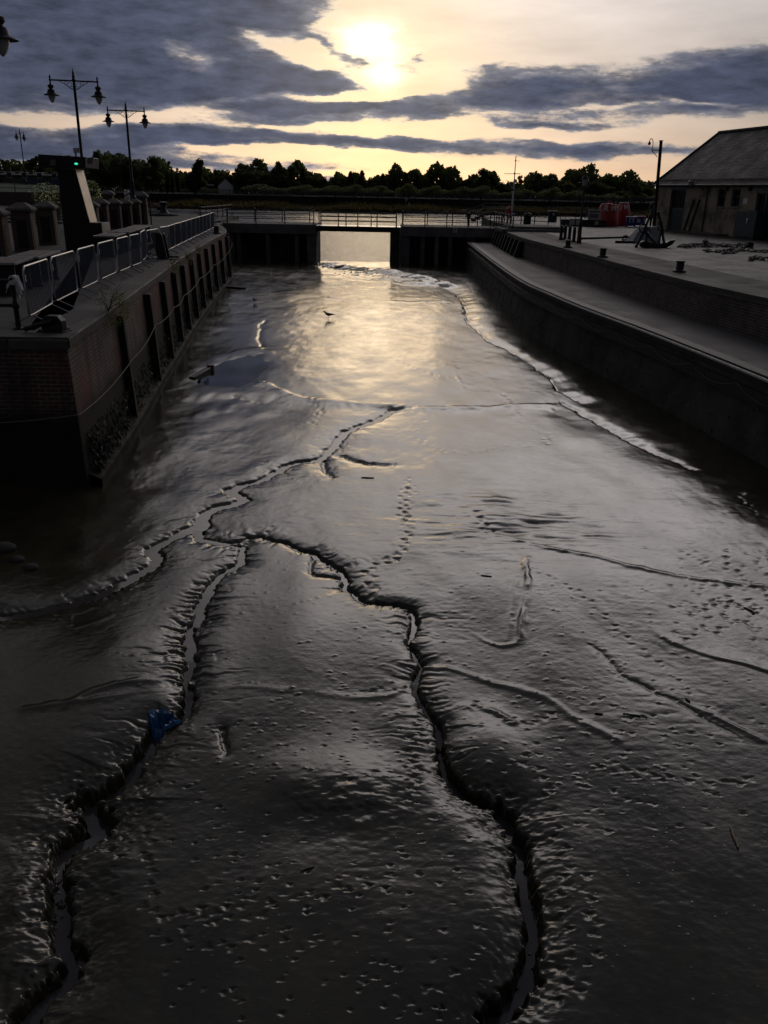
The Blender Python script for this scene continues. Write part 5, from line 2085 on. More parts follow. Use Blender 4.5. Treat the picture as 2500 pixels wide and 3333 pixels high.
pb = gy(1656, 692, 62.0)
lbuoy = thing('lifebuoy', 'red lifebuoy in its holder on the railing at the right lock corner', 'lifebuoy', (pb.x, pb.y, pb.z), R(62))
m = MB()
m.tube([(.34 * math.cos(a), 0, .34 * math.sin(a)) for a in np.linspace(0, 2 * PI, 28, endpoint=False)], .085, 10, closed=True)
m.v = [(x, y * .8, z * 1.02) for x, y, z in m.v]
m.build('ring', M['red'], lbuoy)
m = MB()
m.tube([(0, .09, -1.0), (0, .09, .3)], .03, 7)
m.box((0, .09, 0), (.5, .03, .5))
m.build('holder', M['red'], lbuoy)
m = MB()
for a in (.8, 2.4, 3.9, 5.5):
    m.tube([(.34 * math.cos(a) + .095 * math.cos(b) * math.cos(a), .075 * math.sin(b), .34 * math.sin(a) + .095 * math.cos(b) * math.sin(a)) for b in np.linspace(0, 2 * PI, 10, endpoint=False)], .014, 5, closed=True)
m.build('bands', M['white'], lbuoy)

# two great red navigation buoys
NB = [(1984, 737, 1946, 2012, 664, 'large red navigation buoy lettered R M on the right quay, left of the pair'),
      (2030, 735, 2005, 2049, 660, 'large red navigation buoy with flared sides and lettering, right of the pair')]
for i, (px, by, xl, xr, ty, lb) in enumerate(NB):
    p = gz(px, by, ZR)
    H = gd(px, ty, p).z - ZR
    r = (xr - xl) / 2 / F_PX * p.y * 1.02
    b = thing('navigation_buoy', lb, 'buoy', (p.x, p.y + r, ZR), 0, 'large red buoys on the right quay')
    m = MB()
    if i == 0:
        prof = [(r * .96, 0), (r * 1.0, H * .06), (r * .97, H * .35), (r * .84, H * .78), (r * .76, H * .95), (r * .70, H), (0, H * 1.01)]
    else:
        prof = [(r * .82, 0), (r * .86, H * .06), (r * 1.0, H * .42), (r * .92, H * .62), (r * .72, H * .90), (r * .62, H * .97), (r * .5, H), (0, H * 1.01)]
    m.lathe(prof, 28)
    m.build('hull', M['red'], b)
    m = MB()
    if i == 0:
        m.lathe([(r * .30, H), (r * .28, H + .05), (0, H + .06)], 14)
        m.tube([(-.2, 0, H), (-.2, 0, H + .22), (.2, 0, H + .22), (.2, 0, H)], .03, 7)
    else:
        m.lathe([(r * .62, H * .985), (r * .55, H + .03), (0, H + .04)], 20)
    m.build('top_plate', M['red'] if i == 0 else M['offwhite'], b)
    lets = ((-.50, 'R', .62), (.30, 'M', .60)) if i == 0 else ((-.62, 'J', .5), (.10, 'M', .55))
    for a, ch, s_ in lets:
        k = .80 if i == 0 else .80
        rr_ = (r * .82 if i == 0 else r * .80) + .045
        th = -PI / 2 + a
        text_mesh('letter', ch, s_, M['white'], b, (rr_ * math.cos(th), rr_ * math.sin(th), H * .80), (R(82) if i == 0 else R(74), 0, a), .02)

# little notice boards
for px, by, ty, w, lb in ((1931, 716, 681, .5, 'pale notice board on the railing in front of the red buoys'),):
    p = gz(px, 737, ZR)
    q0, q1 = gd(px, by, p), gd(px, ty, p)
    s = thing('notice_board', lb, 'sign', (p.x, p.y, ZR))
    m = MB()
    m.box((0, 0, (q0.z + q1.z) / 2 - ZR), (1.05, .04, q1.z - q0.z))
    m.build('board', M['offwhite'], s, bevel=.01)
    m = MB()
    m.box((0, -.024, q1.z - ZR - .18), (.8, .008, .12))
    m.box((-.05, -.024, (q0.z + q1.z) / 2 - ZR - .1), (.7, .008, .3))
    m.build('print', M['greyp'], s)
    m = MB()
    for x in (-.4, .4):
        m.tube([(x, .05, 0), (x, .05, q1.z - ZR)], .03, 7)
    m.build('post', M['iron'], s)
p = gz(1871, 752, ZR)
s = thing('notice_board', 'pair of white notices low down behind the lantern lamp and guard posts', 'sign', p)
for x in (-.24, .22):
    m = MB()
    m.box((x, 0, .62), (.36, .04, .42))
    m.build('board', M['offwhite'], s)
m = MB()
for x in (-.24, .22):
    m.tube([(x, .04, 0), (x, .04, .7)], .025, 6)
m.build('post', M['iron'], s)
p = gz(1939, 738, ZR)
s = thing('plinth', 'dark low plinth with a small white notice between the platform and the red buoys', 'plinth', p)
m = MB()
m.box((-1.0, .3, .26), (3.6, .5, .5))
m.build('block', M['concrete_d'], s, bevel=.02)
m = MB()
m.box((0.05, .035, .28), (.3, .02, .26))
m.build('notice', M['offwhite'], s)

# wheelie bins
for i, (px, by, ty, w, lb) in enumerate(((2053, 740, 705, .86, 'blue wheeled bin with white markings right of the red buoys'), (2082, 738, 703, .95, 'blue wheeled bin with dark red lid beside the statue'))):
    p = gz(px, by, ZR)
    H = gd(px, ty, p).z - ZR
    b = thing('wheeled_bin', lb, 'bin', p, R(-12 + 8 * i), 'wheeled bins by the red buoys')
    m = MB()
    m.box((0, .35, .1 + (H - .18) / 2), (w * .86, .66, H - .18), taper=1.1)
    m.build('body', M['blue'], b, bevel=.03)
    m = MB()
    m.box((0, .36, H - .05), (w, .78, .08))
    m.build('lid', M['blue'] if i == 0 else M['red'], b, bevel=.02)
    for x in (-w * .36, w * .36):
        m = MB()
        m.tube([(x - .03, .2, .09), (x + .03, .2, .09)], .09, 12)
        m.build('wheel', M['iron'], b)
    m = MB()
    for x, z, sx, sz in ((-.12, H * .62, .08, .28), (.14, H * .62, .08, .28), (0, H * .84, .4, .06)) if i == 0 else ((-.2, H * .55, .1, .34), (-.06, H * .55, .1, .24), (.3, H * .6, .05, .3)):
        m.box((x, -.015, z), (sx, .012, sz))
    m.build('marking', M['white'], b)

# flat iron bars and fittings lying on the cobbles, and the long bar by the fifth guard post
for a, b, r, lb in (((1884, 779), (2062, 774), .05, 'long dark iron bar lying on the cobbles, running from the guard posts'), ((2003, 791), (2062, 791.5), .06, 'short dark iron bar lying in front of the long one')):
    A, B = gz(*a, ZR), gz(*b, ZR)
    m = MB()
    m.bar((A.x, A.y, ZR + r), (B.x, B.y, ZR + r), r * 2, r * 2)
    m.tube([(B.x, B.y - .12, ZR + r), (B.x, B.y + .12, ZR + r)], r * 1.1, 8)
    tag(m.build('iron_bar', M['iron'], bevel=.012), lb, 'iron bar')
q = gz(2037, 785, ZR)
m = MB()
m.tube([(q.x + .22 * math.cos(a), q.y + .3 * math.sin(a), ZR + .06 + .05 * math.cos(a)) for a in np.linspace(0, 2 * PI, 18, endpoint=False)], .045, 8, closed=True)
m.tube([(q.x - .2, q.y, ZR + .05), (q.x - .15, q.y, ZR + .28), (q.x + .05, q.y, ZR + .3)], .04, 8)
tag(m.build('shackle', M['iron']), 'iron shackle ring lying between the two bars on the cobbles', 'shackle')

# anchor on display
AY = gz(2140, 806, ZR).y


def an(px, py, dy=0.0):
    v = gy(px, py, AY + dy)
    return Vector((v.x, v.y, max(v.z, ZR + .06)))


A0 = gz(2140, 806, ZR)
ac = thing('anchor', 'big iron anchor on display on the cobbles with grey shank legs and curved fluke arms', 'anchor', A0)


def la(v):
    return (v.x - A0.x, v.y - A0.y, v.z - A0.z)


m = MB()
m.tube([la(an(2118, 697, .3)), la(an(2096, 752)), la(an(2071, 805, -.25))], [.05, .075, .055], 9)
m.ball(la(an(2071, 803, -.25)), .085, 10, 8)
m.build('stock', M['iron'], ac)
m = MB()
m.tube([la(an(2143, 694, .3)), la(an(2152, 730, .2)), la(an(2162, 792))], [.075, .065, .06], 9)
m.ball(la(an(2142, 695, .3)), .1, 10, 8)
m.build('brace', M['iron'], ac)
for a, b in (((2098, 752), (2138, 796)), ((2150, 752), (2141, 796))):
    m = MB()
    m.tube([la(an(*a)), la(an(*b))], [.08, .10], 9)
    m.build('shank', M['steel_dark'], ac)
m = MB()
m.tube([la(an(2083, 793)), la(an(2100, 804)), la(an(2130, 806)), la(an(2160, 801)), la(an(2186, 789)), la(an(2196, 782))], [.1, .16, .17, .15, .11, .03], 10)
m.build('arms', M['iron'], ac)
for pts in ([(2083, 788), (2095, 783), (2116, 790), (2112, 806), (2090, 804)], [(2165, 790), (2178, 782), (2197, 780), (2186, 792), (2170, 803)]):
    m = MB()
    ps = [la(an(*p_)) for p_ in pts]
    m.slab([(p_[0], p_[2]) for p_ in ps], -.22, .12)
    m.build('fluke', M['iron'], ac, bevel=.02)
for cx_, cz_, rr_, ph in ((2094, 744, .2, 0), (2108, 752, .13, .5), (2148, 742, .12, 1.0), (2150, 726, .1, .2)):
    c_ = la(an(cx_, cz_, -.08))
    m = MB()
    m.tube([(c_[0] + rr_ * math.cos(a), c_[1] + .1 * math.sin(a + ph), c_[2] + rr_ * math.sin(a)) for a in np.linspace(0, 2 * PI, 18, endpoint=False)], .035, 7, closed=True)
    m.build('ring', M['iron'], ac)
m = MB()
for k in range(8):
    c_ = la(an(2106 - k * .3, 758 + k * 3.6, -.06))
    m.tube([(c_[0] + .04 * math.cos(a) * (1 if k % 2 else .3), c_[1] + .04 * math.cos(a) * (.3 if k % 2 else 1), c_[2] + .07 * math.sin(a)) for a in np.linspace(0, 2 * PI, 10, endpoint=False)], .016, 5, closed=True)
for k in range(13):
    c_ = la(an(2155 + k * .35, 738 + k * 3.8, -.06))
    m.tube([(c_[0] + .045 * math.cos(a) * (1 if k % 2 else .3), c_[1] + .045 * math.cos(a) * (.3 if k % 2 else 1), c_[2] + .075 * math.sin(a)) for a in np.linspace(0, 2 * PI, 10, endpoint=False)], .02, 5, closed=True)
m.build('hanging_chain', M['iron'], ac)

wq = gz(2108, 793, ZR)
H = gd(2110, 740, wq).z - ZR
wbk = thing('concrete_block', 'pale grey sloping concrete block standing right behind the anchor', 'block', (wq.x, wq.y + .4, ZR))
m = MB()
s_ = F_PX / wq.y
xl, xr = (2064 - 2108) / s_, (2152 - 2108) / s_
V = [(xl, 0, 0), (xr, 0, 0), (xr, 1.3, 0), (xl, 1.3, 0), (xl + .55, .35, H), (xr - .1, .35, H), (xr - .1, 1.0, H), (xl + .55, 1.0, H)]
m.add(V, [(3, 2, 1, 0), (4, 5, 6, 7), (0, 1, 5, 4), (1, 2, 6, 5), (2, 3, 7, 6), (3, 0, 4, 7)])
m.build('block', plain('pale_concrete', (.30, .31, .33), .8, 0, .2, 2, .004), wbk, bevel=.03)
m = MB()
m.box(((xl + xr) / 2 + .2, .67, H + .012), (xr - xl - .8, .5, .02))
m.build('top_slab', M['offwhite'], wbk)

# heaps of chain and iron cubes
random.seed(8)


def chain_heap(P, label, nm='anchor_chain', s=.15, jit=.10, group='lengths of old anchor chain on the cobbles'):
    m = MB()
    L = [0.0]
    for i in range(1, len(P)):
        L.append(L[-1] + (P[i] - P[i - 1]).length)
    n = int(L[-1] / (s * 1.15))
    for k in range(n):
        d = L[-1] * k / n
        i = min(max(j for j in range(len(L)) if L[j] <= d), len(P) - 2)
        t = (d - L[i]) / max(1e-6, L[i + 1] - L[i])
        c = P[i].lerp(P[i + 1], t)
        tv = (P[i + 1] - P[i]).normalized()
        tv = (tv + Vector((random.uniform(-.3, .3), random.uniform(-.5, .5), 0))).normalized()
        sd = Vector((-tv.y, tv.x, 0))
        upv = Vector((0, 0, 1))
        a_ = random.uniform(-.3, .3) + (PI / 2 - .5 if k % 2 else 0)
        wv = sd * math.cos(a_) + upv * math.sin(a_)
        c = c + Vector((0, random.uniform(-jit, jit), s * .28 + random.uniform(0, .06)))
        m.tube([c + tv * (s * .95 * math.cos(b)) + wv * (s * .45 * math.sin(b)) for b in np.linspace(0, 2 * PI, 12, endpoint=False)], s * .19, 6, closed=True)
    return tag(m.build(nm, M['iron']), label, 'chain', group)


chain_heap([gz(x, y, ZR) for x, y in ((2208, 806), (2240, 803), (2290, 799), (2310, 798), (2345, 803), (2380, 806), (2420, 800), (2440, 801))], 'length of heavy anchor chain beyond the others, running past the first iron cube')
chain_heap([gz(x, y, ZR) for x, y in ((2225, 809), (2300, 806), (2380, 806), (2400, 811))], 'shorter strand of anchor chain doubled beside the farthest one', s=.13)
chain_heap([gz(x, y, ZR) for x, y in ((2294, 821), (2330, 823), (2400, 818), (2470, 822), (2540, 826))], 'length of heavy anchor chain in the middle, starting right of the anchor fluke')
chain_heap([gz(x, y, ZR) for x, y in ((2352, 828), (2385, 826), (2410, 815), (2425, 806), (2436, 800))], 'strand of chain crossing up to the second iron cube', s=.13)
chain_heap([gz(x, y, ZR) for x, y in ((2442, 850), (2460, 842), (2480, 848), (2540, 849))], 'thick bunch of chain nearest the camera, cut by the right edge', s=.17)
for px, py, h, lb in ((2294, 797, .24, 'dark iron cube weight on the far length of chain'), (2440, 806, .28, 'dark iron cube weight where the second strand of chain ends')):
    p = gz(px, py, ZR)
    m = MB()
    m.box((0, 0, h / 2), (h * .95, h * .95, h))
    m.tube([(-.06, 0, h), (-.06, 0, h + .05), (.06, 0, h + .05), (.06, 0, h)], .015, 6)
    tag(m.build('iron_weight', M['iron'], loc=p, bevel=.015), lb, 'weight', 'iron weights among the chains')

# tall black post with a hooked lamp, behind the statue
pb_ = gz(2127, 750, ZR)
ht = gd(2151, 458, pb_).z - ZR
bp = thing('lamp_post', 'tall plain black post with a hooked swan-neck lamp, behind the statue by the brick building', 'lamp post', pb_)
tx = (gd(2151, 458, pb_).x - pb_.x)
m = MB()
m.tube([(0, 0, 0), (tx, 0, ht)], [.13, .115], 12)
m.lathe([(.16, ht - .03), (.16, ht + .02), (0, ht + .03)], 12, (tx, 0, 0))
m.build('post', M['iron'], bp)


def bpp(px, py):
    v = gd(px, py, pb_)
    return (v.x - pb_.x, v.y - pb_.y, v.z - ZR)


m = MB()
m.tube([bpp(2146, 489), bpp(2122, 489)], .03, 7)
m.tube([bpp(2140, 511), bpp(2122, 491)], .025, 7)
m.tube([bpp(2121, 491), bpp(2125, 475), bpp(2126, 462), bpp(2124, 453), bpp(2119, 451), bpp(2115, 456), bpp(2114, 462)], .028, 8)
m.build('bracket', M['iron'], bp)
m = MB()
c_ = bpp(2114, 467)
m.lathe([(.02, .16), (.06, .1), (.11, .0), (.1, -.08), (.0, -.12)][::-1], 12, c_)
m.build('lamp_head', M['iron'], bp)

# larger than life bronze statue of a man in a hat
p = gz(2124, 744, ZR)
Hs = gd(2126, 634, p).z - ZR
st_ = thing('statue', 'dark bronze statue of a hatted man with one arm held out, behind the anchor', 'statue', p, R(-20))
k = Hs / 1.86
J = [(0, 0, .98), (0, 0, 1.15), (0, 0, 1.36), (0, 0, 1.50), (0, -.02, 1.58), (0, -.03, 1.68), (0, -.01, 1.76),
     (.11, 0, .94), (.13, -.02, .52), (.13, .02, .09), (.14, -.14, .04),
     (-.11, 0, .94), (-.15, .05, .52), (-.16, .1, .09), (-.17, -.06, .04),
     (.20, 0, 1.42), (.34, -.12, 1.26), (.52, -.3, 1.34), (.60, -.36, 1.38),
     (-.20, 0, 1.42), (-.30, .04, 1.14), (-.24, -.14, .95), (-.2, -.2, .9)]
E_ = [(0, 1), (1, 2), (2, 3), (3, 4), (4, 5), (5, 6), (0, 7), (7, 8), (8, 9), (9, 10), (0, 11), (11, 12), (12, 13), (13, 14), (2, 15), (15, 16), (16, 17), (17, 18), (2, 19), (19, 20), (20, 21), (21, 22)]
Rr = [(.17, .12), (.16, .12), (.19, .12), (.07, .07), (.065, .07), (.085, .10), (.07, .08), (.09, .1), (.07, .075), (.05, .055), (.045, .035), (.09, .1), (.07, .075), (.05, .055), (.045, .035),
      (.075, .075), (.055, .055), (.042, .042), (.03, .045), (.075, .075), (.055, .055), (.042, .042), (.03, .045)]
skin_obj('body', [tuple(c * k for c in j) for j in J], E_, [tuple(c * k for c in r) for r in Rr], M['bronze'], st_, 1)
m = MB()
m.lathe([(.31, .62), (.27, .8), (.2, 1.0), (.19, 1.15), (.22, 1.32), (.2, 1.43), (.08, 1.5)], 18)
m.v = [(x * k, y * .72 * k, z * k) for x, y, z in m.v]
m.build('coat', M['bronze'], st_)
m = MB()
m.lathe([(.20, 1.735), (.215, 1.745), (.12, 1.76), (.115, 1.84), (.09, 1.87), (0, 1.875)], 18)
m.v = [(x * k, (y - .02) * k, z * k) for x, y, z in m.v]
m.build('hat', M['bronze'], st_)
m = MB()
m.box((0, 0, .03), (.9, .8, .06))
m.build('base', M['concrete_d'], st_)

# brick warehouse
BL = Vector((20.65, 68.74))
BN = Vector((23.44, 54.49))
bd = (BN - BL).normalized()
bn = Vector((-bd.y, bd.x))
BANG = math.atan2(bd.y, bd.x)
if bn.x < 0:
    bn = -bn


def wall_at(px, py, inset=0.0):
    r = ray(px, py)
    o = BL + bn * inset
    t = (bn.x * o.x + bn.y * o.y) / (bn.x * r.x + bn.y * r.y)
    q = r * t
    v = Vector((q.x, q.y)) - BL
    return v.dot(bd), q.z + CAMZ - ZR


r_ = ray(2340, 433)
t_ = (bd.x * BL.x + bd.y * BL.y - .3) / (bd.x * r_.x + bd.y * r_.y)
q_ = r_ * t_
BD = (Vector((q_.x, q_.y)) - BL).dot(bn)
BRZ = q_.z + CAMZ - ZR
BE = wall_at(2130, 592)[1] + .05
BLEN = 46.0
wh = thing('brick_warehouse', 'long yellow stock-brick warehouse with slate roof at the right edge of the quay', 'building', (BL.x, BL.y, ZR), BANG)
OPEN = []   # (name, s0, s1, z0, z1)
for nm, px0, px1, py0, py1 in (('door', 2178, 2226, 617, 747), ('window', 2336, 2361, 615, 673), ('window', 2382, 2408, 616, 673), ('door', 2453, 2530, 630, 775)):
    s0, s1 = wall_at(px0, (py0 + py1) / 2)[0], wall_at(px1, (py0 + py1) / 2)[0]
    pm_ = (px0 + px1) / 2
    z1, z0 = wall_at(pm_, py0)[1], wall_at(pm_, py1)[1]
    if nm == 'door':
        z0 = 0.02
    OPEN.append((nm, s0, s1, z0, z1))
OPEN.append(('window', OPEN[3][2] + 3.5, OPEN[3][2] + 4.6, 1.3, 2.9))
OPEN.append(('door', OPEN[3][2] + 8, OPEN[3][2] + 10.6, .02, 3.0))
m = MB()
xs = sorted({0.0, BLEN, *[o[1] for o in OPEN], *[o[2] for o in OPEN]})
for i in range(len(xs) - 1):
    a, b = xs[i], xs[i + 1]
    op = [o for o in OPEN if o[1] <= a + 1e-6 and o[2] >= b - 1e-6]
    zs = [(0, BE + .12)]
    if op:
        zs = [(0, op[0][3]), (op[0][4], BE + .12)]
        z0, z1 = op[0][3], op[0][4]
        m.add([(a, 0, z0), (a, .3, z0), (a, .3, z1), (a, 0, z1)], [(0, 1, 2, 3)])
        m.add([(b, 0, z0), (b, .3, z0), (b, .3, z1), (b, 0, z1)], [(3, 2, 1, 0)])
        m.add([(a, 0, z1), (b, 0, z1), (b, .3, z1), (a, .3, z1)], [(0, 1, 2, 3)])
        m.add([(a, 0, z0), (b, 0, z0), (b, .3, z0), (a, .3, z0)], [(3, 2, 1, 0)])
    for z0, z1 in zs:
        if z1 - z0 > .01:
            m.add([(a, 0, z0), (b, 0, z0), (b, 0, z1), (a, 0, z1)], [(0, 1, 2, 3)])
# gables and back
m.add([(0, 0, 0), (0, 2 * BD, 0), (0, 2 * BD, BE), (0, BD, BRZ - .1), (0, 0, BE)], [(0, 1, 2, 3, 4)])
m.add([(BLEN, 0, 0), (BLEN, 2 * BD, 0), (BLEN, 2 * BD, BE), (BLEN, BD, BRZ - .1), (BLEN, 0, BE)], [(4, 3, 2, 1, 0)])
m.add([(0, 2 * BD, 0), (BLEN, 2 * BD, 0), (BLEN, 2 * BD, BE), (0, 2 * BD, BE)], [(3, 2, 1, 0)])
m.build('wall', M['brick_y'], wh, smooth=False)
sl = (BRZ - BE) / BD
roofm = flag_mat('roof_slate', (.040, .039, .040), .42, .30, .75, .02, bd=.03, rowvar=.9)
m = MB()
ov = .35
for sgn in (0, 1):
    y0, y1 = (-ov, BD) if sgn == 0 else (2 * BD + ov, BD)
    z0 = BE - ov * sl
    V = [(-.3, y0, z0), (BLEN + .3, y0, z0), (BLEN + .3, y1, BRZ), (-.3, y1, BRZ)]
    V += [(a, b, c - .12) for a, b, c in V]
    m.add(V, [(0, 1, 2, 3), (7, 6, 5, 4), (0, 4, 5, 1), (1, 5, 6, 2), (3, 7, 4, 0)])
rf = m.build('roof', roofm, wh, smooth=False)
m = MB()
for k in range(int(BLEN / .45)):
    m.tube([(-.3 + k * .455, BD, BRZ + .02), (-.3 + k * .455 + .44, BD, BRZ + .02)], .13, 8)
m.build('ridge_tiles', M['tile'], rf)
m = MB()
m.bar((-.32, -ov, BE - ov * sl - .02), (-.32, BD, BRZ - .02), .05, .22)
m.build('bargeboard', M['timber'], rf)
m = MB()
m.tube([(-.2, -ov - .05, BE - ov * sl - .05), (BLEN, -ov - .05, BE - ov * sl - .05)], .07, 8)
m.build('gutter', M['iron'], rf)
for nm, s0, s1, z0, z1 in OPEN:
    w_, h_ = s1 - s0, z1 - z0
    if nm == 'window':
        f_ = MB()
        for x in (s0 + .035, s1 - .035):
            f_.box((x, .2, (z0 + z1) / 2), (.07, .07, h_))
        for z in (z0 + .035, (z0 + z1) / 2 + .1, z1 - .05):
            f_.box(((s0 + s1) / 2, .2, z), (w_, .07, .06))
        f_.box(((s0 + s1) / 2, .2, (z0 + z1) / 2), (.035, .05, h_))
        fo = f_.build('window', M['green'], wh)
        f_ = MB()
        f_.box(((s0 + s1) / 2, .235, (z0 + z1) / 2), (w_, .02, h_))
        f_.build('pane', M['glass'], fo)
        f_ = MB()
        f_.box(((s0 + s1) / 2, -.02, z0 - .06), (w_ + .2, .14, .1))
        f_.build('sill', M['stone'], fo, bevel=.01)
        # segmental arch of headers
        f_ = MB()
        n = 9
        for k in range(n):
            t = (k + .5) / n
            x = s0 - .05 + (w_ + .1) * t
            f_.box((x, -.012, z1 + .10 + .10 * math.sin(PI * t)), ((w_ + .1) / n * .9, .03, .24))
        f_.build('arch', M['brick_y'], fo)
    else:
        d_ = MB()
        d_.box(((s0 + s1) / 2, .2, z0 + h_ * .27), (w_, .08, h_ * .54))
        for k in range(int(w_ / .16)):
            d_.box((s0 + .08 + k * .16, .155, z0 + h_ * .27), (.012, .012, h_ * .5))
        do = d_.build('door', M['green'], wh)
        g2 = MB()
        g2.box(((s0 + s1) / 2, .24, z0 + h_ * .77), (w_, .03, h_ * .46))
        g2.build('pane', M['glass'], do)
        g3 = MB()
        nb = max(2, int(w_ / .35))
        for k in range(nb + 1):
            g3.box((s0 + .03 + (w_ - .06) * k / nb, .2, z0 + h_ * .77), (.055, .06, h_ * .46))
        for zf in (.55, .985):
            g3.box(((s0 + s1) / 2, .2, z0 + h_ * zf), (w_, .07, .07))
        g3.build('glazing_bar', M['green'], do)
        g4 = MB()
        g4.tube([(s1 - .15, .12, z0 + h_ * .4), (s1 - .15, .12, z0 + h_ * .48)], .02, 7)
        g4.build('handle', M['steel'], do)
        g5 = MB()
        g5.box(((s0 + s1) / 2, -.02, z1 + .17), (w_ + .25, .08, .30))
        g5.build('lintel', M['stone'] if s0 > 10 else plain('blue_grey_sign', (.12, .13, .17), .6), do, bevel=.01)


def wbox(px0, px1, py0, py1, d0, d1):
    s0, s1 = wall_at(px0, (py0 + py1) / 2)[0], wall_at(px1, (py0 + py1) / 2)[0]
    z0, z1 = wall_at((px0 + px1) / 2, py1)[1], wall_at((px0 + px1) / 2, py0)[1]
    return ((s0 + s1) / 2, -(d0 + d1) / 2, (z0 + z1) / 2), (s1 - s0, d1 - d0, z1 - z0)


def wpart(nm, mt, *a, bevel=0.0):
    m = MB()
    m.box(*wbox(*a))
    return m.build(nm, M[mt], wh, bevel=bevel)


wpart('name_board', 'greyp', 2241, 2259, 601, 614, .0, .05)
wpart('notice', 'white', 2420, 2434, 645, 664, .0, .03)
for px in (2371, 2448):
    s_, z_ = wall_at(px, 606)
    m = MB()
    m.slab([(s_ - .16, z_ + .2), (s_ + .16, z_ + .2), (s_ + .13, z_ - .1), (s_, z_ - .28), (s_ - .13, z_ - .1)], -.22, .0)
    m.build('corbel', M['iron'], wh)
s_, z_ = wall_at(2297, 700)
m = MB()
m.tube([(s_, -.12, .0), (s_, -.12, BE - .3)], .055, 8)
m.lathe([(.055, BE - .5), (.1, BE - .42), (.1, BE - .3)], 8, (s_, -.12, 0))
m.build('drainpipe', M['iron'], wh)
s_, z_ = wall_at(2270, 596)
m = MB()
s2, z2 = wall_at(2292, 606)
m.tube([(s2, 0, z2 - .25), (s2, -.25, z2 - .05), (s_ + .12, -.45, z_ - .12)], .03, 7)
m.build('lantern_bracket', M['iron'], wh)
m = MB()
m.ball((s_, -.5, z_), (.2, .2, .22), 14, 10)
m.build('wall_lantern', M['shade'], wh)
m = MB()
m.lathe([(.21, z_ - .02), (.22, z_ + .02), (.1, z_ + .22), (0, z_ + .26)], 12, (s_, -.5, 0))
m.build('lantern_cap', M['iron'], wh)
a0 = wall_at(2225, 752)[0]
a1 = wall_at(2370, 768)[0]
m = MB()
m.box(((a0 + a1) / 2, -.45, .05), (a1 - a0, .9, .10))
m.build('doorstep', M['coping'], wh, bevel=.02)

# two tall iron spars leaning on the wall, and the green locker by the right door
for i, (px, lb) in enumerate(((2256, 'tall dark iron spar leaning on the warehouse wall, the left one by the door'), (2274, 'tall dark iron spar leaning on the warehouse wall, next to the drainpipe'))):
    s0, _z = wall_at(px - 8, 752)
    s1, z1 = wall_at(px + 8, 648)
    A = BL + bd * s0 - bn * .55
    B = BL + bd * s1 - bn * .1
    m = MB()
    d = Vector((B.x - A.x, B.y - A.y, z1))
    m.tube([Vector((0, 0, .1)), d * .05 + Vector((0, 0, .1)), d * .93, d * .95, d], [.14, .1, .075, .1, .03], 9)
    tag(m.build('iron_spar', M['iron'], loc=(A.x, A.y, ZR)), lb, 'spar', 'iron spars against the warehouse')
s0, _z = wall_at(2432, 740)
A = BL + bd * s0 - bn * .5
lk = thing('storage_locker', 'dark green steel storage locker standing against the warehouse by the right-hand door', 'locker', (A.x, A.y, ZR), BANG)
hl = 1.55
m = MB()
m.box((1.1, 0, .1 + hl / 2), (2.2, .9, hl))
m.build('body', M['green'], lk, bevel=.015)
m = MB()
m.box((1.1, 0, .05), (2.0, .7, .1))
m.build('plinth', M['iron'], lk)
m = MB()
m.lathe([(.09, 0), (.09, .02)], 10)
m.v = [(1.35 + x, -.46 - z, 1.15 + y) for x, y, z in m.v]
m.box((1.35, -.465, .98), (.05, .02, .16))
m.build('emblem', M['steel'], lk)


# ------------------------------------------------------------------ chain on the right ledge wall
def on_rw(y, d, z):
    for i in range(len(RWr) - 1):
        a, b = RWr[i], RWr[i + 1]
        if (a.y - y) * (b.y - y) <= 0:
            t = (y - a.y) / (b.y - a.y)
            p = a.lerp(b, t)
            tt = (b - a).normalized()
            n = Vector((-tt.y, tt.x))
            n = n if n.x < 0 else -n
            return (p.x + n.x * d, p.y + n.y * d, z)
    return (RWr[-1].x, RWr[-1].y, z)


ch = [on_rw(y, .2, ZW - .28) for y in (62, 57, 52, 47.5, 43, 39, 35, 31.5, 28, 25.2, 22.6, 20.2, 18.0, 15.8, 13.5)]
m = MB()
m.tube(swags(ch, .20, .02), .008, 6)
tag(m.build('safety_chain', M['iron']), 'thin chain hanging in swags along the wall under the right walkway', 'chain')

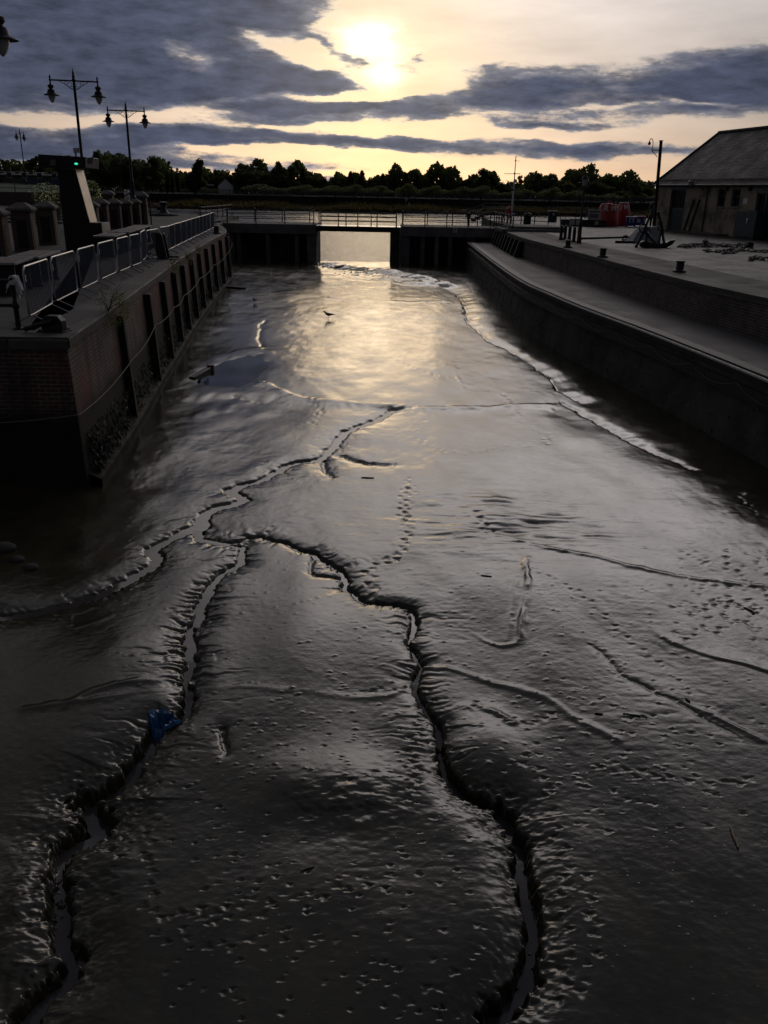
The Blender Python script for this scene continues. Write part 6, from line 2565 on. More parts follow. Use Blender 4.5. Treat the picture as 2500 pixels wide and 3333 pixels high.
# ------------------------------------------------------------------ people, birds, litter
def make_person(label, loc, rz, h, top, bottom, pose=0):
    root = thing('person', label, 'person', loc, rz)
    k = h / 1.75
    sw = .12 * pose
    J = [(0, 0, .95), (0, 0, 1.12), (0, 0, 1.32), (0, -.01, 1.46), (0, -.03, 1.56), (0, -.03, 1.66),
         (.09, 0, .9), (.1, -sw, .5), (.1, -sw * .6, .08), (.1, -.12 - sw * .6, .04), (-.09, 0, .9), (-.1, sw, .5), (-.1, sw * 1.4, .08), (-.1, -.12 + sw * 1.4, .04),
         (.19, 0, 1.39), (.25, .03, 1.12), (.22, -.1, .9), (.21, -.15, .82), (-.19, 0, 1.39), (-.25, .03, 1.12), (-.22, -.1, .9), (-.21, -.15, .82)]
    E_ = [(0, 1), (1, 2), (2, 3), (3, 4), (4, 5), (0, 6), (6, 7), (7, 8), (8, 9), (0, 10), (10, 11), (11, 12), (12, 13), (2, 14), (14, 15), (15, 16), (16, 17), (2, 18), (18, 19), (19, 20), (20, 21)]
    Rr = [(.13, .09), (.13, .09), (.15, .1), (.055, .055), (.075, .09), (.075, .085), (.075, .08), (.055, .06), (.04, .045), (.04, .03), (.075, .08), (.055, .06), (.04, .045), (.04, .03),
          (.055, .055), (.042, .042), (.032, .032), (.025, .04), (.055, .055), (.042, .042), (.032, .032), (.025, .04)]
    sc = lambda L: [tuple(c * k for c in j) for j in L]
    skin_obj('body', sc(J), E_, sc(Rr), M['skin'], root, 1)
    idx = [1, 2, 3, 14, 15, 16, 18, 19, 20, 0]
    mp = {a: b for b, a in enumerate(idx)}
    ed = [(mp[a], mp[b]) for a, b in E_ if a in mp and b in mp and 3 not in (a, b)]
    idx2 = [i for i in idx if i != 3]
    mp = {a: b for b, a in enumerate(idx2)}
    ed = [(mp[a], mp[b]) for a, b in E_ if a in mp and b in mp]
    skin_obj('jacket', sc([J[i] for i in idx2]), ed, sc([tuple(q * 1.22 for q in Rr[i]) for i in idx2]), top, root, 1)
    idx3 = [0, 6, 7, 8, 10, 11, 12]
    mp = {a: b for b, a in enumerate(idx3)}
    ed = [(mp[a], mp[b]) for a, b in E_ if a in mp and b in mp]
    skin_obj('trousers', sc([J[i] for i in idx3]), ed, sc([tuple(q * 1.25 for q in Rr[i]) for i in idx3]), bottom, root, 1)
    m = MB()
    m.ball((0, -.005, 1.67), (.088, .105, .085), 12, 8)
    m.v = [(x * k, y * k, z * k) for x, y, z in m.v]
    m.build('hair', M['hairm'], root)
    return root


pp_ = gy(1524, 741, 69.4)
make_person('person in dark jacket and grey trousers standing at the railing on the right abutment', (pp_.x, 69.4, -0.01), R(30), gy(1523, 682, 69.4).z, M['darkcloth'], M['greycloth'])

YFAR = 250.0


def fz(px, py, y):
    return gy(px, py, y)


ZPATH = 0.42
for px, sz, top, bt, lb in ((1727, 1.55, M['darkcloth'], M['greycloth'], 'small person in dark clothes walking the far riverside path, left of the pair'),
                            (1741, 1.75, M['white'], M['greycloth'], 'small person in a white top walking the far riverside path, right of the pair')):
    q = fz(px, 655, 254)
    make_person(lb, (q.x, 254, ZPATH), R(80), sz, top, bt, 1)


def gull(label, px, py, s, rz):
    q = gz(px, py, ZM)
    q.z = mud_z(q.x, q.y) - .005
    root = thing('gull', label, 'gull', q, rz, 'gulls on the mud')
    m = MB()
    pts = [(.30, 0, .20), (.22, 0, .20), (.10, 0, .20), (0, 0, .21), (-.09, 0, .24), (-.135, 0, .30), (-.15, 0, .335), (-.185, 0, .345), (-.215, 0, .338), (-.235, 0, .333), (-.275, 0, .325)]
    rr_ = [.008, .03, .065, .078, .062, .038, .036, .040, .030, .012, .004]
    m.tube(pts, rr_, 12)
    m.v = [(x * s, y * s * 1.05, z * s) for x, y, z in m.v]
    m.build('body', M['gull_w'], root)
    m = MB()
    for sy in (-1, 1):
        m.tube([(-.05, sy * .06, .235), (.05, sy * .075, .225), (.2, sy * .04, .205), (.36, sy * .01, .195)], [.02, .045, .03, .004], 8)
    m.v = [(x * s, y * s, z * s) for x, y, z in m.v]
    m.build('wing', M['gull_d'], root)
    for sy in (-1, 1):
        m = MB()
        m.tube([(.02, sy * .035, .15), (.03, sy * .035, .09), (.01, sy * .035, .01)], [.014, .007, .006], 6)
        m.add([(.01, sy * .035, .012), (-.055, sy * .035 - .03, .006), (-.06, sy * .035 + .03, .006)], [(0, 1, 2)])
        m.v = [(x * s, y * s, z * s) for x, y, z in m.v]
        m.build('leg', M['gull_d'], root)
    return root


gull('grey and white gull standing on the bright mud in the middle of the basin', 1068, 1036, .92, R(8))
gull('darker gull farther left, standing near the left timber in shadow', 829, 985, .85, R(75))

# half buried timbers by the left wall
for a, b, r, lb in (((724, 937), (800, 940), .09, 'dark half-buried timber lying out from the foot of the left wall, far end'),):
    A, B = gz(*a, ZM), gz(*b, ZM)
    m = MB()
    m.bar((A.x, A.y, mud_z(A.x, A.y) + .05), (B.x, B.y, mud_z(B.x, B.y) + .03), r * 2, r * 1.4)
    tag(m.build('sunken_timber', M['timber'], bevel=.02), lb, 'timber')
A, B = gz(684, 1204, ZM), gz(625, 1235, ZM)
m = MB()
m.bar((A.x, A.y, ZM - .3), (A.x + .03, A.y, ZM + .16), .2, .22)
m.bar((A.x, A.y, ZM + .02), (B.x, B.y, ZM - .03), .2, .2)
tag(m.build('sunken_timber', M['timber'], bevel=.02), 'dark old timber frame sticking out of the mud beside the pool', 'timber')

# blue bag caught in the creek
random.seed(12)
A = gz(478, 2336, ZM)
BAGP = [(476, 2330), (520, 2322), (560, 2336), (603, 2352), (580, 2372), (530, 2390), (492, 2384)]
n = 16
V, F = [], []
c0 = Vector((0, 0))
pts = [gz(x, y, ZM - .02).xy for x, y in BAGP]
cc = sum((Vector(p_) for p_ in pts), Vector((0, 0))) / len(pts)


def bag_edge(a):
    best, d = 1e9, None
    v = Vector((math.cos(a), math.sin(a)))
    r = 0.02
    while r < .6:
        q = cc + v * r / .9
        ins = False
        for i in range(len(pts)):
            p, s = pts[i], pts[i - 1]
            if (p.y > q.y) != (s.y > q.y) and q.x < (s.x - p.x) * (q.y - p.y) / (s.y - p.y) + p.x:
                ins = not ins
        if not ins:
            break
        r += .006
    return r


NR, NA = 9, 40
V.append((cc.x, cc.y, 0))
zc0 = mud_z(cc.x, cc.y) + .03
for i in range(1, NR + 1):
    for j in range(NA):
        a = 2 * PI * j / NA
        r = bag_edge(a) * i / NR if i == NR or i == 1 else bag_edge(a) * i / NR * (1 + .0)
        x, y = cc.x + math.cos(a) * r, cc.y + math.sin(a) * r
        V.append((x, y, 0))
for i, (x, y, z) in enumerate(V):
    rad = math.hypot(x - cc.x, y - cc.y)
    w = .022 * math.sin(x * 60 + 9 * math.sin(y * 25)) + .018 * math.sin(y * 48 + x * 30) + random.uniform(-.006, .006)
    edge = i > NA * (NR - 1)
    z = max(mud_z(x, y) + .008, ZM - .14) + (.008 if edge else .05 * (1 - rad / .35) + max(0, w) + .012)
    V[i] = (x, y, z)
for j in range(NA):
    F.append((0, 1 + j, 1 + (j + 1) % NA))
    for i in range(NR - 1):
        F.append((1 + i * NA + j, 1 + (i + 1) * NA + j, 1 + (i + 1) * NA + (j + 1) % NA, 1 + i * NA + (j + 1) % NA))
m = MB()
m.add(V, F)
tag(m.build('plastic_bag', M['bagblue']), 'crumpled blue plastic bag lying in the left creek', 'bag')


def litter(nm, label, cat, a, b, r, mat, flat=1.0, group=None, lift=.004):
    A, B = gz(a[0] * K, a[1] * K, ZM), gz(b[0] * K, b[1] * K, ZM)
    n = 7
    m = MB()
    P = []
    for k in range(n):
        t = k / (n - 1)
        x, y = A.x + (B.x - A.x) * t, A.y + (B.y - A.y) * t
        P.append((x + .004 * math.sin(k * 1.7), y, mud_z(x, y) + lift + r * .5))
    m.tube(P, [r * (.5 + .5 * math.sin(PI * (.15 + .7 * k / (n - 1)))) for k in range(n)], 7)
    return tag(m.build(nm, mat), label, cat, group)


litter('reed_stem', 'pale flat reed stem lying alone on the mud at lower right', 'reed', (1576, 1793), (1594, 1838), .013, M['hay'])
litter('reed_stem', 'pale reed stem caught in the left creek, below the blue bag', 'reed', (208, 1702), (192, 1730), .010, M['hay'])
litter('reed_stem', 'pale reed stem wedged in the deep bend of the right creek', 'reed', (1098, 1764), (1112, 1786), .010, M['hay'])
litter('driftwood', 'dark bent stick on the mud at right, longest of the sticks', 'stick', (1345, 1547), (1398, 1556), .008, M['bark'])
litter('driftwood', 'short dark stick left of the longest stick', 'stick', (1284, 1545), (1302, 1547), .009, M['bark'])
litter('driftwood', 'dark stick near the right edge pointing at the wall', 'stick', (1605, 1315), (1630, 1328), .011, M['bark'])
litter('driftwood', 'small dark stick with a hooked end on the mud at right', 'stick', (1480, 1512), (1490, 1520), .010, M['bark'])
litter('driftwood', 'thin dark twig on the dark mud at lower middle', 'stick', (650, 1888), (680, 1877), .006, M['bark'])
litter('driftwood', 'dark twig lying on the bright mud in mid basin', 'stick', (780, 1033), (808, 1034), .011, M['bark'])
litter('driftwood', 'dark twig on the mud left of the drag mark', 'stick', (1038, 1250), (1062, 1253), .008, M['bark'])


def stone(label, dx, dy, r, mat='concrete_d'):
    q = gz(dx * K, dy * K, ZM)
    m = MB()
    m.ball((0, 0, 0), (r, r * .8, r * .5), 14, 9)
    random.seed(int(dx * 7))
    f = [random.uniform(-.2, .2) for _ in range(6)]
    m.v = [(x * (1 + f[0] * math.sin(9 * y + f[1])), y * (1 + f[2] * math.sin(11 * x)), z * (1 + f[3] * math.sin(8 * x + 5 * y))) for x, y, z in m.v]
    tag(m.build('stone', M[mat], loc=(q.x, q.y, mud_z(q.x, q.y) + r * .15)), label, 'stone', 'stones in the shadow of the left wall')


stone('largest grey stone in the dark at the left edge below the wall corner', 14, 1197, .17)
stone('flat grey stone just right of the largest one', 40, 1220, .10)
stone('rounded grey stone farther right in the shadowed mud', 68, 1235, .11)
stone('small pale stone or wrapper at the foot of the left wall', 272, 940, .09, 'white')
q = gz(1360, 868, ZM)

# ------------------------------------------------------------------ far bank
fbk = MB()
prof = [(244, -3.7), (246, ZRIV + .1), (250, -2.2), (256, -1.75)]


def strip(y0, z0, y1, z1, x0=-700, x1=800):
    fbk.add([(x0, y0, z0), (x1, y0, z0), (x1, y1, z1), (x0, y1, z1)], [(0, 1, 2, 3)])


for i in range(len(prof) - 1):
    strip(*prof[i], *prof[i + 1])
struct(fbk.build('far_bank', plain('bank_soil', (.05, .045, .03), .9, 0, .4, .6, .05), smooth=False))
YW = 256.0
rw_ = thing('flood_wall', 'long dark flood wall along the far bank of the river under the fence', 'wall')
m = MB()
m.box((40, YW + .3, -.75), (1500, .6, 2.3))
m.build('wall', plain('dark_sheet_piling', (.02, .02, .02), .9, 0, .4, .3), rw_)
m = MB()
m.box((40, YW + .3, .43), (1500, .8, .10))
m.build('coping', M['concrete'], rw_)
fg = MB()
fg.add([(-1500, YW + .6, ZPATH - .02), (1600, YW + .6, ZPATH - .02), (1600, 2600, 6.0), (-1500, 2600, 6.0)], [(0, 1, 2, 3)])
struct(fg.build('far_ground', plain('rough_grass', (.035, .045, .022), .9, 0, .4, .05)))
fn = thing('mesh_fence', 'long pale grey palisade fence on top of the far flood wall', 'fence')
m = MB()
m.box((40, YW + 5, ZPATH + .15), (700, .06, .08))
m.box((40, YW + 5, ZPATH + 1.35), (700, .06, .08))
m.build('rail', M['steel_dark'], fn)
m = MB()
for k in range(1400):
    m.box((-310 + k * .5, YW + 4.95, ZPATH + .75), (.22, .03, 1.5))
m.build('pales', plain('fence_grey', (.06, .068, .075), .7, 0, .3, .2), fn)
for k in range(0, 100):
    m = MB()
    m.box((-140 + k * 3.2, YW + 5.06, ZPATH + .8), (.12, .12, 1.7))
    m.build('post', M['steel_dark'], fn)

# reeds along the far bank
gm_ = MB()
random.seed(31)
for k in range(9000):
    x = random.uniform(-95, 150)
    y = 246 + 9 * random.random()
    z = ZRIV + .1 + (1.5 * (y - 246) / 9)
    h = random.uniform(.5, 1.2) * (1 + .5 * math.sin(x * .21) * math.sin(x * .07))
    w = random.uniform(.3, .7)
    gm_.add([(x - w, y, z - .1), (x + w, y + random.uniform(-.3, .3), z - .1), (x + w * .4 + random.uniform(-.3, .3), y, z + h), (x - w * .4, y, z + h * random.uniform(.6, 1))], [(0, 1, 2, 3)])
tag(gm_.build('reed_bed', leaf_mat('reeds', (.095, .075, .055), .8, .4), smooth=False), 'band of dry pale grass along the far river bank', 'grass', kind='stuff')
# mud flat glinting at the river's far edge
# green bank at left with houses behind it
lb_ = MB()
lb_.add([(-140, 106, 0.9), (-38, 106, 0.9), (-40, 112, 1.0), (-53, 150, 2.2), (-160, 150, 4.4), (-150, 118, 3.2), (-44, 122, 2.2)], [(0, 1, 2, 6, 5), (5, 6, 3, 4)])
lb_.add([(-160, 150, 4.4), (-53, 150, 2.2), (-103, 255, 1.0), (-500, 255, 4.4), (-500, 150, 4.4)], [(0, 1, 2, 3, 4)])
lb_.add([(-38, 106, .9), (-38, 106, -3.6), (-53, 150, -3.6), (-53, 150, 2.2), (-40, 112, 1)], [(0, 1, 2, 3, 4)])
lb_.add([(-53, 150, 2.2), (-53, 150, -3.6), (-103, 256, -3.6), (-103, 256, 1.0)], [(0, 1, 2, 3)])
struct(lb_.build('grass_bank', plain('lawn', (.035, .075, .022), .9, 0, .3, .6, .03), smooth=False))
rt = thing('retaining_wall', 'dark brick retaining wall with railing behind the left plaza, under the grass slope', 'wall')
m = MB()
m.box((-89, 105.7, .75), (102, .5, 1.5))
m.build('wall', M['brick_p'], rt)
m = MB()
for k in range(24):
    m.tube([(-100 + k * 2.4, 105.7, 1.5), (-100 + k * 2.4, 105.7, 2.4)], .05, 6)
m.build('posts', M['iron'], rt)
m = MB()
m.tube([(-120, 105.7, 2.38), (-38.2, 105.7, 2.38)], .04, 6)
m.tube([(-120, 105.7, 1.95), (-38.2, 105.7, 1.95)], .03, 6)
m.build('rail', M['iron'], rt)
ts = thing('terrace_steps', 'broad shallow steps on the left plaza seen between the brick pillars', 'steps')
for k in range(5):
    m = MB()
    m.box((-34, 62 + k * 1.3, .07 + k * .13), (24, 6.5 - 1.0 * k, .14))
    m.build('step', M['concrete'], ts, bevel=.02)


def house(nm, label, px, py_base, py_top, w, d, y, rz, zb, gable, wallm, roofm_, chim=True, wins=True):
    q = gy(px, py_base, y)
    root = thing(nm, label, 'house', (q.x, y, zb), rz, None)
    ztop = gy(px, py_top, y).z - zb
    he = ztop * .55
    m = MB()
    m.box((0, 0, he / 2 - .5), (w, d, he + 1))
    m.add([(-w / 2, -d / 2, he), (w / 2, -d / 2, he), (0, -d / 2, ztop - .1)] if gable else [(-w / 2, -d / 2, he), (-w / 2, d / 2, he), (-w / 2, 0, ztop - .1)], [(0, 1, 2)])
    m.add([(-w / 2, d / 2, he), (w / 2, d / 2, he), (0, d / 2, ztop - .1)] if gable else [(w / 2, -d / 2, he), (w / 2, d / 2, he), (w / 2, 0, ztop - .1)], [(0, 2, 1)])
    m.build('wall', wallm, root, smooth=False)
    m = MB()
    if gable:
        for s_ in (-1, 1):
            V = [(s_ * (w / 2 + .3), -d / 2 - .1, he - .3), (s_ * (w / 2 + .3), d / 2 + .1, he - .3), (0, d / 2 + .1, ztop), (0, -d / 2 - .1, ztop)]
            V += [(a, b, c + .15) for a, b, c in V]
            m.add(V, [(0, 1, 2, 3), (7, 6, 5, 4), (0, 4, 5, 1), (3, 2, 6, 7), (0, 3, 7, 4), (1, 5, 6, 2)])
    else:
        for s_ in (-1, 1):
            V = [(-w / 2 - .3, s_ * (d / 2 + .3), he - .3), (w / 2 + .3, s_ * (d / 2 + .3), he - .3), (w / 2 + .3, 0, ztop), (-w / 2 - .3, 0, ztop)]
            V += [(a, b, c + .15) for a, b, c in V]
            m.add(V, [(0, 1, 2, 3), (7, 6, 5, 4), (0, 4, 5, 1), (3, 2, 6, 7), (0, 3, 7, 4), (1, 5, 6, 2)])
    rf_ = m.build('roof', roofm_, root, smooth=False)
    if chim:
        m = MB()
        m.box((.1 * w, .2, ztop + .2), (.8, .7, 1.4))
        m.build('chimney', M['brick_p'], rf_)
    if wins:
        for i in range(max(2, int(w / 3))):
            for z in ([he * .35, he * .75] if he > 4 else [he * .55]):
                x = -w / 2 + w * (i + .5) / max(2, int(w / 3))
                m = MB()
                m.box((x, -d / 2 - .03, z), (1.1, .08, 1.1))
                wo = m.build('window', M['white'], root)
                m = MB()
                m.box((x, -d / 2 - .075, z), (.9, .03, .9))
                m.build('pane', M['glass'], wo)
    return root


house('gabled_house', 'white gable-ended house among the trees beyond the river', 733, 622, 583, 4.8, 9, 300, R(14), .6, True, M['white'], M['tile'], True, False)
house('terraced_house', 'low dark brick house with white windows behind the lawn at the far left', 78, 602, 568, 18, 9, 190, R(8), 4.0, False, M['brick_p'], M['tile'], True, True)
house('terraced_house', 'dark roofed house at the left edge of the photo behind the lawn', 5, 604, 560, 20, 9, 205, R(8), 4.2, False, M['brick_p'], M['tile'], True, True)
house('long_shed', 'low pale building between the far left lamp and the dark tower, by the blue hoarding', 155, 610, 592, 14, 6, 170, R(4), 3.4, False, M['steel_dark'], M['tile'], False, False)
house('hipped_house', 'low dull roofed house between trees at far right, left of the warehouse', 1950, 640, 613, 26, 12, 420, R(0), 1.0, False, M['brick_y'], M['tile'], False, False)

# road signs on the far bank, gantry post at left, far lamp posts
for px, py, up, lb in ((1323, 650, -1, 'small white downward-pointing triangle sign on the far bank'), (1332, 664, 1, 'small white upward-pointing triangle sign on the far bank, the lower one')):
    q = gy(px, py, 249)
    s = thing('triangle_sign', lb, 'sign', (q.x, 249, q.z), 0)
    m = MB()
    m.slab([(-.5, -.4 * up), (0, .5 * up), (.5, -.4 * up)][::up], -.03, .03)
    m.build('plate', M['white'], s)
    m = MB()
    m.slab([(-.26, -.24 * up), (0, .22 * up), (.26, -.24 * up)][::up], -.045, -.032)
    m.build('symbol', M['iron'], s)
    m = MB()
    m.tube([(0, .06, q.z * -1 - 2.2), (0, .06, .2)], .05, 6)
    m.build('post', M['steel_dark'], s)
q = gy(592, 599, 240)
s = thing('pipe_support', 'pale horizontal beam on a short post above the far fence, left of the white gable', 'pipe', (q.x, 270, q.z))
m = MB()
m.box((0, 0, 0), (5.2, .35, .34))
m.build('beam', M['offwhite'], s)
m = MB()
m.tube([(0, 0, 1.3), (0, 0, -3.0)], .12, 8)
m.ball((0, 0, .9), .3, 8, 6)
m.build('post', M['offwhite'], s)
q = gy(1793, 650, 255)
z1 = gy(1794, 582, 255).z
s = thing('street_lamp', 'distant dark street lamp on the far riverside path, left of the lantern lamp', 'lamp post', (q.x, 255, ZPATH))
m = MB()
m.tube([(0, 0, 0), (0, 0, z1 - ZPATH)], [.14, .08], 8)
m.build('post', M['iron'], s)
m = MB()
m.lathe([(.1, -.4), (.5, -.3), (.55, -.2), (.2, .1), (.0, .3)], 10, (0, 0, z1 - ZPATH))
m.build('lantern', M['iron'], s)


# ------------------------------------------------------------------ trees
def crown(seed, kind, n):
    random.seed(seed)
    mb = MB()
    cl = []
    if kind == 'round':
        for _ in range(22):
            a, b = random.uniform(0, 6.28), random.uniform(0, 1)
            r = .36 * math.sqrt(random.random())
            cl.append((r * math.cos(a), r * math.sin(a), .14 + .76 * b * (1 - .8 * r), random.uniform(.12, .19)))
    elif kind == 'tall':
        for k in range(16):
            z = .12 + .82 * k / 15
            r = .20 * (1 - .7 * abs(k / 15 - .4))
            a = random.uniform(0, 6.28)
            cl.append((r * math.cos(a), r * math.sin(a), z, .10 + .07 * random.random()))
    elif kind == 'spruce':
        for k in range(26):
            z = .12 + .86 * k / 25
            r = .26 * (1 - k / 26) * (.6 + .6 * random.random())
            a = k * 2.4
            cl.append((r * math.cos(a), r * math.sin(a), z, .06 + .10 * (1 - k / 26)))
    elif kind == 'cypress':
        for k in range(9):
            z = .1 + .82 * k / 8
            cl.append((random.uniform(-.02, .02), random.uniform(-.02, .02), z, .10 * (1 - .75 * abs(k / 8 - .3))))
    elif kind == 'lean':
        for k in range(20):
            z = .15 + .78 * k / 19
            a = random.uniform(0, 6.28)
            r = .32 * (1 - k / 22) * random.random()
            cl.append((r * math.cos(a) + .16 * (k / 19) ** 1.5, r * math.sin(a), z, .09 + .09 * (1 - k / 20)))
    elif kind == 'open':
        for _ in range(26):
            a, b = random.uniform(0, 6.28), random.random()
            r = .38 * math.sqrt(random.random()) * (1 - .4 * b)
            cl.append((r * math.cos(a), r * math.sin(a), .12 + .80 * b, random.uniform(.07, .13)))
    else:
        for _ in range(14):
            a = random.uniform(0, 6.28)
            r = .5 * math.sqrt(random.random())
            cl.append((r * math.cos(a), r * math.sin(a), .25 + .45 * random.random() * (1.2 - r), random.uniform(.18, .28)))
    tot = sum(c[3] ** 2 for c in cl)
    for c in cl:
        leaf_cloud(mb, int(n * c[3] ** 2 / tot), c[:3], (c[3], c[3], c[3] * (.8 if kind != 'cypress' else 1.6)), .052 if kind != 'bush' else .055, .45, 0, .3)
    return mb, cl


def tree_proto(nm, kind, seed, n, mat):
    """unit tree: 1 m tall, scaled where it stands"""
    root = thing(nm, 'x', 'tree' if kind != 'bush' else 'bush')
    mb, cl = crown(seed, kind, n)
    t = MB()
    lean = .16 if kind == 'lean' else 0
    t.tube([(0, 0, -.05), (.005, 0, .25), (lean * .4, 0, .6), (lean, 0, .9)], [.028, .02, .012, .004], 7)
    for c in cl[::2]:
        t.tube([(0, 0, max(.1, c[2] - .25)), (c[0] * .6, c[1] * .6, c[2] - .06), (c[0], c[1], c[2])], [.012, .007, .003], 5)
    t.build('trunk', M['bark'], root)
    mb.build('crown', mat, root, smooth=False)
    return root


PROTO = {
    'round': [tree_proto('broadleaf_tree', 'round', 1, 4200, M['leafd']), tree_proto('broadleaf_tree', 'round', 2, 4200, M['leafm'])],
    'tall': [tree_proto('poplar_tree', 'tall', 3, 3200, M['leafm']), tree_proto('poplar_tree', 'tall', 4, 3200, M['leafd'])],
    'spruce': [tree_proto('spruce_tree', 'spruce', 5, 3200, M['leafd'])],
    'cypress': [tree_proto('cypress_tree', 'cypress', 6, 800, M['leafd'])],
    'lean': [tree_proto('pine_tree', 'lean', 7, 4200, M['leafd'])],
    'open': [tree_proto('birch_tree', 'open', 8, 3200, M['leafm']), tree_proto('birch_tree', 'open', 9, 3200, M['leafl'])],
    'bush': [tree_proto('willow_bush', 'bush', 10, 3200, M['leafl']), tree_proto('willow_bush', 'bush', 12, 3200, M['leafm'])],
}
USED = set()


def plant(kind, v, px, top, width_px, y, zb, label, group):
    pr = PROTO[kind][v % len(PROTO[kind])]
    o = pr if id(pr) not in USED else copy_tree(pr)
    USED.add(id(pr))
    q = gy(px, top, y)
    h = (q.z - zb) * .90
    wd = width_px / F_PX * y
    nat = {'round': .95, 'tall': .55, 'spruce': .62, 'cypress': .22, 'lean': .75, 'open': .9, 'bush': 1.3}[kind]
    o.location = (q.x, y, zb)
    random.seed(int(px * 13 + top))
    o.rotation_euler = (0, 0, random.uniform(0, 6.28) if kind != 'lean' else 0.1)
    s = wd / nat
    o.scale = (s, s, h)
    o['label'] = label
    o['group'] = group


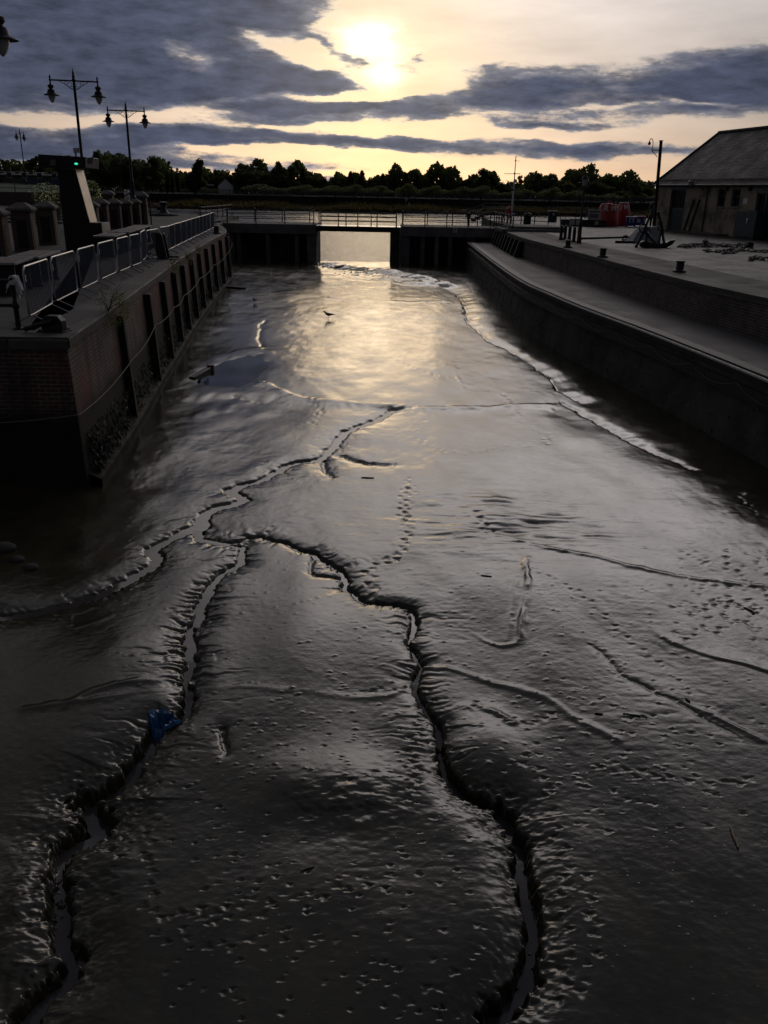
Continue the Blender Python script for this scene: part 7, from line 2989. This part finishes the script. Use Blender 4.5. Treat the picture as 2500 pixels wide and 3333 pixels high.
GL, GFAR, GB = 'trees behind the left quay', 'trees along the far bank', 'bushes under the far trees'
T = [
    # left group, nearer
    ('round', 0, 18, 556, 70, 230, 3.5, 'low dark tree at the left edge behind the dark roofed house', GL),
    ('round', 1, 66, 548, 50, 240, 3.5, 'small rounded tree left of the end-on lamp post', GL),
    ('tall', 1, 112, 500, 60, 215, 3.0, 'upright dark tree just right of the end-on lamp post', GL),
    ('round', 0, 150, 540, 80, 235, 3.0, 'dark tree behind the dark tower head, left side', GL),
    ('round', 1, 225, 520, 70, 240, 2.5, 'dark tree hidden behind the head of the control tower', GL),
    ('spruce', 0, 312, 482, 80, 225, 2.0, 'dark conifer right of the control tower behind the tall lamp post', GL),
    ('round', 0, 395, 474, 120, 225, 1.5, 'big dark tree directly behind the farther double lamp post', GL),
    ('round', 1, 440, 492, 100, 232, 1.5, 'big dark tree joined to the right of the biggest one', GL),
    ('tall', 0, 490, 502, 60, 228, 1.5, 'ragged pale-edged tree on the right flank of the big dark clump', GL),
    ('round', 1, 350, 500, 100, 236, 1.5, 'dark tree filling in behind the conifer and the big tree', GL),
    ('cypress', 0, 541, 543, 18, 235, 1.0, 'slim cypress, first left of the leaning pine', GL),
    ('cypress', 0, 558, 541, 18, 237, 1.0, 'slim cypress between the first and the tallest', GL),
    ('cypress', 0, 576, 537, 20, 235, 1.0, 'tallest slim cypress beside the leaning pine', GL),
    ('bush', 1, 520, 566, 110, 238, 1.0, 'low dark hedge mass under the slim cypresses', GL),
    ('lean', 0, 628, 502, 92, 235, 1.0, 'leaning ragged pine standing alone left of the white gable', GL),
    # far bank
    ('round', 0, 705, 552, 60, 300, .5, 'rounded dark tree just left of the white gable', GFAR),
    ('round', 1, 735, 533, 54, 305, .5, 'small domed tree right above the white gable', GFAR),
    ('round', 0, 800, 524, 100, 300, .5, 'wide domed dark tree right of the white gable', GFAR),
    ('round', 1, 850, 536, 70, 305, .5, 'dark tree between the wide dome and the tall ragged tree', GFAR),
    ('open', 0, 908, 508, 64, 310, .5, 'tall ragged open tree rising highest in the far row', GFAR),
    ('round', 0, 908, 545, 70, 304, .5, 'dense dark tree at the foot of the tall ragged tree', GFAR),
    ('tall', 0, 958, 533, 44, 300, .5, 'pointed pale green tree right of the tall ragged one', GFAR),
    ('spruce', 0, 985, 538, 44, 305, .5, 'narrow spiky conifer near the pointed pale tree', GFAR),
    ('round', 1, 1022, 549, 58, 310, .5, 'flat-topped dark tree left of the gate opening line', GFAR),
    ('round', 0, 1062, 553, 60, 305, .5, 'flat-topped dark tree above the left of the gate opening', GFAR),
    ('round', 0, 1110, 556, 60, 308, .5, 'low dark tree above the middle of the gate opening', GFAR),
    ('spruce', 0, 1142, 550, 46, 306, .5, 'spiky dark conifer above the right of the gate opening', GFAR),
    ('spruce', 0, 1178, 547, 50, 306, .5, 'bushy conifer with several tips, right of the spiky one', GFAR),
    ('round', 0, 1215, 556, 56, 310, .5, 'dark round tree in the middle of the conifer row', GFAR),
    ('spruce', 0, 1246, 558, 48, 308, .5, 'conifer in the middle row, left of the small gap', GFAR),
    ('spruce', 0, 1284, 556, 52, 306, .5, 'conifer above the triangle signs, left one', GFAR),
    ('spruce', 0, 1322, 556, 52, 306, .5, 'conifer above the triangle signs, middle one', GFAR),
    ('spruce', 0, 1360, 559, 50, 308, .5, 'conifer above the triangle signs, right one', GFAR),
    ('spruce', 0, 1405, 563, 54, 310, .5, 'conifer right of the triangle signs, lower than its neighbours', GFAR),
    ('spruce', 0, 1446, 566, 50, 308, .5, 'lower conifer left of the last dense conifer', GFAR),
    ('round', 0, 1488, 566, 64, 310, .5, 'dark domed tree left of the twin-tipped tree', GFAR),
    ('round', 0, 1535, 557, 60, 308, .5, 'dense dark tree beside the twin-tipped tree', GFAR),
    ('tall', 0, 1582, 543, 54, 300, .5, 'twin-tipped feathery tree left of the white mast', GFAR),
    ('tall', 1, 1598, 552, 40, 302, .5, 'shorter feathery tree against the left of the white mast', GFAR),
    ('round', 0, 1640, 574, 66, 306, .5, 'dark low tree behind the foot of the white mast', GFAR),
    ('open', 1, 1692, 560, 50, 296, .5, 'open wispy tree right of the white mast', GFAR),
    ('open', 0, 1752, 550, 84, 290, .5, 'broad feathery pale tree left of the lantern lamp', GFAR),
    ('tall', 0, 1795, 562, 50, 292, .5, 'upright pale tree behind the distant street lamp', GFAR),
    ('round', 1, 1850, 575, 64, 300, .5, 'rounded tree just left of the lantern lamp', GFAR),
    ('round', 0, 1935, 566, 84, 296, .5, 'dark rounded tree right of the lantern lamp', GFAR),
    ('round', 1, 1980, 590, 60, 300, .5, 'lower tree falling away right of the dark rounded one', GFAR),
    ('open', 0, 2075, 572, 76, 270, .5, 'feathery tree standing alone left of the warehouse roof', GFAR),
    ('round', 1, 2105, 585, 60, 276, .5, 'dark tree half hidden by the warehouse corner', GFAR),
    ('round', 1, 2030, 610, 60, 300, .5, 'small distant tree in the gap left of the lone feathery tree', GFAR),
    # bushes in front
    ('bush', 0, 640, 600, 130, 268, .4, 'scrub in front of the leaning pine at far left', GB),
    ('bush', 1, 860, 585, 160, 272, .4, 'dark scrub right of the white gable', GB),
    ('bush', 0, 985, 590, 120, 268, .4, 'pale willow scrub left of the gate opening', GB),
    ('bush', 1, 1090, 590, 140, 272, .4, 'scrub above the gate opening', GB),
    ('bush', 0, 1230, 592, 120, 268, .4, 'pale willow scrub above the triangle signs, left', GB),
    ('bush', 0, 1330, 582, 90, 268, .4, 'pale rounded willow above the triangle signs', GB),
    ('bush', 0, 1410, 590, 100, 267, .4, 'pale rounded willow right of the triangle signs', GB),
    ('bush', 1, 1500, 592, 120, 270, .4, 'scrub left of the twin-tipped tree', GB),
    ('bush', 0, 1570, 590, 110, 268, .4, 'pale scrub under the twin-tipped tree', GB),
    ('bush', 1, 1690, 600, 140, 270, .4, 'dark scrub behind the two walkers', GB),
    ('bush', 0, 1800, 596, 110, 268, .4, 'pale scrub behind the distant street lamp', GB),
    ('bush', 1, 1890, 606, 120, 270, .4, 'dark scrub behind the lantern lamp', GB),
    ('bush', 1, 2000, 620, 120, 272, .4, 'dark bush above the red buoys', GB),
    ('bush', 1, 2090, 618, 110, 268, .4, 'scrub left of the warehouse corner', GB),
    ('bush', 0, 1150, 588, 110, 270, .4, 'pale scrub above the right of the gate opening', GB),
]

# the closed wood behind, read as one mass
random.seed(77)
m = MB()
for k in range(22000):
    x = random.uniform(-150, 165)
    top = 8.2 + 2.0 * math.sin(x * .11) + 1.6 * math.sin(x * .37 + 1) + 1.2 * math.sin(x * .9)
    if x < -75:
        top += 1.5
    if x > 108:
        top *= .78
    z = .4 + (top - .4) * random.random() ** .8
    y = 322 + random.uniform(-6, 6)
    s_ = random.uniform(.5, 1.1)
    u = Vector((random.uniform(-1, 1), random.uniform(-.5, .5), random.uniform(-1, 1))).normalized()
    w = u.cross(Vector((random.uniform(-.4, .4), 1, random.uniform(-.4, .4)))).normalized()
    c = Vector((x, y, z))
    m.add([c - u * s_, c + w * s_ * .6, c + u * s_, c - w * s_ * .6], [(0, 1, 2, 3)])
tag(m.build('far_wood', M['leafd'], smooth=False), 'dense dark wood closing the skyline behind the single trees of the far bank', 'wood', kind='stuff')
for t_ in T:
    plant(*t_)
hr = thing('hoarding', 'long dull blue hoarding at the edge of the lawn, left of the dark tower', 'fence', gy(155, 606, 160))
m = MB()
m.box((0, 0, .6), (7.5, .08, 1.4))
m.build('panel', plain('dull_blue_panel', (.05, .065, .11), .6), hr)
m = MB()
for x in (-3.6, -1.2, 1.2, 3.6):
    m.tube([(x, .1, -1.4), (x, .1, 1.4)], .06, 6)
m.build('posts', M['steel_dark'], hr)
